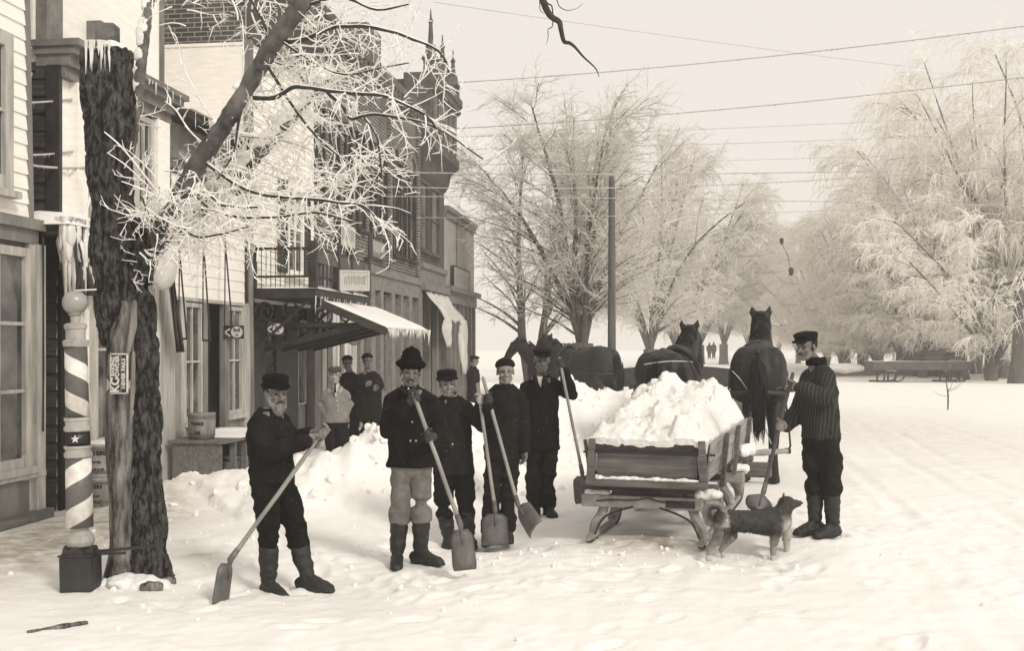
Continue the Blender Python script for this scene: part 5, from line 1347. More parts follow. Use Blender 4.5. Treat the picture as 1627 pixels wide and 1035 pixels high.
def join_into(a,b):
    ma,mb_=a.data,b.data; bm=bmesh.new(); bm.from_mesh(ma); bm.from_mesh(mb_); bm.to_mesh(ma); bm.free(); bpy.data.objects.remove(b)
    ma.polygons.foreach_set('use_smooth',[True]*len(ma.polygons)); ma.update()
def person(label, Y0, J, ang, coat_m, tr_m, boot_m, hat_kind, hat_m, sk=skin, tilt=0, roll=0, boots='tall', coat_rl=None, coat_rd=None, hem=None, arm_r=(.070,.062,.050), leg_r=(.098,.078,.066), mous=None, beard=None, hair=hairm, brow=None, gl=None, hands=None, sl=None, group=None, hs=1.0, extras=None, vox=.0125, foldamp=.009, gz=None):
    def Q(k):
        a=J[k]; return P(a[0],a[1],Y0+(a[2] if len(a)>2 else 0))
    pt={k:Q(k) for k in J}
    feet=(pt['anL']+pt['anR'])/2; base=Vector((feet.x,feet.y,min(pt['anL'].z,pt['anR'].z)-.08))
    # body: one continuous surface under the clothes, head and face included
    mb,W,M3=head_parts(None,base,pt['head'],ang,tilt,roll,scale=hs)
    sh=(pt['shL']+pt['shR'])/2; side=(pt['shR']-pt['shL']).normalized(); hip=(pt['hipL']+pt['hipR'])/2
    nb=sh+Vector((0,0,.03))
    mb.tube([pt['head']+M3@Vector((0,.02,-.05))*hs,pt['head'].lerp(nb,.6),nb+Vector((0,0,-.04))],[(.054*hs,.056*hs),(.056*hs,.058*hs),(.075,.07)],12,rnd_cap=True)
    mb.tube([sh,sh.lerp(hip,.3),sh.lerp(hip,.65),hip],[(.13,.08),(.15,.10),(.13,.095),(.14,.10)],14,side=side,rnd_cap=True)
    for s in 'LR':
        mb.tube([pt['sh'+s]+(sh-pt['sh'+s])*.2-Vector((0,0,.06)),pt['el'+s],pt['wr'+s]],[.045,.042,.032],10,rnd_cap=True)
        d_=pt['toe'+s]-pt['an'+s]; d_.z=0; d_=d_.normalized()
        mb.tube([pt['hip'+s],pt['kn'+s],pt['an'+s]-Vector((0,0,.03))],[.08,.05,.034],10,rnd_cap=True)
        mb.tube([pt['an'+s]-Vector((0,0,.04)),pt['an'+s]-Vector((0,0,.055))+d_*.09],[.03,.02],8,rnd_cap=True)
        if hands and s in hands and (not gl):
            h=hands[s]
            if h[0]=='grip': grip(mb,pt['wr'+s],h[1],h[2])
            else: relaxed(mb,pt['wr'+s],h[1],h[2])
    o=mb.remesh('person',sk,None,off=base,voxel=.0075,smooth=2,fac=.4); o.location=base
    tag(o,label,'person',group)
    face_extras(o,base,W,M3,hs,brow,mous,beard,hair)
    if hat_kind: hat(hat_kind,o,base,W,M3,hs,hat_m)
    # trousers
    mb=MB()
    mb.tube([hip+Vector((0,0,.10)),hip,hip-Vector((0,0,.05))],[(.165,.12),(.17,.125),(.15,.12)],14,side=side,rnd_cap=True)
    legs=[]
    for s in 'LR':
        mb=MB() if legs else mb; legs.append(mb)
        h,k,a=pt['hip'+s],pt['kn'+s],pt['an'+s]; end=k.lerp(a,.42 if boots=='tall' else .93)
        mid=h.lerp(k,.5)
        mb.tube([h,mid,k,k.lerp(end,.55),end,end+(end-k)*.06],[leg_r[0],leg_r[0]*.95,leg_r[1]*1.05,leg_r[2]*1.1,leg_r[2]*(1.04 if boots=='tall' else 1.05),leg_r[2]*(.8 if boots=='tall' else .95)],14,rnd_cap=False)
    q0=legs[0].remesh('trousers',tr_m,o,off=base,voxel=vox,smooth=3,disp=fold(foldamp*1.9,8,2.0,3+Y0)); q1=legs[1].remesh('trousers',tr_m,None,off=base,voxel=vox,smooth=3,disp=fold(foldamp*1.9,8,2.0,9+Y0)); join_into(q0,q1)
    # boots: one mesh each
    for s in 'LR':
        k,a,t=pt['kn'+s],pt['an'+s],pt['toe'+s]; mb=MB()
        top=k.lerp(a,.30 if boots=='tall' else .80)
        tall=boots=='tall'
        mb.tube([top,k.lerp(a,.6) if tall else k.lerp(a,.9),a+Vector((0,0,.03)),a-Vector((0,0,.04))],[.074 if tall else .060,.068 if tall else .057,.056,.052],14,rnd_cap=False)
        d=(t-a); d.z=0; L=max(.16,min(.19,d.length)); d.normalize(); sd_=Vector((-d.y,d.x,0)); sole=base.z+.0
        sole=a.z-.085
        def B(f,h): q=a+d*f; q.z=sole+h; return q
        mb.tube([B(-.06,.05),B(.0,.062),B(.06,.060),B(L*.7,.045),B(L+.02,.034)],[(.042,.05),(.046,.062),(.048,.058),(.052,.040),(.040,.026)],14,side=sd_,rnd_cap=True)
        mb.tube([B(-.07,.014),B(.02,.012),B(L*.65,.012),B(L+.04,.016)],[(.042,.016),(.044,.014),(.056,.014),(.040,.012)],12,side=sd_,rnd_cap=True)
        b=mb.remesh('boot',boot_m,o,off=base,voxel=.0105,smooth=2,disp=fold(.008,12,2.2,5))
    # coat
    mb=MB()
    hz=hem if hem is not None else .16
    hemp=hip-Vector((0,0,hz)); 
    rl=coat_rl or (.09,.175,.19,.175,.19,.205); rd=coat_rd or (.085,.115,.13,.125,.135,.15)
    pth=[nb+Vector((0,0,.02)),nb-Vector((0,0,.03)),sh-Vector((0,0,.07)),sh.lerp(hip,.3),sh.lerp(hip,.65),hip,hemp]
    rl=(rl[0]*.78,rl[0]*1.35)+tuple(rl[1:]); rd=(rd[0]*.8,rd[0]*1.05)+tuple(rd[1:])
    mb.tube(pth,[(a,b) for a,b in zip(rl,rd)],20,side=side)
    for s in 'LR':
        e=pt['el'+s]; w=pt['wr'+s]; h=pt['sh'+s]
        h=h+(sh-h)*.10-Vector((0,0,.045))
        mb.tube([h+(sh-h)*.35+Vector((0,0,.03)),h,h.lerp(e,.5),e,e.lerp(w,.5),w],[arm_r[0]*.75,arm_r[0]*1.04,arm_r[0],arm_r[1]*1.08,arm_r[1],arm_r[2]],14,rnd_cap=True)
    # collar
    mb.tube([nb+side*(.075*math.cos(2*PI*k/14))+side.cross(Vector((0,0,1)))*(.07*math.sin(2*PI*k/14))+Vector((0,0,.012)) for k in range(15)],[(.03,.014)]*15,8,side=Vector((0,0,1)))
    cm=mb.remesh('coat',coat_m,o,off=base,voxel=vox,smooth=3,disp=fold(foldamp*1.5,8,1.4,1+Y0))
    if gl:
        for s in 'LR':
            if not hands or s not in hands: continue
            h=hands[s]; mb=MB()
            if h[0]=='grip': grip(mb,pt['wr'+s],h[1],h[2],flip=h[3] if len(h)>3 else 1)
            else: relaxed(mb,pt['wr'+s],h[1],h[2])
            mb.tube([pt['wr'+s].lerp(pt['el'+s],.14),pt['wr'+s]],[.044,.036],12,rnd_cap=True)
            mb.remesh('glove',gl if not isinstance(gl,dict) else gl[s],o,off=base,voxel=.0065,smooth=2,fac=.4)
    # buttons down the front
    fwd=side.cross(Vector((0,0,1))); fwd=fwd if fwd.y<0 or abs(side.x)<.5 else -fwd
    if extras: extras(o,base,pt,W,M3,sh,hip,side,fwd,cm)
    return o,pt,W,M3
def buttons(o,base,pts,m,r=.009):
    for p in pts:
        mb=MB(); mb.ell(p,(r,r*.5,r),k=8,h=6); mb.build('button',m,o,off=base,smooth=True)
def MBcollar(o,base,sh,W):
    mb=MB(); c=sh+Vector((-.02,-.01,.095))
    mb.tube([c+Vector((.078*math.cos(2*PI*k/14),.074*math.sin(2*PI*k/14),-.005)) for k in range(15)],[(.042,.014)]*15,8,side=Z)
    mb.remesh('collar',wool_black,o,off=base,voxel=.01,smooth=2,disp=fold(.004))
def front_pt(o,p0,base):
    """nearest coat point seen from the front"""
    best=None
    return p0

shaft_m=mat('ash_handle',.34,.2,scale=5,stretch=(1,1,.3),rough=.6,bump=.2); shaft_d=mat('dark_handle',.09,.05,scale=5,stretch=(1,1,.3),rough=.6)
steel=mat('worn_steel',.14,.05,scale=7,rough=.5,metal=.0,spec=.6,bump=.4,lo=.3,hi=.7)
def shovel(label,top,sock,tip,wdir,w=.20,dish=.03,hm=None,flare=1.0,group='shovels',rounded=False,knob=False):
    top=Vector(top); sock=Vector(sock); tip=Vector(tip)
    o=empty('shovel',tip,0,label,'shovel',group)
    hm=hm or shaft_m
    mb=MB(); d=(sock-top).normalized(); ps=[top.lerp(sock,i/12) for i in range(13)]
    ps=[p+Vector((.004*nz(i*.4,top.x,1),.004*nz(i*.4,top.x,5),0)) for i,p in enumerate(ps)]
    mb.tube(ps,[.0165]*11+[.018,.019],10,rnd_cap=True)
    if knob: mb.ell(top,(.028,.028,.028),k=10,h=8)
    mb.build('handle',hm,o,off=tip,smooth=True)
    L=(tip-sock).length; ld=(tip-sock).normalized(); wd=Vector(wdir); wd=(wd-ld*wd.dot(ld)).normalized(); nn=ld.cross(wd)
    mb=MB(); mb.tube([sock-d*.09,sock,sock+ld*.05],[.021,.024,.012],10); mb.tube([sock+ld*.02,sock+ld*.14+nn*.012],[.016,.006],8); mb.build('socket',steel,o,off=tip,smooth=True)
    g=[]
    for i in range(9):
        v=i/8; row=[]
        for j in range(9):
            x=(j/8-.5)*w*(flare if False else 1)*(1-.12*(1-v))
            rd=1.0
            if rounded: rd=math.sqrt(max(0,1-(max(0,v-.35)/.66)**2))
            else: rd=1-.10*max(0,(v-.85)/.15)**2
            e=abs(j/8-.5)*2
            if v<.14: x*=.55+.45*(v/.14)
            z=-dish*e**3*1.2-dish*1.2*max(0,.25-v)/.25*0 - .02*math.sin(PI*v)*0
            row.append(sock+ld*(.03+(L-.03)*v)+wd*x*rd+nn*(z))
        g.append(row)
    mb=MB(); mb.sheet(g,thick=.004); mb.build('blade',steel,o,off=tip,smooth=True)
    return o
Z=Vector((0,0,1))
# ---- 1: bearded man, near left
J=dict(head=(438,625,-.02),shL=(408,664,-.10),shR=(448,662,.12),elL=(428,721,-.20),wrL=(484,702,-.20),elR=(462,708,.16),wrR=(492,690,.02),
  hipL=(420,762,-.05),hipR=(444,762,.08),knL=(427,842,-.05),knR=(469,838,.10),anL=(427,930,0),anR=(488,921,.05),toeL=(454,946,-.16),toeR=(530,938,-.05))
Y1=8.2
gtop=P(516,683,Y1-.14); sck=P(366,890,Y1-.30); axs=(sck-gtop).normalized()
gh=P(502,702,Y1-.16)
o,pt,W,M3=person('bearded man in black cap leaning on a long shovel, nearest of the crew',Y1,J,R(38),wool_dark,wool_black,leather,'pillbox',fur_m,skin2,tilt=R(-4),boots='tall',
  coat_rl=(.085,.165,.18,.165,.16,.15),coat_rd=(.085,.13,.16,.155,.15,.16),hem=.02,arm_r=(.076,.070,.052),beard=hair_g,mous=hair_b,hair=hairm,gl={'L':mitt_l,'R':mitt_l},
  hands={'L':('grip',gh,-axs),'R':('grip',gtop+axs*.02,-axs)})
shovel('long handled shovel slanting down left from the bearded man, its blade edge-on',gtop-axs*.02,sck,P(356,962,Y1-.36),Vector((.25,1,0)),.24,.03)
# ---- 2: man in fur hat
J=dict(head=(652,592,-.03),shL=(622,628,0),shR=(684,630,.02),elL=(618,684,-.08),wrL=(646,646,-.22),elR=(699,686,-.05),wrR=(692,694,-.16),
  hipL=(640,730,0),hipR=(668,730,0),knL=(637,790,-.03),knR=(669,790,-.02),anL=(631,884,0),anR=(668,880,.02),toeL=(630,898,-.20),toeR=(702,890,-.10))
Y2=8.95
gt=P(659,631,Y2-.27); sck=P(732,836,Y2-.55); axs=(sck-gt).normalized(); g2=gt.lerp(sck,.315)
def ex2(o,base,pt,W,M3,sh,hip,side,fwd,cm):
    ps=[]
    for px,py,dd in ((649,618,.15),(655,671,.21),(652,701,.20),(661,701,.20)): ps.append(P(px,py,Y2-dd))
    buttons(o,base,ps,whitee,.008)
    mb=MB(); c=P(652,620,Y2-.05)
    mb.tube([c+Vector((-.07,-.02,.03)),c+Vector((-.05,-.085,-.005)),c+Vector((0,-.10,-.035)),c+Vector((.05,-.085,-.005)),c+Vector((.07,-.02,.03))],[(.028,.012)]*5,8,side=Z); mb.remesh('scarf',wool_navy,o,off=base,voxel=.009,smooth=2)
    for x,a in ((613,'L'),(688,'R')):
        pass
o,pt,W,M3=person('man in black fur hat, dark coat and pale grey trousers in high boots',Y2,J,R(10),wool_black,grey_tr,rubber,'fur',fur_m,skin2,tilt=R(-3),roll=R(-4),
  coat_rl=(.085,.165,.19,.185,.19,.205),coat_rd=(.085,.115,.135,.13,.14,.15),hem=.06,arm_r=(.078,.074,.055),leg_r=(.094,.080,.079),foldamp=.006,mous=hair_b,hair=None,gl={'L':mitt_d,'R':mitt_d},
  hands={'L':('grip',gt,-axs),'R':('grip',g2,-axs,-1)},extras=ex2)
shovel('square steel shovel held upright by the man in the fur hat',gt-axs*.03,sck,P(739,907,Y2-.60),Vector((1,.05,0)),.185,.028)
# ---- 3: man with a pipe
J=dict(head=(711,611,-.02),shL=(690,640,.02),shR=(742,641,.0),elL=(688,690,.06),wrL=(700,720,-.05),elR=(765,676,-.10),wrR=(764,645,-.22),
  hipL=(708,738,0),hipR=(734,738,0),knL=(704,800,-.03),knR=(740,795,-.03),anL=(713,858,0),anR=(745,854,0),toeL=(708,866,-.22),toeR=(752,866,-.22))
Y3=10.4
gt=P(760,618,Y3-.26); sck=P(787,812,Y3-.42); axs=(sck-gt).normalized(); g3=gt+axs*.10
def ex3(o,base,pt,W,M3,sh,hip,side,fwd,cm):
    mb=MB(); a=W(.02,-.09,-.072); b=W(.045,-.145,-.085); mb.tube([a,b],.005,6); mb.tube([b+Vector((0,0,-.012)),b+Vector((.002,-.004,.024))],[.012,.015],10); mb.build('pipe',darkp,o,off=base,smooth=True)
    buttons(o,base,[P(719,706,Y3-.19)],whitee,.008)
o,pt,W,M3=person('man with a pipe and flat-topped cap, right of the man in fur hat',Y3,J,R(12),wool_navy,wool_black,leather,'pillbox',wool_black,skin,roll=R(3),
  coat_rl=(.085,.165,.18,.175,.18,.19),hem=.09,gl={'R':mat('white_mitten',.42,.28,scale=30),'L':mitt_l},hair=hairm,hands={'R':('grip',g3,-axs)},extras=ex3)
shovel('square shovel standing straight beneath a pale mitten',gt-axs*.04,sck,P(787,868,Y3-.46),Vector((1,.1,0)),.255,.035)
# ---- 4: young man
J=dict(head=(803,591,-.02),shL=(779,622,.0),shR=(824,624,.0),elL=(767,674,-.05),wrL=(778,648,-.22),elR=(833,678,.0),wrR=(834,713,-.05),
  hipL=(787,722,0),hipR=(810,722,0),knL=(781,790,-.03),knR=(808,788,-.02),anL=(777,850,0),anR=(806,846,0),toeL=(772,858,-.2),toeR=(808,856,-.2))
Y4=10.3
gt=P(769,606,Y4-.22); sck=P(823,803,Y4-.36); axs=(sck-gt).normalized(); g4=gt+axs*.17
o,pt,W,M3=person('clean-shaven young man with a dark cap pushed back, standing between two shovels',Y4,J,R(4),wool_dark,wool_navy,leather,'tuque',wool_black,skin,roll=R(2),
  coat_rl=(.08,.15,.165,.16,.165,.175),hem=.05,leg_r=(.095,.078,.07),boots='low',gl={'L':mitt_d,'R':mitt_l},hair=hairm,hands={'L':('grip',g4,-axs,-1),'R':('relaxed',Vector((0,-.05,-1)),Vector((.5,-1,0)))})
shovel('shovel resting slantwise with its blade lying tilted in the snow',gt-axs*.03,sck,P(848,842,Y4-.62),Vector((.6,-.5,.75)),.22,.03)
# ---- 5: man in long coat
J=dict(head=(861,574,-.02),shL=(836,608,.0),shR=(885,606,.0),elL=(829,652,.04),wrL=(834,694,-.05),elR=(908,628,-.08),wrR=(897,592,-.16),
  hipL=(848,702,0),hipR=(872,702,0),knL=(848,757,-.02),knR=(870,755,-.02),anL=(851,808,0),anR=(871,808,0),toeL=(846,815,-.22),toeR=(880,817,-.20))
Y5=11.6
gt=P(889,570,Y5-.2); sck=P(925,752,Y5-.30); axs=(sck-gt).normalized(); g5=gt+axs*.05
def ex5(o,base,pt,W,M3,sh,hip,side,fwd,cm):
    mb=MB(); c=P(858,606,Y5-.135); mb.add([c+Vector((-.045,.02,.05)),c+Vector((.045,.02,.05)),c+Vector((.008,-.012,-.07)),c+Vector((-.045,.03,.05)),c+Vector((.045,.03,.05)),c+Vector((.008,0,-.07))],[(0,2,1),(3,4,5),(0,1,4,3),(1,2,5,4),(2,0,3,5)]); mb.build('shirt_front',linen,o,off=base)
    mb=MB()
    for s_ in (-1,1): mb.tube([c+Vector((s_*.055,.01,.06)),c+Vector((s_*.05,-.02,-.0)),c+Vector((s_*.015,-.035,-.13))],[(.020,.008),(.030,.008),(.008,.006)],6,side=Vector((1,0,0)))
    mb.build('lapel',wool_dark,o,off=base,smooth=True)
o,pt,W,M3=person('grey-moustached man in long dark coat and cap, one arm raised on a shovel handle',Y5,J,R(3),wool_black,wool_dark,leather,'cap',wool_black,skin2,roll=R(-3),
  coat_rl=(.085,.165,.18,.175,.185,.20),hem=.08,boots='low',leg_r=(.1,.085,.075),mous=hair_g,beard=None,hair=hair_g,gl={'R':mitt_d,'L':mitt_d},hands={'R':('grip',g5,-axs),'L':('relaxed',Vector((0,-.05,-1)),Vector((.5,-1,0)))},extras=ex5)
shovel('shovel leaning behind the sled corner, under a raised dark glove',gt,sck,P(931,800,Y5-.34),Vector((1,.1,0)),.22,.03)
# ---- 6: man at the sled's right side
J=dict(head=(1281,552,-.02),shL=(1288,592,.13),shR=(1312,590,-.12),elL=(1268,656,.12),wrL=(1248,678,-.02),elR=(1312,634,-.24),wrR=(1272,616,-.26),
  hipL=(1294,690,.06),hipR=(1314,690,-.05),knL=(1294,745,.05),knR=(1320,742,-.04),anL=(1295,834,.05),anR=(1323,838,-.02),toeL=(1264,850,-.06),toeR=(1297,856,-.14))
Y6=9.7
gt=P(1258,600,Y6-.22); sck=P(1213,783,Y6-.26); axs=(sck-gt).normalized(); ga=P(1255,614,Y6-.22); gb=gt.lerp(sck,.42)
o,pt,W,M3=person('tall man in striped jacket, peaked cap and high boots, right of the horses',Y6,J,R(-50),striped,wool_navy,leather,'cap',wool_black,skin2,tilt=R(-3),
  coat_rl=(.085,.165,.185,.18,.185,.18),coat_rd=(.085,.13,.155,.155,.155,.16),hem=.03,arm_r=(.082,.076,.056),leg_r=(.10,.09,.078),mous=hair_b,hair=hairm,gl={'R':mitt_l,'L':mitt_l},
  hands={'R':('grip',ga,-axs,-1),'L':('grip',gb,-axs)},
  extras=lambda o,base,pt,W,M3,sh,hip,side,fwd,cm: MBcollar(o,base,sh,W))
if True: pass
shovel('dark scoop shovel held by the man in the striped jacket',gt-axs*.03,sck,P(1204,811,Y6-.36),Vector((1,.1,0)),.25,.05,shaft_d,rounded=True)

# ---- the boy in a cardigan
J=dict(head=(532,596,-.02),shL=(516,622,0),shR=(550,622,0),elL=(509,643,.04),wrL=(521,664,-.07),elR=(556,642,.04),wrR=(547,664,-.07),
  hipL=(525,668,0),hipR=(543,668,0),knL=(526,708,-.02),knR=(544,708,-.02),anL=(527,748,0),anR=(545,748,0),toeL=(524,752,-.2),toeR=(548,752,-.2))
Y7=15.0
def ex7(o,base,pt,W,M3,sh,hip,side,fwd,cm):
    c=P(533,616,Y7-.105)
    mb=MB(); mb.add([c+Vector((-.05,.05,.045)),c+Vector((.05,.05,.045)),c+Vector((.0,-.03,-.13)),c+Vector((-.05,.08,.045)),c+Vector((.05,.08,.045)),c+Vector((0,0,-.13)),c+Vector((0,-.02,.02))],[(0,2,6),(6,2,1),(0,6,1),(3,4,5),(0,1,4,3),(1,2,5,4),(2,0,3,5)]); mb.build('shirt_front',linen,o,off=base)
    mb=MB(); mb.tube([c+Vector((0,-.03,.05)),c+Vector((.002,-.045,.01)),c+Vector((.006,-.05,-.07))],[(.014,.008),(.010,.007),(.016,.007)],8,side=Vector((1,0,0))); mb.build('necktie',wool_dark,o,off=base,smooth=True)
    buttons(o,base,[P(535+i*.6,629+i*8,Y7-.165) for i in range(4)],whitee,.011)
    mb=MB(); mb.tube([hip+Vector((0,0,.03))+side*(.17*math.cos(2*PI*k/18))+Vector((0,.13*math.sin(2*PI*k/18),0)) for k in range(19)],[(.035,.012)]*19,8,side=Z); mb.remesh('knitted_hem',cardig,o,off=base,voxel=.012,smooth=1,disp=lambda p,n:.004*math.sin(math.atan2(n[1],n[0])*40))
o,pt,W,M3=person('boy in light cardigan and necktie with hands in pockets before the shop door',Y7,J,R(2),cardig,wool_dark,leather,'flat',tweed,mat('pale_skin',.36,.26,scale=18,rough=.65,bump=.1,warm=1.3),
  coat_rl=(.075,.145,.165,.172,.182,.182),coat_rd=(.075,.105,.125,.135,.142,.142),hem=.03,arm_r=(.058,.054,.046),leg_r=(.09,.078,.07),boots='low',hair=hairm,hs=.97,extras=ex7,vox=.014,foldamp=.006)
# ---- two dark figures by the shop front
J=dict(head=(584,574,-.02),shL=(573,596,0),shR=(600,596,0),elL=(572,614,-.02),wrL=(590,616,-.26),elR=(604,614,-.02),wrR=(595,608,-.26),
  hipL=(580,646,0),hipR=(595,646,0),knL=(580,685,0),knR=(595,685,0),anL=(582,718,0),anR=(594,718,0),toeL=(580,722,-.2),toeR=(598,722,-.2))
person('dark-coated passer-by with pale gloved hands held together, right of the boy',18.0,J,R(25),wool_dark,wool_black,leather,'tuque',wool_black,skin2,coat_rl=(.09,.19,.21,.20,.20,.21),hem=.22,boots='low',hair=hairm,vox=.02,gl={'L':mitt_l,'R':mitt_l},
  hands={'L':('relaxed',Vector((1,-.3,.1)),Vector((0,-.2,1))),'R':('relaxed',Vector((-1,-.4,-.2)),Vector((0,.2,1)))})
J=dict(head=(552,577,-.02),shL=(543,598,0),shR=(569,598,0),elL=(541,622,.02),wrL=(545,644,-.05),elR=(571,622,.02),wrR=(568,644,-.05),
  hipL=(549,650,0),hipR=(563,650,0),knL=(549,685,0),knR=(563,685,0),anL=(550,716,0),anR=(562,716,0),toeL=(548,720,-.2),toeR=(566,720,-.2))
person('dark-coated man half hidden behind the boy in the cardigan',18.4,J,R(15),wool_black,wool_black,leather,'tuque',wool_black,skin2,coat_rl=(.09,.18,.20,.19,.19,.20),hem=.2,boots='low',hair=hairm,vox=.02)
# ---- man down the street, seen beside the last shop
J=dict(head=(754,573,0),shL=(747,586,.14),shR=(757,586,-.14),elL=(750,604,.16),wrL=(755,620,.1),elR=(752,606,-.18),wrR=(757,622,-.14),
  hipL=(751,622,.06),hipR=(753,622,-.06),knL=(752,644,.06),knR=(755,644,-.06),anL=(749,660,.06),anR=(755,660,-.06),toeL=(754,663,.05),toeR=(760,663,-.08))
person('man in dark coat and cap in profile, beyond the last shop',27.0,J,R(75),wool_dark,wool_black,leather,'flat',wool_black,skin,coat_rl=(.09,.17,.18,.175,.18,.19),coat_rd=(.09,.13,.15,.15,.15,.16),hem=.25,boots='low',hair=hairm,vox=.02)
# ---- far pair walking on the road
for i,(px,h) in enumerate(((1127,0),(1134,.05))):
    YY=118.0; zz0=(CAMZ-(570-HY)/F_PX*YY); b=P(px,570,YY)
    mb=MB(); mb.ell(b+Vector((0,0,1.60+h)),(.11,.11,.13)); mb.tube([b+Vector((0,0,1.5+h)),b+Vector((0,0,1.35+h)),b+Vector((0,0,.9)),b+Vector((0,0,.55))],[(.07,.07),(.22,.13),(.20,.14),(.24,.17)],12,side=Vector((1,0,0)))
    for s_ in (-1,1):
        mb.tube([b+Vector((s_*.09,0,.7)),b+Vector((s_*.10,-.05*s_,0))],[.09,.07],8,rnd_cap=True); mb.tube([b+Vector((s_*.22,0,1.35+h)),b+Vector((s_*.27,0,1.05)),b+Vector((s_*.25,-.05,.8))],[.07,.06,.05],8,rnd_cap=True)
    o=mb.remesh('person',wool_navy,None,off=b,voxel=.035,smooth=2); o.location=b; tag(o,['left one of two tiny figures far up the snowy road','right one of two tiny figures far up the snowy road'][i],'person')
# ================================================================== animals and sleds
hide=mat('dark_horse_hide',.011,.006,scale=5,rough=.55,bump=.35,bscale=140,disp_dist=.003,spec=.35)
hide2=mat('brown_horse_hide',.035,.02,scale=5,rough=.7,bump=.3,bscale=140,spec=.25)
strapm=mat('harness_leather',.03,.015,scale=20,rough=.5,spec=.4); hairh=mat('horse_hair',.009,.005,scale=40,rough=.8)
def horse(label,pos,rz,hm,neck_yaw=0,neck_up=0,scale=1.0,hind=(0,0),fore=(0,0),group=None,breech=True,vox=.02):
    root=empty('horse',pos,rz,label,'horse',group); root.scale=(scale,)*3
    X=Vector((1,0,0)); mb=MB()
    yy=[(-1.0,1.36,.10,.14),(-.92,1.34,.25,.30),(-.70,1.33,.345,.385),(-.42,1.33,.345,.385),(-.1,1.25,.335,.385),(.22,1.22,.335,.42),(.52,1.26,.285,.43),(.74,1.27,.21,.36),(.90,1.25,.10,.2)]
    mb.tube([Vector((0,y,z)) for y,z,_,_ in yy],[(a,b) for _,_,a,b in yy],20,side=X)
    for s in (-1,1):
        mb.ell((s*.17,-.70,1.35),(.19,.27,.34)); mb.ell((s*.19,.58,1.15),(.14,.22,.34))
    q=Matrix.Rotation(neck_yaw,3,'Z')
    def N(x,y,z): v=q@Vector((x,y-.55,0)); return Vector((v.x,v.y+.55,z+neck_up*(min(1,max(0,(y-.6)/.7)))))
    nk=[N(0,.50,1.36),N(0,.80,1.56),N(0,1.06,1.80),N(0,1.20,1.97)]
    mb.tube(nk,[(.22,.34),(.185,.27),(.155,.20),(.14,.15)],16,side=q@X,rnd_cap=True)
    hd=[N(0,1.18,2.02),N(0,1.34,1.93),N(0,1.52,1.74),N(0,1.66,1.55),N(0,1.70,1.48)]
    mb.tube(hd,[(.135,.12),(.145,.15),(.11,.115),(.09,.085),(.075,.07)],14,side=q@X,rnd_cap=True)
    for s in (-1,1):
        mb.tube([N(s*.085,1.16,2.04),N(s*.118,1.15,2.13),N(s*.125,1.17,2.22)],[(.046,.035),(.050,.024),(.008,.008)],10,side=q@X)
        o_=hind[0] if s<0 else hind[1]; f=fore[0] if s<0 else fore[1]
        mb.tube([(s*.17,-.72,1.25),(s*.21,-.56,.95),(s*.19,-.84+o_*.6,.60),(s*.18,-.83+o_,.36),(s*.18,-.80+o_,.17),(s*.18,-.76+o_,.06)],[(.19,.27),(.135,.19),(.068,.09),(.052,.062),(.060,.066),(.066,.075)],14,side=X)
        mb.tube([(s*.18,-.76+o_,.10),(s*.18,-.74+o_,.0)],[(.070,.082),(.085,.105)],14,side=X)
        mb.tube([(s*.19,.58,1.15),(s*.20,.60,.82),(s*.19,.62+f*.5,.56),(s*.18,.60+f,.34),(s*.18,.60+f,.16),(s*.18,.63+f,.06)],[(.13,.2),(.088,.11),(.070,.075),(.05,.056),(.058,.062),(.064,.07)],14,side=X)
        mb.tube([(s*.18,.63+f,.10),(s*.18,.65+f,.0)],[(.068,.078),(.083,.10)],14,side=X)
    mb.remesh('body',hm,root,voxel=vox,smooth=5,disp=lambda p,n:.012*nz(p[0]*3,p[1]*3,p[2]*3)+.003*nz(p[0]*30,p[1]*30,p[2]*12))
    L=Lines(); r=random.Random(int(pos[0]*100))
    for i in range(260):
        a=Vector((r.gauss(0,.03),-1.0+r.gauss(0,.015),1.46+r.gauss(0,.03))); l=r.uniform(.55,.95); pts=[a]
        for k in range(1,7):
            t=k/6; pts.append(a+Vector((r.gauss(0,.008)+a.x*.4*math.sin(t*2.4),-.10*math.sin(min(1,t*2)*1.5)-.02+r.gauss(0,.012),-l*t+.05*t*(1-t))))
        L.add(pts,[.010,.010,.010,.009,.007,.005,.002],3)
    link_mesh('tail',L.mesh('tail'),hairh,root)
    L=Lines()
    for i in range(330):
        u=r.random(); c=nk[0].lerp(nk[1],u*3) if u<1/3 else (nk[1].lerp(nk[2],u*3-1) if u<2/3 else nk[2].lerp(nk[3],u*3-2))
        w=(.33 if u<1/3 else .25 if u<2/3 else .17); sd=r.choice((-1,1)) if r.random()<.25 else 1
        top=c+(nk[3]-nk[0]).normalized().cross(q@X)*(-w if True else w)
        up=(q@X).cross((nk[3]-nk[0]).normalized()); up=up if up.z>0 else -up
        top=c+up*w*.97
        pts=[top+Vector((r.gauss(0,.015),0,0)),top+(q@X)*(sd*.05)+Vector((0,0,.01)),top+(q@X)*(sd*(.10+.03*r.random()))-Vector((0,0,.10)),top+(q@X)*(sd*(.12+.03*r.random()))-Vector((0,0,.22+.1*r.random()))]
        L.add(pts,[.010,.011,.009,.003],3)
    for i in range(40):
        a=N(r.gauss(0,.03),1.17,2.10); L.add([a,a+(q@Vector((r.gauss(0,.02),.08,.03))),a+(q@Vector((r.gauss(0,.03),.18,-.12)))],[.01,.01,.003],3)
    link_mesh('mane',L.mesh('mane'),hairh,root)
    # harness
    mb=MB(); c=N(0,.62,1.38); ax=(nk[1]-nk[0]).normalized(); e1=q@X; e2=e1.cross(ax)
    mb.tube([c+e1*(.27*math.cos(2*PI*k/20))+e2*(.42*math.sin(2*PI*k/20)) for k in range(21)],.05,8); mb.build('collar',strapm,root,smooth=True)
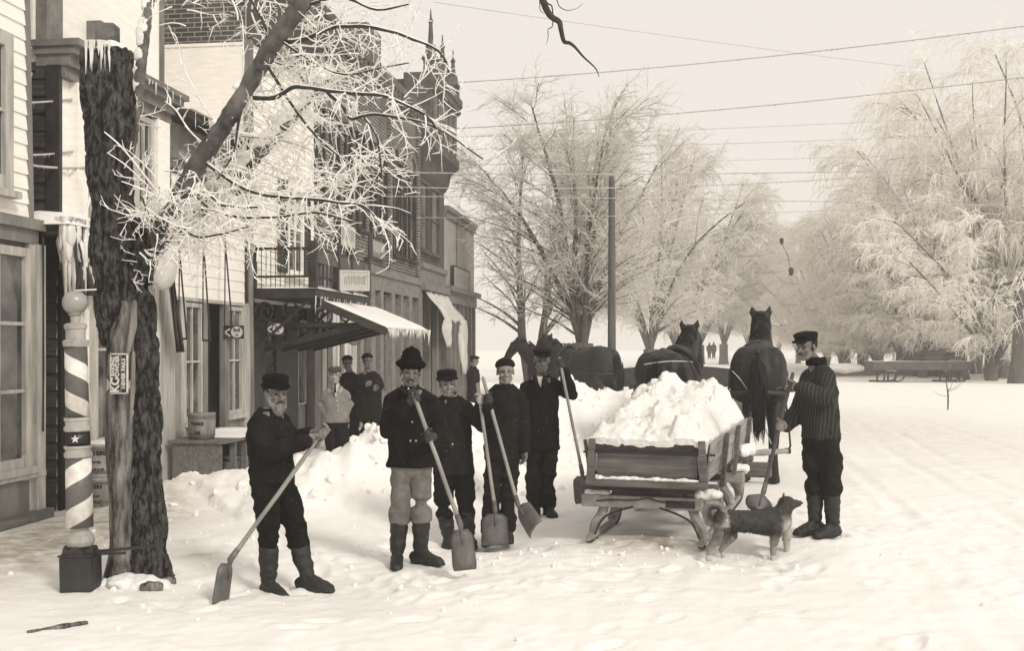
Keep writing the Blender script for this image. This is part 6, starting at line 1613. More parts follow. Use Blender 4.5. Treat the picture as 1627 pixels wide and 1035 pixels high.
    def hoop(y,zc,rx,rz,r_=.016,name='strap'):
        mb=MB(); mb.tube([(rx*math.cos(2*PI*k/24),y,zc+rz*math.sin(2*PI*k/24)) for k in range(25)],[(r_*1.8,r_*.6)]*25,6,side=Vector((0,1,0))); return mb.build(name,strapm,root,smooth=True)
    hoop(.12,1.225,.352,.425,.016,'girth')
    if breech:
        mb=MB(); mb.tube([(-.37,.1,1.15),(-.385,-.5,1.12),(-.33,-.95,1.10),(0,-1.06,1.12),(.33,-.95,1.10),(.385,-.5,1.12),(.37,.1,1.15)],[(.028,.008)]*7,6,side=Z); mb.build('breeching',strapm,root,smooth=True)
        mb=MB(); mb.tube([(0,-.98,1.60),(0,-.5,1.725),(0,.1,1.66)],[(.03,.01)]*3,6,side=X); mb.build('crupper_strap',strapm,root,smooth=True)
        for s in (-1,1):
            mb=MB(); mb.tube([(0,-.55,1.73),(s*.25,-.6,1.60),(s*.36,-.65,1.35),(s*.37,-.68,1.12)],[(.025,.007)]*4,6,side=Vector((0,1,0))); mb.build('hip_strap',strapm,root,smooth=True)
    mb=MB(); c=hd[1]; d=(hd[3]-hd[0]).normalized(); e2=e1.cross(d)
    for t_,k1,k2 in ((hd[1]+d*.02,.125,.165),(hd[3]-d*.05,.088,.10)): mb.tube([t_+e1*(k1*math.cos(2*PI*k/18))+e2*(k2*math.sin(2*PI*k/18)) for k in range(19)],[(.014,.005)]*19,6,side=d)
    for s in (-1,1):
        mb.tube([N(s*.10,1.17,2.02),N(s*.122,1.36,1.86),N(s*.09,1.56,1.66)],[(.005,.014)]*3,6)
        w=N(s*.135,1.36,1.90); mb.ell(w,(.012,.055,.055))
    mb.build('bridle',strapm,root,smooth=True)
    return root
HZ=0.02
c=P(1203,765,14.75); c.z=HZ
hr=horse('dark horse seen from behind, the taller right one hitched to the snow sled',c+Vector((.10,.35,0)),-R(13),hide,neck_yaw=-R(2),neck_up=.06,scale=1.045,hind=(.06,-.16),fore=(0,.1),group='sled team')
c2=P(1057,765,15.2); c2.z=HZ
hl=horse('dark horse with head turned right, the left one hitched to the snow sled',c2+Vector((.12,.3,0)),-R(20),hide,neck_yaw=-R(4),neck_up=-.06,scale=1.0,hind=(0,-.1),fore=(.1,0),group='sled team')
from mathutils.bvhtree import BVHTree
def lay_on(root,pix):
    bpy.context.view_layer.update()
    b=[c for c in root.children if c.name.startswith('body')][0]; M_=b.matrix_world; bv=BVHTree.FromPolygons([M_@v.co for v in b.data.vertices],[p.vertices for p in b.data.polygons]); out=[]
    for px,py in pix:
        d=(P(px,py,10)-Vector((0,0,CAMZ))).normalized(); h=bv.ray_cast(Vector((0,0,CAMZ)),d)
        if h[0] is not None: out.append(h[0]+h[1]*.008)
    return out
# snow-dusted rein lying over the right horse's quarter
mb=MB(); rp=lay_on(hr,[(1164+i*3.1,590+i*i*.16+i*2.6) for i in range(21)])
mb.tube(rp,[.004+.006*abs(nz(i*.9,1,1)) for i in range(len(rp))],6); o=mb.build('snowy_rein',ice,None,off=rp[0]); o.location=rp[0]; tag(o,'rein white with snow hanging slantwise across the right sled horse','rein')
mb=MB(); rp=lay_on(hl,[(1024+i*4.0,580-3*math.sin(i*.16)-i*.2) for i in range(22)])
mb.tube(rp,[.006]*len(rp),5); o=mb.build('snowy_rein',ice,None,off=rp[0]); o.location=rp[0]; tag(o,'thin snowy line running over the back of the left sled horse','rein')
# second team beyond the bank
for lab,px,Y,s_,ny in (('brown horse in profile facing left, its head beside the youth\'s cap',884,27.2,1.0,.5),('brown horse facing left whose hindquarters show behind the raised shovel',926,26.0,1.03,-.2)):
    p=P(px,600,Y); p.z=0
    horse(lab,p,R(44),hide2,neck_yaw=ny*.3,neck_up=-.16,scale=s_,hind=(.1,-.1),fore=(.1,-.1),group='team beyond the snow bank',vox=.03)

# ---------------- bob sled with the load
sw1=mat('grey_sled_board',.16,.07,scale=4,stretch=(.5,2,5),rough=.9,bump=.6,bscale=20)
sw2=mat('pale_sled_board',.34,.18,scale=4,stretch=(2,.4,4),rough=.9,bump=.6,bscale=20)
sled=empty('bob_sled',(1.19,9.75,0.02),-R(17.5),'weathered wooden bob sled heaped with snow, seen from behind','sled')
SM=Matrix.Translation((1.19,9.75,.02))@Matrix.Rotation(-R(17.5),4,'Z')
zb,zt=.57,.905; W2=.51; LB=3.3
def sb(name,a,b,m,bev=.006):
    mb=MB(); mb.box(a,b); return mb.build(name,m,sled,bevel=bev)
sb('floor',(-W2+.02,.02,zb-.04),(W2-.02,LB,zb),sw1)
# tailgate of two boards, set in
mb=MB(); mb.box((-W2+.06,.03,zb+.0),(W2-.06,.06,zb+.235)); t_=mb.build('tailgate',sw1,sled,bevel=.006)
mb=MB(); mb.box((-W2+.04,.015,zb+.237),(W2-.04,.065,zt)); mb.build('tailgate_rail',mat('dark_sled_board',.05,.025,scale=5,stretch=(1,4,4),rough=.9,bump=.5),t_,bevel=.006)
sb('tail_ledge',(-W2-.02,-.10,zb-.06),(W2+.03,.028,zb-.001),sw1)
mb=MB(); mb.tube([(-W2-.06,-.005,zb+.235),(W2+.10,-.005,zb+.235)],.010,6); mb.build('tie_rod',blackiron,sled)
for s in (-1,1):
    mb=MB(); mb.hexa([(s*W2-.035,-.02,zb-.05),(s*W2+.035,-.02,zb-.05),(s*W2+.035,.05,zb-.05),(s*W2-.035,.05,zb-.05),(s*(W2-.02)-.03,-.02,zt+.02),(s*(W2-.02)+.03,-.02,zt+.02),(s*(W2-.02)+.03,.05,zt+.02),(s*(W2-.02)-.03,.05,zt+.02)])
    mb.build('corner_stake',sw1,sled,bevel=.006)
    # side boards lean outward a little
    for k,(z0,z1) in enumerate(((zb,zb+.165),(zb+.168,zt))):
        mb=MB(); f=lambda z:(W2+.015+.05*(z-zb)/(zt-zb))*s
        mb.hexa([(f(z0)-.014,.06,z0),(f(z0)+.014,.06,z0),(f(z0)+.014,LB,z0),(f(z0)-.014,LB,z0),(f(z1)-.014,.06,z1),(f(z1)+.014,.06,z1),(f(z1)+.014,LB,z1+.02),(f(z1)-.014,LB,z1+.02)]); mb.build('side_board',sw2 if s>0 else sw1,sled,bevel=.004)
    for y in (.85,1.9,LB-.15):
        mb=MB(); mb.hexa([(s*(W2+.032),y,zb-.15),(s*(W2+.075),y,zb-.15),(s*(W2+.075),y+.07,zb-.15),(s*(W2+.032),y+.07,zb-.15),(s*(W2+.085),y,zt+.03),(s*(W2+.125),y,zt+.03),(s*(W2+.125),y+.07,zt+.03),(s*(W2+.085),y+.07,zt+.03)]); mb.build('side_stake',sw1,sled,bevel=.004)
mb=MB(); g=[[(-.5+1.0*j/10,LB+.02+.10*i/6,zb+.62*i/6-.10*abs(j/5-1)**3*i/6) for j in range(11)] for i in range(7)]; mb.sheet(g,thick=.025); mb.build('front_board',sw1,sled)
# bobs: beams, knees, runners
def runner(y0,y1,x):
    mb=MB(); ps=[(x,y0,.045),(x,y0+.2,.035),(x,(y0+y1)/2,.035),(x,y1-.15,.045),(x,y1+.05,.14),(x,y1+.14,.30)]
    mb.tube(spline(ps,4),[(.028,.035)]*21,6,side=Vector((1,0,0))); r_=mb.build('runner',sw2,sled,smooth=False)
    mb=MB(); mb.tube(spline([(p[0],p[1]+(.0),p[2]-.038) for p in ps],4),[(.03,.006)]*21,4,side=Vector((1,0,0))); mb.build('iron_shoe',blackiron,r_)
for y0,beam_x0,beam_x1,zbeam in ((.02,-.60,.49,.36),(2.15,-.62,.64,.36)):
    yb=y0+.08
    sb('bunk_beam',(beam_x0,yb-.07,zbeam-.055),(beam_x1,yb+.07,zbeam+.055),sw2,.012)
    sb('bolster',(-.66,yb+.12,zbeam+.07),(.60,yb+.26,zb-.061),sw1,.01)
    sb('rear_beam',(-.5,yb+.75,zbeam-.05),(.5,yb+.87,zbeam+.05),sw1,.01)
    for s in (-1,1):
        runner(y0-.12,y0+1.15,s*.50)
        for yk in (yb,yb+.8):
            mb=MB(); mb.tube(spline([(s*.40,yk,zbeam-.05),(s*.43,yk,zbeam-.14),(s*.48,yk,.15),(s*.505,yk,.05)],4),[(.035,.045)]*13,8,side=Vector((0,1,0))); mb.build('knee',sw2,sled)
        mb=MB(); mb.tube(spline([(s*.12,yb-.08,zbeam-.04),(s*.28,yb-.085,zbeam-.09),(s*.40,yb-.08,.20),(s*.47,yb-.075,.06)],4),.010,5); mb.build('iron_brace',blackiron,sled)
    mb=MB(); mb.tube(spline([(-.46,yb-.075,zbeam-.0),(-.3,yb-.08,zbeam+.015),(-.1,yb-.08,zbeam+.02),(0,yb-.085,zbeam+.045),(.1,yb-.08,zbeam+.02),(.3,yb-.08,zbeam+.0)],4),.006,5); mb.build('pencil_line',blackiron,sled)
    mb=MB(); mb.box((.17,yb-.075,zbeam-.035),(.43,yb-.0705,zbeam+.03)); mb.build('iron_plate',darkp,sled)
for x,l in ((-.25,.6),(.05,.7),(.3,.55)):
    mb=MB(); mb.beam((x,.3,.42),(x*1.3,.3+l,.50),.05,.05); mb.build('reach',sw1,sled)
sb('hitch_block',(.60,2.75,.30),(.88,2.9,.46),sw1,.012); sb('roller_beam',(-.6,2.70,.24),(.60,2.85,.36),sw1,.012)
mb=MB(); mb.tube([(.0,2.4,.34),(.0,3.5,.42),(.02,5.8,.75)],[.05,.05,.035],10); mb.build('pole',sw1,sled)
sb('doubletree',(-.62,3.45,.40),(.62,3.57,.48),sw1,.012)
# singletree behind the right horse and its traces
p0,p1=P(1176,722,13.0),P(1252,717,13.5)
o=empty('singletree',p0,0,'light wooden bar behind the right horse with its iron-ended traces','singletree')
mb=MB(); mb.tube([p0-p0,(p1-p0)*.5,(p1-p0)],[.028,.042,.028],10,rnd_cap=True); mb.build('bar',sw2,o,smooth=True)
mb=MB(); mb.tube([(p1-p0),(p1-p0)+Vector((.03,.0,.06)),P(1252,662,13.9)-p0,P(1247,630,14.6)-p0],.014,6); mb.build('trace',strapm,o)
mb=MB(); mb.tube([(p1-p0)-Vector((.04,0,0)),(p1-p0)+Vector((.03,0,0))],.036,10); mb.build('iron_ferrule',blackiron,o)
# snow lying on ledges and beams
mb=MB()
def slump(a,b,h,n=10,w=.05):
    a=Vector(a);b=Vector(b)
    for i in range(n):
        u=(i+.5)/n; mb.ell(a.lerp(b,u)+Vector((0,0,h*.2*nz(i*.9,a.x*9,2))),(max(.03,(b-a).length/n*.8),w,h*(.7+.5*nz(i*.7,a.x*5,4))),k=8,h=6)
slump((-.45,-.03,zb+.005),(.45,-.03,zb+.005),.03,14,.05)
slump((.02-.6,.10,.42),(-.35,.10,.42),.04,5,.06); slump((.42,.12,.42),(.64,.16,.45),.07,5,.08)
slump((.52,2.2,.46),(.68,2.3,.46),.06,4,.10); slump((.58,2.45,.62),(.70,2.65,.62),.10,4,.1); slump((.5,2.73,.37),(.62,2.8,.37),.05,3,.07)
_o=mb.remesh('ledge_snow',snow,sled,voxel=.016,smooth=2,disp=lambda p,n:.012*fbm(p[0]*16,p[1]*16,p[2]*16,3)); _o['kind']='stuff'
# the load
def load_h(x,y):
    u=min(1,max(0,abs(x)/.56)); e=(1-u**5)
    yy_=[-.02,.12,.45,.9,1.3,1.8,2.3,2.8,3.2,3.32]; hh=[.0,.12,.25,.33,.38,.43,.41,.38,.24,.0]
    b=float(np.interp(y,yy_,hh)); asym=1+.10*x
    pk=.10*math.exp(-((x-.33)/.16)**2-((y-2.35)/.35)**2)+.10*math.exp(-((x+.12)/.2)**2-((y-1.7)/.4)**2)-.08*math.exp(-((x-.12)/.10)**2-((y-2.0)/.5)**2)
    cv=noise.cell_vector((x*5+.9*nz(x*4,y*4,3),y*4.2+.9*nz(x*4,y*4,9),2)); l=.07*fbm(x*4.2,y*4.2,2,4)+.03*nz(x*13,y*13,1)+.13*(cv[0]-.5)
    return zt+(.012 if y<.2 else -.02)+max(0,b*asym*(e if e>0 else 0))+pk*e+l*min(1,b*6+.15)*max(.15,e)
g=[]
for i in range(121):
    y=-.0+3.32*i/120; row=[]
    for j in range(61):
        x=-.545+1.09*j/60; jx=.012*nz(x*9,y*9,7)
        row.append((x+jx,y+.012*nz(x*9,y*9,17),load_h(x,y)))
    g.append(row)
mb=MB(); mb.sheet(g,thick=.0); 
# close downward skirt so the heap is a solid
n=len(mb.v); ring_=[g[0][j] for j in range(61)]+[g[i][60] for i in range(1,121)]+[g[120][j] for j in range(59,-1,-1)]+[g[i][0] for i in range(119,0,-1)]
vs=[p for p in ring_]+[(p[0]*.93,min(max(p[1],.08),3.2),zb+.05) for p in ring_]; m_=len(ring_)
mb.add(vs,[(k,k+m_,(k+1)%m_+m_,(k+1)%m_) for k in range(m_)])
ld=mb.build('snow_load',snow_mat('load_snow',.80,False,.8),None,smooth=True); ld.matrix_world=SM; tag(ld,'high lumpy heap of shovelled snow filling the bob sled','snow heap')

# ---------------- wagon sled of the second team
def board_sled(label,p,rz,L,Wd,z0,z1,m,group):
    o=empty('box_sled',p,rz,label,'sled',group)
    mb=MB(); mb.box((0,-Wd/2,z0-.04),(L,Wd/2,z0)); mb.build('floor',m,o)
    for s in (-1,1):
        mb=MB(); g=[]
        for i in range(13):
            x=L*i/12; g.append([(x,s*Wd/2,z0),(x,s*Wd/2,z1+.10*math.sin(PI*i/12)*(1 if group is None else 0))])
        mb.sheet(g,thick=.03); mb.build('side_board',m,o)
        mb=MB(); mb.box((0,s*Wd/2-.05,z1+.0),(L,s*Wd/2+.05,z1+.012)) if group is not None else mb.tube([(L*i/12,s*Wd/2,z1+.02+.10*math.sin(PI*i/12)) for i in range(13)],.022,5)
        mb.build('rim_snow',snow,o)
    for x in (0,L-.03):
        mb=MB(); mb.box((x,-Wd/2+.04,z0),(x+.03,Wd/2-.04,z1)); mb.build('end_board',m,o)
    for xs in (.35,L-1.35):
        mb=MB(); mb.box((xs+.2,-Wd/2-.1,z0-.16),(xs+.32,Wd/2+.1,z0-.045)); mb.build('bolster',darkw,o)
        mb=MB(); mb.box((xs+.75,-Wd/2,z0-.2),(xs+.85,Wd/2,z0-.1)); mb.build('beam',darkw,o)
        for s in (-1,1):
            mb=MB(); mb.tube(spline([(xs-.15,s*Wd*.42,.05),(xs+.5,s*Wd*.42,.04),(xs+1.0,s*Wd*.42,.06),(xs+1.2,s*Wd*.42,.2),(xs+1.28,s*Wd*.42,.36)],4),.04,6); mb.build('runner',darkw,o)
            for q_ in (.25,.8):
                mb=MB(); mb.beam((xs+q_,s*Wd*.42,.05),(xs+q_+.03,s*Wd*.40,z0-.1),.07,.07); mb.build('knee',darkw,o)
    return o
p=P(968,600,27.3); p.z=0
board_sled('dark sled box with curved snowy rim behind the heaped sled',p,0,3.1,1.0,.82,1.20,mat('old_sled_paint',.05,.03,scale=4,rough=.8),None)
p=P(1380,607,54); p.z=0
bs=board_sled('empty long flat sled standing under the trees at the right',p,R(3),4.9,1.1,.62,1.02,mat('dull_sled_board',.10,.06,scale=4,rough=.9),'x'); del bs['group']
# load of dark wood lying on the far end of that sled
q=P(1478,590,54); q.z=1.03
mb=MB()
for i in range(34):
    a=Vector((rnd.uniform(-.9,.3),rnd.uniform(-.4,.4),rnd.uniform(.0,.45))); d=Vector((1.4,rnd.uniform(-.3,.3),rnd.uniform(-.25,.3))); mb.tube([a,a+d],[.05,.03],6)
mb.ell((0,0,.1),(.9,.45,.28))
o=mb.remesh('brush_pile',darkw,None,voxel=.04,smooth=0); o.location=q; tag(o,'dark pile of brushwood lying on the far sled','brushwood')

# ---------------- dog
Yd=9.25
def D(x,y,dy=0): return P(1100+x/7.395,770+y/7.395,Yd+dy)
DB=P(1190,890,Yd); DB.z=0.0
mb=MB(); X=Vector((0,1,0))
k_=Yd/F_PX/7.395
body=[(330,400,0,80,95),(400,415,0,115,118),(520,430,0,125,125),(700,440,0,128,130),(860,445,0,130,155),(980,440,0,125,170),(1070,430,0,100,140),(1120,420,0,60,90)]
mb.tube([D(x,y,d) for x,y,d,_,_ in body],[(a*k_*.9,b*k_) for *_,a,b in body],16,side=X,rnd_cap=True)
mb.tube([D(1010,400),D(1070,320,.02),D(1105,255,.05)],[(110*k_,125*k_),(95*k_,105*k_),(80*k_,85*k_)],14,side=X,rnd_cap=True)
mb.ell(D(1112,232,.05),(105*k_,95*k_,90*k_)); mb.tube([D(1130,240,.06),D(1205,225,.10),D(1262,225,.13)],[(60*k_,62*k_),(46*k_,46*k_),(32*k_,30*k_)],10,rnd_cap=True)
for s,dy in ((-1,-.045),(1,.13)):
    mb.tube([D(1085,190,dy),D(1075,135,dy+.005),D(1085,100,dy+.01)],[(30*k_,14*k_),(26*k_,10*k_),(4*k_,3*k_)],8)
def leg(pts,rs):
    mb.tube([D(*p) for p in pts],[r*k_ for r in rs],10,side=X,rnd_cap=True)
leg([(360,460,-.07),(350,580,-.07),(270,680,-.07),(195,745,-.07),(190,830,-.07),(178,872,-.07)],[105,92,55,33,28,27]); leg([(175,885,-.07),(225,890,-.075)],[26,20])
leg([(430,500,.07),(455,610,.07),(400,690,.07),(335,770,.07),(360,845,.07),(378,885,.07)],[100,80,50,31,26,25]); leg([(375,895,.07),(425,900,.065)],[24,18])
leg([(970,520,-.07),(975,620,-.07),(955,740,-.07),(950,850,-.07),(950,905,-.07)],[85,58,42,36,36]); leg([(950,918,-.07),(1015,922,-.08)],[33,24])
leg([(1090,500,.06),(1110,610,.06),(1110,730,.06),(1110,830,.06),(1115,875,.06)],[75,54,40,34,34]); leg([(1115,888,.06),(1180,892,.055)],[31,23])
tl=[(360,370,0),(330,440,0),(255,455,0),(185,400,0),(170,320,0),(215,255,0),(290,250,0),(330,300,0),(315,350,0),(265,355,0)]
mb.tube(spline([D(*p) for p in tl],4),lerp_list([50*k_,54*k_,54*k_,52*k_,50*k_,48*k_,44*k_,38*k_,30*k_,16*k_],37),10,side=X,rnd_cap=True)
def pale(p):
    x=(p[0]-D(0,0).x)/k_; y=-(p[2]-D(0,0).z)/k_
    v=0
    v=max(v,min(1,max(0,(y-560)/90))*.55)                 # belly and legs
    if y>820: v=max(v,.9)
    if x>1010 and y>330: v=max(v,min(1,(y-330)/120)*min(1,(x-1010)/60)*.85) # breast
    cx,cy=250,340
    r_=math.hypot(x-cx,y-cy)
    if x<400 and y<480: v=max(v,min(.75,max(0,(r_-75)/80)))
    if x<330 and y>440: v=max(v,.45)
    return v+.10*nz(p[0]*30,p[1]*30,p[2]*30)
def fur_mat():
    m=bpy.data.materials.new('dog_fur'); m.use_nodes=True; nt=m.node_tree; N=nt.nodes; L=nt.links; b=N['Principled BSDF']; b.inputs['Roughness'].default_value=.85; b.inputs['Specular IOR Level'].default_value=.2
    at=N.new('ShaderNodeAttribute'); at.attribute_name='pale'; cr=N.new('ShaderNodeValToRGB'); cr.color_ramp.elements[0].color=G(.05); cr.color_ramp.elements[1].color=G(.5); cr.color_ramp.elements.new(.5).color=G(.20)
    L.new(at.outputs['Fac'],cr.inputs[0]); L.new(cr.outputs[0],b.inputs['Base Color']); return m
furm=fur_mat()
dg_=mb.remesh('dog',furm,None,off=DB,voxel=.010,smooth=4); dg_.location=DB; tag(dg_,'dark furry dog with curled tail and pale paws standing beside the sled','dog')
me=dg_.data; vals=[pale(v.co+DB) for v in me.vertices]; at=me.attributes.new('pale','FLOAT','POINT'); at.data.foreach_set('value',vals)
L=Lines(); pv=[]; r=random.Random(3)
vlist=list(me.vertices)
for i in range(9000):
    v=r.choice(vlist); x=(v.co.x+DB.x-D(0,0).x)/k_; y=-(v.co.z+DB.z-D(0,0).z)/k_
    back=Vector((-1,0,-.35)) if x>330 else Vector((-.3,0,.1))
    l=.017 if y<700 else .006
    if x<400 and y<480: l=.020; c_=Vector((D(250,340).x-DB.x,v.co.y,D(250,340).z-DB.z)); back=(v.co-c_).normalized()
    d=(v.normal*.75+back*.7+Vector((r.gauss(0,.2),r.gauss(0,.2),r.gauss(0,.2)))).normalized()
    p0=v.co-v.normal*.004; n0=len(L.v); L.add([p0,p0+d*l*.6,p0+d*l+Vector((0,0,-l*.15))],[.0022,.0018,.0004],3); pv+= [vals[v.index]]*(len(L.v)-n0)
fm=L.mesh('fur'); a2=fm.attributes.new('pale','FLOAT','POINT'); a2.data.foreach_set('value',pv); f_=link_mesh('fur',fm,furm,dg_); f_['kind']='stuff'
mb=MB(); mb.ell(D(1290,222,.15),(14*k_,14*k_,12*k_)); mb.build('nose',darkp,dg_,off=DB,smooth=True)
for dy in (0,.14):
    mb=MB(); mb.ell(D(1165,205,dy),(8*k_,8*k_,8*k_)); mb.build('eye',eyem,dg_,off=DB,smooth=True)
# ================================================================== background trees, poles, wires
barkf=mat('elm_bark',.13,.07,scale=4,stretch=(3,3,.4),rough=.95,bump=.6)
twig_g=mat('iced_twig_grey',.80,.60,scale=1.2,rough=.7,bump=0)
twig_w=mat('iced_twig_white',.95,.84,scale=.9,rough=.6,bump=0,lo=.40,hi=.60)
def gen_tree(seed,H,spread,limbs=6,trunk_h=.2,r0=.34,sec=11,ter=9,fine=3,droop=.5,low=.22,tw=.011,up=1.0,double=False,secw=0,lr=.55):
    r=random.Random(seed); D=Lines(); T=Lines()
    def curve(p,d,L,n,turn,jit):
        pts=[p.copy()]; d=d.normalized()
        for i in range(n):
            d=(d+turn*(1.0/n)+Vector((r.gauss(0,jit),r.gauss(0,jit),r.gauss(0,jit*.7)))).normalized(); p=p+d*(L/n); pts.append(p)
        return pts
    stems=[]
    if double:
        for s in (-1,1):
            ps=curve(Vector((s*.12,0,0)),Vector((s*.10,r.uniform(-.05,.05),1)),H*.86,12,Vector((s*.04,0,.1)),.035)
            D.add(ps,[r0*(1-.88*i/12) for i in range(13)],8); stems.append((ps,r0))
    else:
        ps=curve(Vector((0,0,-.1)),Vector((0,0,1)),H*trunk_h,4,Vector((0,0,.1)),.03); D.add(ps,[r0*1.25,r0*1.02,r0*.95,r0*.93,r0*.95],9)
        top=ps[-1]
        for k in range(limbs):
            a=2*PI*k/limbs+r.uniform(-.35,.35); e=r.uniform(.22,.62)*spread/.4*.9
            if k==0: e*=.3
            out=Vector((math.cos(a),math.sin(a),0)); L=H*(1-trunk_h)*r.uniform(.82,1.02)
            pl=curve(top-Vector((0,0,r.uniform(0,.25)*H*trunk_h)),out*e+Vector((0,0,1)),L,12,out*spread*r.uniform(.5,1.3)+Vector((0,0,.15)),.05)
            D.add(pl,[r0*lr*(1-.88*i/12)+.010 for i in range(13)],7); stems.append((pl,r0*lr))
    def ter_branch(p,d,L,lev):
        n=5; pts=curve(p,d,L,n,Vector((0,0,-droop*r.uniform(.5,1.5))),.10)
        T.add(pts,[tw*1.25*(1-.5*i/n) for i in range(n+1)],3)
        if lev:
            for _ in range(fine):
                u=r.random(); i=min(int(u*n),n-1); q=pts[i].lerp(pts[i+1],u*n-i); dd=(pts[i+1]-pts[i]).normalized()
                ter_branch2(q,dd+Vector((r.gauss(0,.6),r.gauss(0,.6),r.gauss(-.15*droop,.5))),L*r.uniform(.35,.7))
    def ter_branch2(p,d,L):
        pts=curve(p,d,L,3,Vector((0,0,-droop*r.uniform(.6,1.8))),.10); T.add(pts,[tw,tw*.9,tw*.75,tw*.4],3)
    for pl,rb in stems:
        m=len(pl)-1; Ltot=sum((pl[i+1]-pl[i]).length for i in range(m))
        for k in range(sec):
            u=low+(1-low)*((k+r.random())/sec); i=min(int(u*m),m-1); p=pl[i].lerp(pl[i+1],u*m-i); t=(pl[i+1]-pl[i]).normalized()
            out=Vector((p.x,p.y,0)); out=out.normalized() if out.length>.2 else Vector((r.gauss(0,1),r.gauss(0,1),0)).normalized()
            sidev=Vector((r.gauss(0,1),r.gauss(0,1),0)); d=t*.75*up+out*r.uniform(.2,.9)+sidev*.45+Vector((0,0,.25*up))
            L=H*r.uniform(.18,.34)*(1.12-.55*u)
            n=8; pts=curve(p,d,L,n,Vector((0,0,-droop*.9))+out*.3,.07); rs=[max(tw*1.2,rb*(1-.85*u)*.42*(1-.85*j/n)) for j in range(n+1)]
            iced=r.random()<secw
            (T if iced else D).add(pts,rs if not iced else [max(tw*1.3,x*.7) for x in rs],4)
            for q in range(ter):
                v=.12+.88*(q+r.random())/ter; j=min(int(v*n),n-1); pp=pts[j].lerp(pts[j+1],v*n-j); tt=(pts[j+1]-pts[j]).normalized()
                ter_branch(pp,tt*.9+Vector((r.gauss(0,.65),r.gauss(0,.65),r.gauss(.05,.5))),H*r.uniform(.05,.11),1)
        # leader spray
        for q in range(10): ter_branch(pl[-1],(pl[-1]-pl[-2]).normalized()+Vector((r.gauss(0,.35),r.gauss(0,.35),r.gauss(0,.3))),H*r.uniform(.05,.12),1)
    return D.mesh('trunk'),T.mesh('crown')
def make_tree(label,meshes,loc,bm,tm,group):
    o=empty('frosted_tree',loc,0,label,'tree',group)
    link_mesh('trunk',meshes[0],bm,o); link_mesh('crown',meshes[1],tm,o)
    return o
TA=gen_tree(3,11.6,.30,sec=30,ter=10,fine=4,droop=.22,low=.22,r0=.22,double=True,tw=.0095)
TB_=gen_tree(8,10.6,.20,limbs=9,trunk_h=.20,r0=.40,sec=20,ter=13,fine=5,droop=.26,low=.08,tw=.0095,lr=.30,secw=.25)
TC=gen_tree(21,11.4,.34,limbs=9,trunk_h=.15,r0=.36,sec=17,ter=14,fine=5,droop=.42,low=.06,tw=.0115,lr=.30,secw=.5)
TD=gen_tree(35,11.5,.45,limbs=9,trunk_h=.09,r0=.30,sec=18,ter=12,fine=6,droop=.72,low=.02,tw=.0125,up=.85,secw=.75,lr=.36)
TE=gen_tree(47,12.5,.40,limbs=9,trunk_h=.11,r0=.26,sec=18,ter=12,fine=6,droop=.75,low=.02,tw=.0105,up=.85,secw=.72,lr=.38)
GL_='row of iced trees on the left of the road'; GR_='grove of white frosted trees at the right'
def put(src,px,Y,h,H0,rz,label,group):
    x=(px-CX)/F_PX*Y; s=h/H0
    o=copy_tree(src); o.location=(x,Y,-.02); o.rotation_euler=(0,0,rz); o.scale=(s,s,s); o['label']=label; o['group']=group
    return o
def first(meshes,px,Y,h,H0,rz,label,group,bm,tm):
    o=make_tree(label,meshes,((px-CX)/F_PX*Y,Y,-.02),bm,tm,group); s=h/H0; o.scale=(s,s,s); o.rotation_euler=(0,0,rz); return o
a_=first(TA,847,41,10.4,11.6,.2,'slender twin-stemmed iced elm, leftmost of the row by the road',GL_,barkf,twig_g)
b_=first(TB_,922,35,9.9,10.6,0,'big thick-trunked iced elm behind the men and the second team',GL_,barkf,twig_g)
c_=first(TC,1033,52,11.6,11.4,0,'broad iced elm right of the bare telephone pole',GL_,barkf,twig_g)
for px,Y,h,rz,lab in ((1078,66,12.2,1.3,'iced elm right behind the left sled horse\'s head'),(1112,84,13.2,2.2,'iced elm above the far walking pair, fifth of the road row'),(1150,106,14.0,3.1,'hazy iced elm between the two sled horses\' heads'),(1188,132,14.2,4.0,'far hazy iced elm just left of the right sled horse\'s head'),(1212,165,14.5,5.0,'farthest faint iced elm where the road closes')):
    put(c_,px,Y,h,11.4,rz,lab,GL_)
def slim(o,k):
    s=o.scale; o.scale=(s[0]*k,s[1]*k,s[2]); return o
d_=slim(first(TD,1497,64,13.6,11.5,0,'white drooping tree standing directly above the far sled',GR_,barkf,twig_w),.72)
e_=slim(first(TE,1606,60,20.5,12.5,.4,'tallest white frosted tree, at the right edge of the photo',GR_,barkf,twig_w),.66)
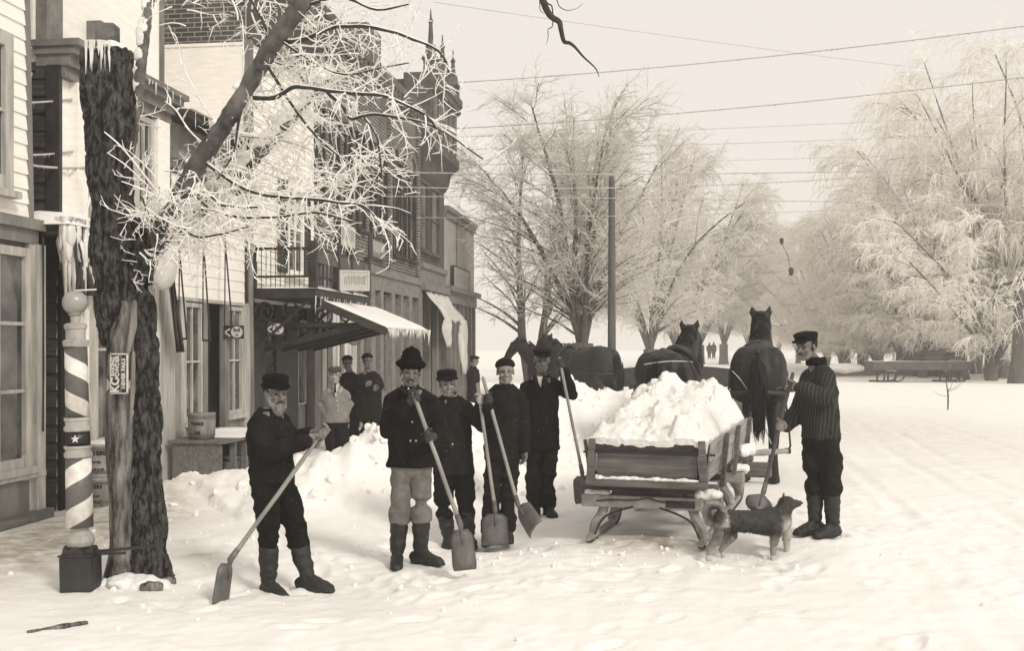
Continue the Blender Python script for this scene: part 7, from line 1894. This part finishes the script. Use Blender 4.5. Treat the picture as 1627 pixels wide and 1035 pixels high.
for i,(src,px,Y,h,rz,lab) in enumerate(((d_,1432,68,12.6,1.1,'white drooping tree left of the far sled'),(e_,1368,76,11.6,2.0,'white frosted tree behind the striped man\'s cap'),(d_,1312,90,11.2,2.9,'hazy white tree just right of the striped man\'s head'),(e_,1268,112,11.6,3.3,'pale hazy tree over the right sled horse\'s ears'),
    (d_,1552,70,17.5,4.1,'white tree between the tallest tree and the far sled'),(e_,1672,62,20,5.2,'white tree partly cut by the right edge, behind the tallest one'),(d_,1462,84,14.4,.6,'white tree in the second rank behind the far sled'),(e_,1400,98,13.0,1.5,'white tree in the rear rank left of the far sled'),
    (d_,1525,92,19.5,2.4,'white tree in the rear rank behind the brushwood'),(e_,1238,150,12.2,3.6,'faintest tree at the right side of the road gap'),(d_,1628,84,21.0,5.7,'white tree in the rear rank at the right edge'),(e_,1335,130,13.2,.9,'dim tree deep in the grove behind the striped man'),(e_,1466,62,11.0,2.6,'low white tree standing over the far sled box'),(d_,1395,70,10.0,5.1,'white tree over the left end of the far sled'),(d_,1340,80,10.0,.2,'low white tree at the left front of the grove'),(d_,1575,56,10.0,3.0,'low white tree before the tallest one at the right'))):
    slim(put(src,px,Y,h,11.5 if src is d_ else 12.5,rz,lab,GR_),(1.15 if h<12 else .95))
# dark bare trunks in the shade of the grove
mbt=None
TR=[]
def trunk_thing(px,Y,h,r_,lab):
    x=(px-CX)/F_PX*Y; L_=Lines(); r=random.Random(int(px)); p=Vector((0,0,-.1)); pts=[p]; 
    for i in range(7): p=p+Vector((r.gauss(0,.05),r.gauss(0,.05),h/7)); pts.append(p)
    L_.add(pts,[r_*1.25]+[r_*(1-.06*i) for i in range(7)],9)
    for k in range(5):
        b=pts[4+k%3]; L_.add([b,b+Vector((r.gauss(0,.5),r.gauss(0,.5),.8)),b+Vector((r.gauss(0,1.),r.gauss(0,1),1.5))],[r_*.4,r_*.3,.02],5)
    o=empty('bare_tree',(x,Y,0),0,lab,'tree','dark trunks under the frosted grove'); link_mesh('trunk',L_.mesh('trunk'),barkf,o)
    C_=Lines()
    for k in range(150):
        b=pts[3+k%5]+Vector((r.gauss(0,.5),r.gauss(0,.5),r.uniform(0,1.0))); d=Vector((r.gauss(0,1),r.gauss(0,1),r.gauss(-.5,.6))).normalized(); C_.add([b,b+d*.5,b+d*.9+Vector((0,0,-.3))],[.02,.018,.006],3)
    link_mesh('crown',C_.mesh('crown'),twig_w,o)
for px,Y,h,r_,lab in ((1571,60,8,.22,'slim dark trunk rising beside the tallest frosted tree'),(1595,60,4,.34,'stout dark trunk in the grove near the right edge'),(1618,52,4.5,.42,'stoutest dark trunk at the very right edge'),(1512,62,4,.45,'thick dark trunk behind the brushwood on the far sled'),(1535,58,4,.18,'thin pale-lit trunk right of the brushwood'),(1466,66,4,.55,'broad dark trunk behind the middle of the far sled'),(1342,74,4,.36,'dark trunk at the left end of the grove'),(1372,78,4,.30,'dark trunk just left of the far sled'),(1440,72,4,.4,'dark trunk behind the far sled box'),(1490,70,4,.6,'very broad dark trunk in shade right of centre of far sled')):
    trunk_thing(px,Y,h,r_,lab)
# dark board shed in the shade of the grove
p=P(1452,596,64); sh_=empty('dark_shed',(p.x,64,0),0,'low dark board shed half hidden under the frosted grove','shed')
mb=MB(); mb.box((0,0,0),(3.1,3,2.3)); mb.build('wall',darkw,sh_); mb=MB(); mb.hexa([(-.2,-.3,2.3),(3.3,-.3,2.3),(3.3,3.2,2.9),(-.2,3.2,2.9),(-.2,-.3,2.4),(3.3,-.3,2.4),(3.3,3.2,3.0),(-.2,3.2,3.0)]); mb.build('roof',darkw,sh_)
# snowy log heap
p=P(1352,592,62); lh=empty('log_heap',(p.x,62,0),0,'low heap of logs under snow left of the far sled','log pile')
mb=MB()
for i in range(9): mb.tube([(-1.6+.1*i,.1*(i%3),.16+.14*(i%3)),(1.6-.15*i,.1*(i%3),.2+.14*(i%3))],[.11,.1],8)
mb.build('logs',barkf,lh); mb=MB(); mb.ell((-.3,.1,.5),(1.2,.5,.28)); mb.remesh('snow',snow,lh,voxel=.05,smooth=2,disp=lambda p,n:.06*nz(p[0]*3,p[1]*3,p[2]*3))
# sapling on the open snow
p=P(1506,652,30.5); p.z=0; o=empty('dead_sapling',p,0,'small dead sapling standing alone in the snow at right','sapling')
L_=Lines(); L_.add([Vector((0,0,-.05)),Vector((.01,0,.4)),Vector((-.03,.02,.75)),Vector((-.05,.02,1.15))],[.025,.022,.016,.006],6); link_mesh('stem',L_.mesh('stem'),barewood,o)
L_=Lines(); r=random.Random(5)
for k in range(14):
    z=.35+.75*r.random(); d=Vector((r.gauss(0,1),r.gauss(0,.6),.5)).normalized(); b=Vector((-.04*z,0,z)); L_.add([b,b+d*.22,b+d*.4+Vector((0,0,.08))],[.008,.006,.002],4)
link_mesh('twigs',L_.mesh('twigs'),barewood,o)

# telephone pole
p=P(972,570,31); p.z=0; o=empty('telephone_pole',p,0,'tall bare wooden telephone pole between the two big elms','pole')
mb=MB(); mb.lathe([(.12,-.1),(.115,2),(.10,4.5),(.088,6.45),(.06,6.58)],12); mb.build('shaft',mat('pole_wood',.12,.07,scale=4,stretch=(3,3,.2),rough=.9),o)
mb=MB()
for i,x in enumerate((-1,1)): mb.tube([(x*.12,0,5.9+.3*i),(x*.28,0,5.92+.3*i)],.015,6); mb.lathe([(.02,5.9+.3*i),(.045,5.94+.3*i),(.04,6.0+.3*i),(.02,6.03+.3*i)],8,(x*.28,0,0))
mb.build('insulators',stone,o)
# overhead wires, each furred with ice
wm=mat('iced_wire',.50,.34,scale=14,rough=.7,bump=.2)
def wire(a,b,sag,r_,lab,furry=True):
    A=P(*a);B=P(*b); n=40; r=random.Random(int(a[1]*7)); pts=[]
    for i in range(n+1):
        t=i/n; q=A.lerp(B,t); q.z-=sag*4*t*(1-t); pts.append(q)
    L_=Lines(); L_.add([q-A for q in pts],[r_]*(n+1),5)
    if furry:
        Ln=(B-A).length
        for _ in range(int(Ln*14)):
            t=r.random(); q=A.lerp(B,t); q.z-=sag*4*t*(1-t); l=r.uniform(.015,.05); L_.add([q-A,q-A+Vector((0,0,-l))],[r_*.7,.001],3)
    o=link_mesh('overhead_wire',L_.mesh('overhead_wire'),wm); o.location=A; tag(o,lab,'wire','overhead wires')
wire((706,132,31.5),(1680,34,24),.15,.011,'highest long wire, from the tower cornice up to the right')
wire((706,205,31.5),(1680,116,26),.15,.012,'second long wire, passing over the elm tops')
wire((690,3,40),(1480,110,70),.1,.012,'faint wire slanting down right across the upper sky')
wire((497,271,21.2),(1690,262,22),.12,.010,'iced wire crossing the brick block just above its window sills')
wire((497,293,21.2),(1690,252,24),.30,.010,'iced wire crossing below, meeting the one above at the right')
wire((606,312,24),(1690,330,26),-.05,.009,'iced wire starting at the middle of the brick block')
wire((660,346,29),(1690,318,30),.12,.009,'lowest iced wire, starting near the tower windows')
wire((706,218,33),(1690,176,38),.1,.009,'thin faint wire below the second long wire')
wire((706,238,33),(1690,206,40),.1,.009,'thin faint wire, upper one over the elm crowns')
wire((706,262,33),(1690,236,40),.1,.008,'thin faint wire, lower one over the elm crowns')
wire((40,163,11.4),(150,150,12.4),.02,.012,'short iced wire high between the left shop and the snag')
wire((44,246,11.4),(150,231,12.4),.03,.013,'short iced wire midway between the left shop and the snag')
wire((46,262,11.4),(160,263,12.4),.03,.014,'thickest short iced wire by the left shop, hung with icicles')
wire((972,300,31),(1242,379,42),.2,.010,'wire from the pole down to the hanging street lamp',False)
wire((1242,379,42),(1480,400,48),.3,.010,'wire from the hanging street lamp to the right grove',False)
p=P(1242,379,42); o=empty('street_lamp',p,0,'small dark street lamp hanging on a wire over the road','lamp')
mb=MB(); mb.lathe([(.02,.02),(.07,0),(.08,-.14),(.04,-.22),(.01,-.24)],10); mb.build('pulley',blackiron,o)
q=P(1257,432,42)-p; mb=MB(); mb.tube([(0,0,-.2),q*.5+Vector((.05,0,0)),q],.012,5); mb.build('cord',blackiron,o)
mb=MB(); mb.lathe([(.02,.17),(.09,.13),(.10,.0),(.07,-.12),(.02,-.16)],12,tuple(q)); mb.build('lantern',darkp,o)
# bare twig reaching down into the top of the picture
L_=Lines(); Yv=7.2
def tv(pts,r0,r1): 
    ps=spline([P(a,b,Yv+c) for a,b,c in pts],5); m=len(ps); L_.add([p_-TV for p_ in ps],[r0+(r1-r0)*i/(m-1) for i in range(m)],6)
TV=P(862,0,Yv)
tv([(700,-420,2.5),(790,-200,.9),(840,-60,.2),(862,0,0),(874,24,0),(888,34,0),(891,45,0),(896,65,0),(905,68,0),(914,75,0),(927,90,0),(946,108,0),(952,122,0)],.03,.002)
tv([(850,-40,.1),(868,2,0),(877,10,.02),(878,40,.02),(871,46,.02),(871,58,.02),(868,70,.02)],.006,.0015); tv([(858,-8,0),(858,14,.03),(864,21,.03)],.004,.0015); tv([(872,22,0),(869,26,-.01)],.006,.003)
tv([(880,-30,.2),(886,4,.1),(895,14,.1),(905,16,.1),(918,12,.1),(926,5,.1)],.004,.001)
o=link_mesh('overhanging_branch',L_.mesh('overhanging_branch'),mat('bare_twig',.05,.03,scale=20,rough=.9)); o.location=TV; tag(o,'bare dark twig hanging into the top middle of the photo','branch')
# the air: thin bright winter haze
hz_=MB(); hz_.box((-470,-40,-1.4),(470,430,27)); ho=hz_.build('haze',None); tag(ho,kind='stuff')
m=bpy.data.materials.new('winter_haze'); m.use_nodes=True; nt=m.node_tree; nt.nodes.clear(); out=nt.nodes.new('ShaderNodeOutputMaterial'); pv_=nt.nodes.new('ShaderNodeVolumePrincipled')
pv_.inputs['Color'].default_value=(.98,.965,.93,1); pv_.inputs['Density'].default_value=.0021; pv_.inputs['Anisotropy'].default_value=.2; nt.links.new(pv_.outputs[0],out.inputs['Volume']); ho.data.materials.append(m)
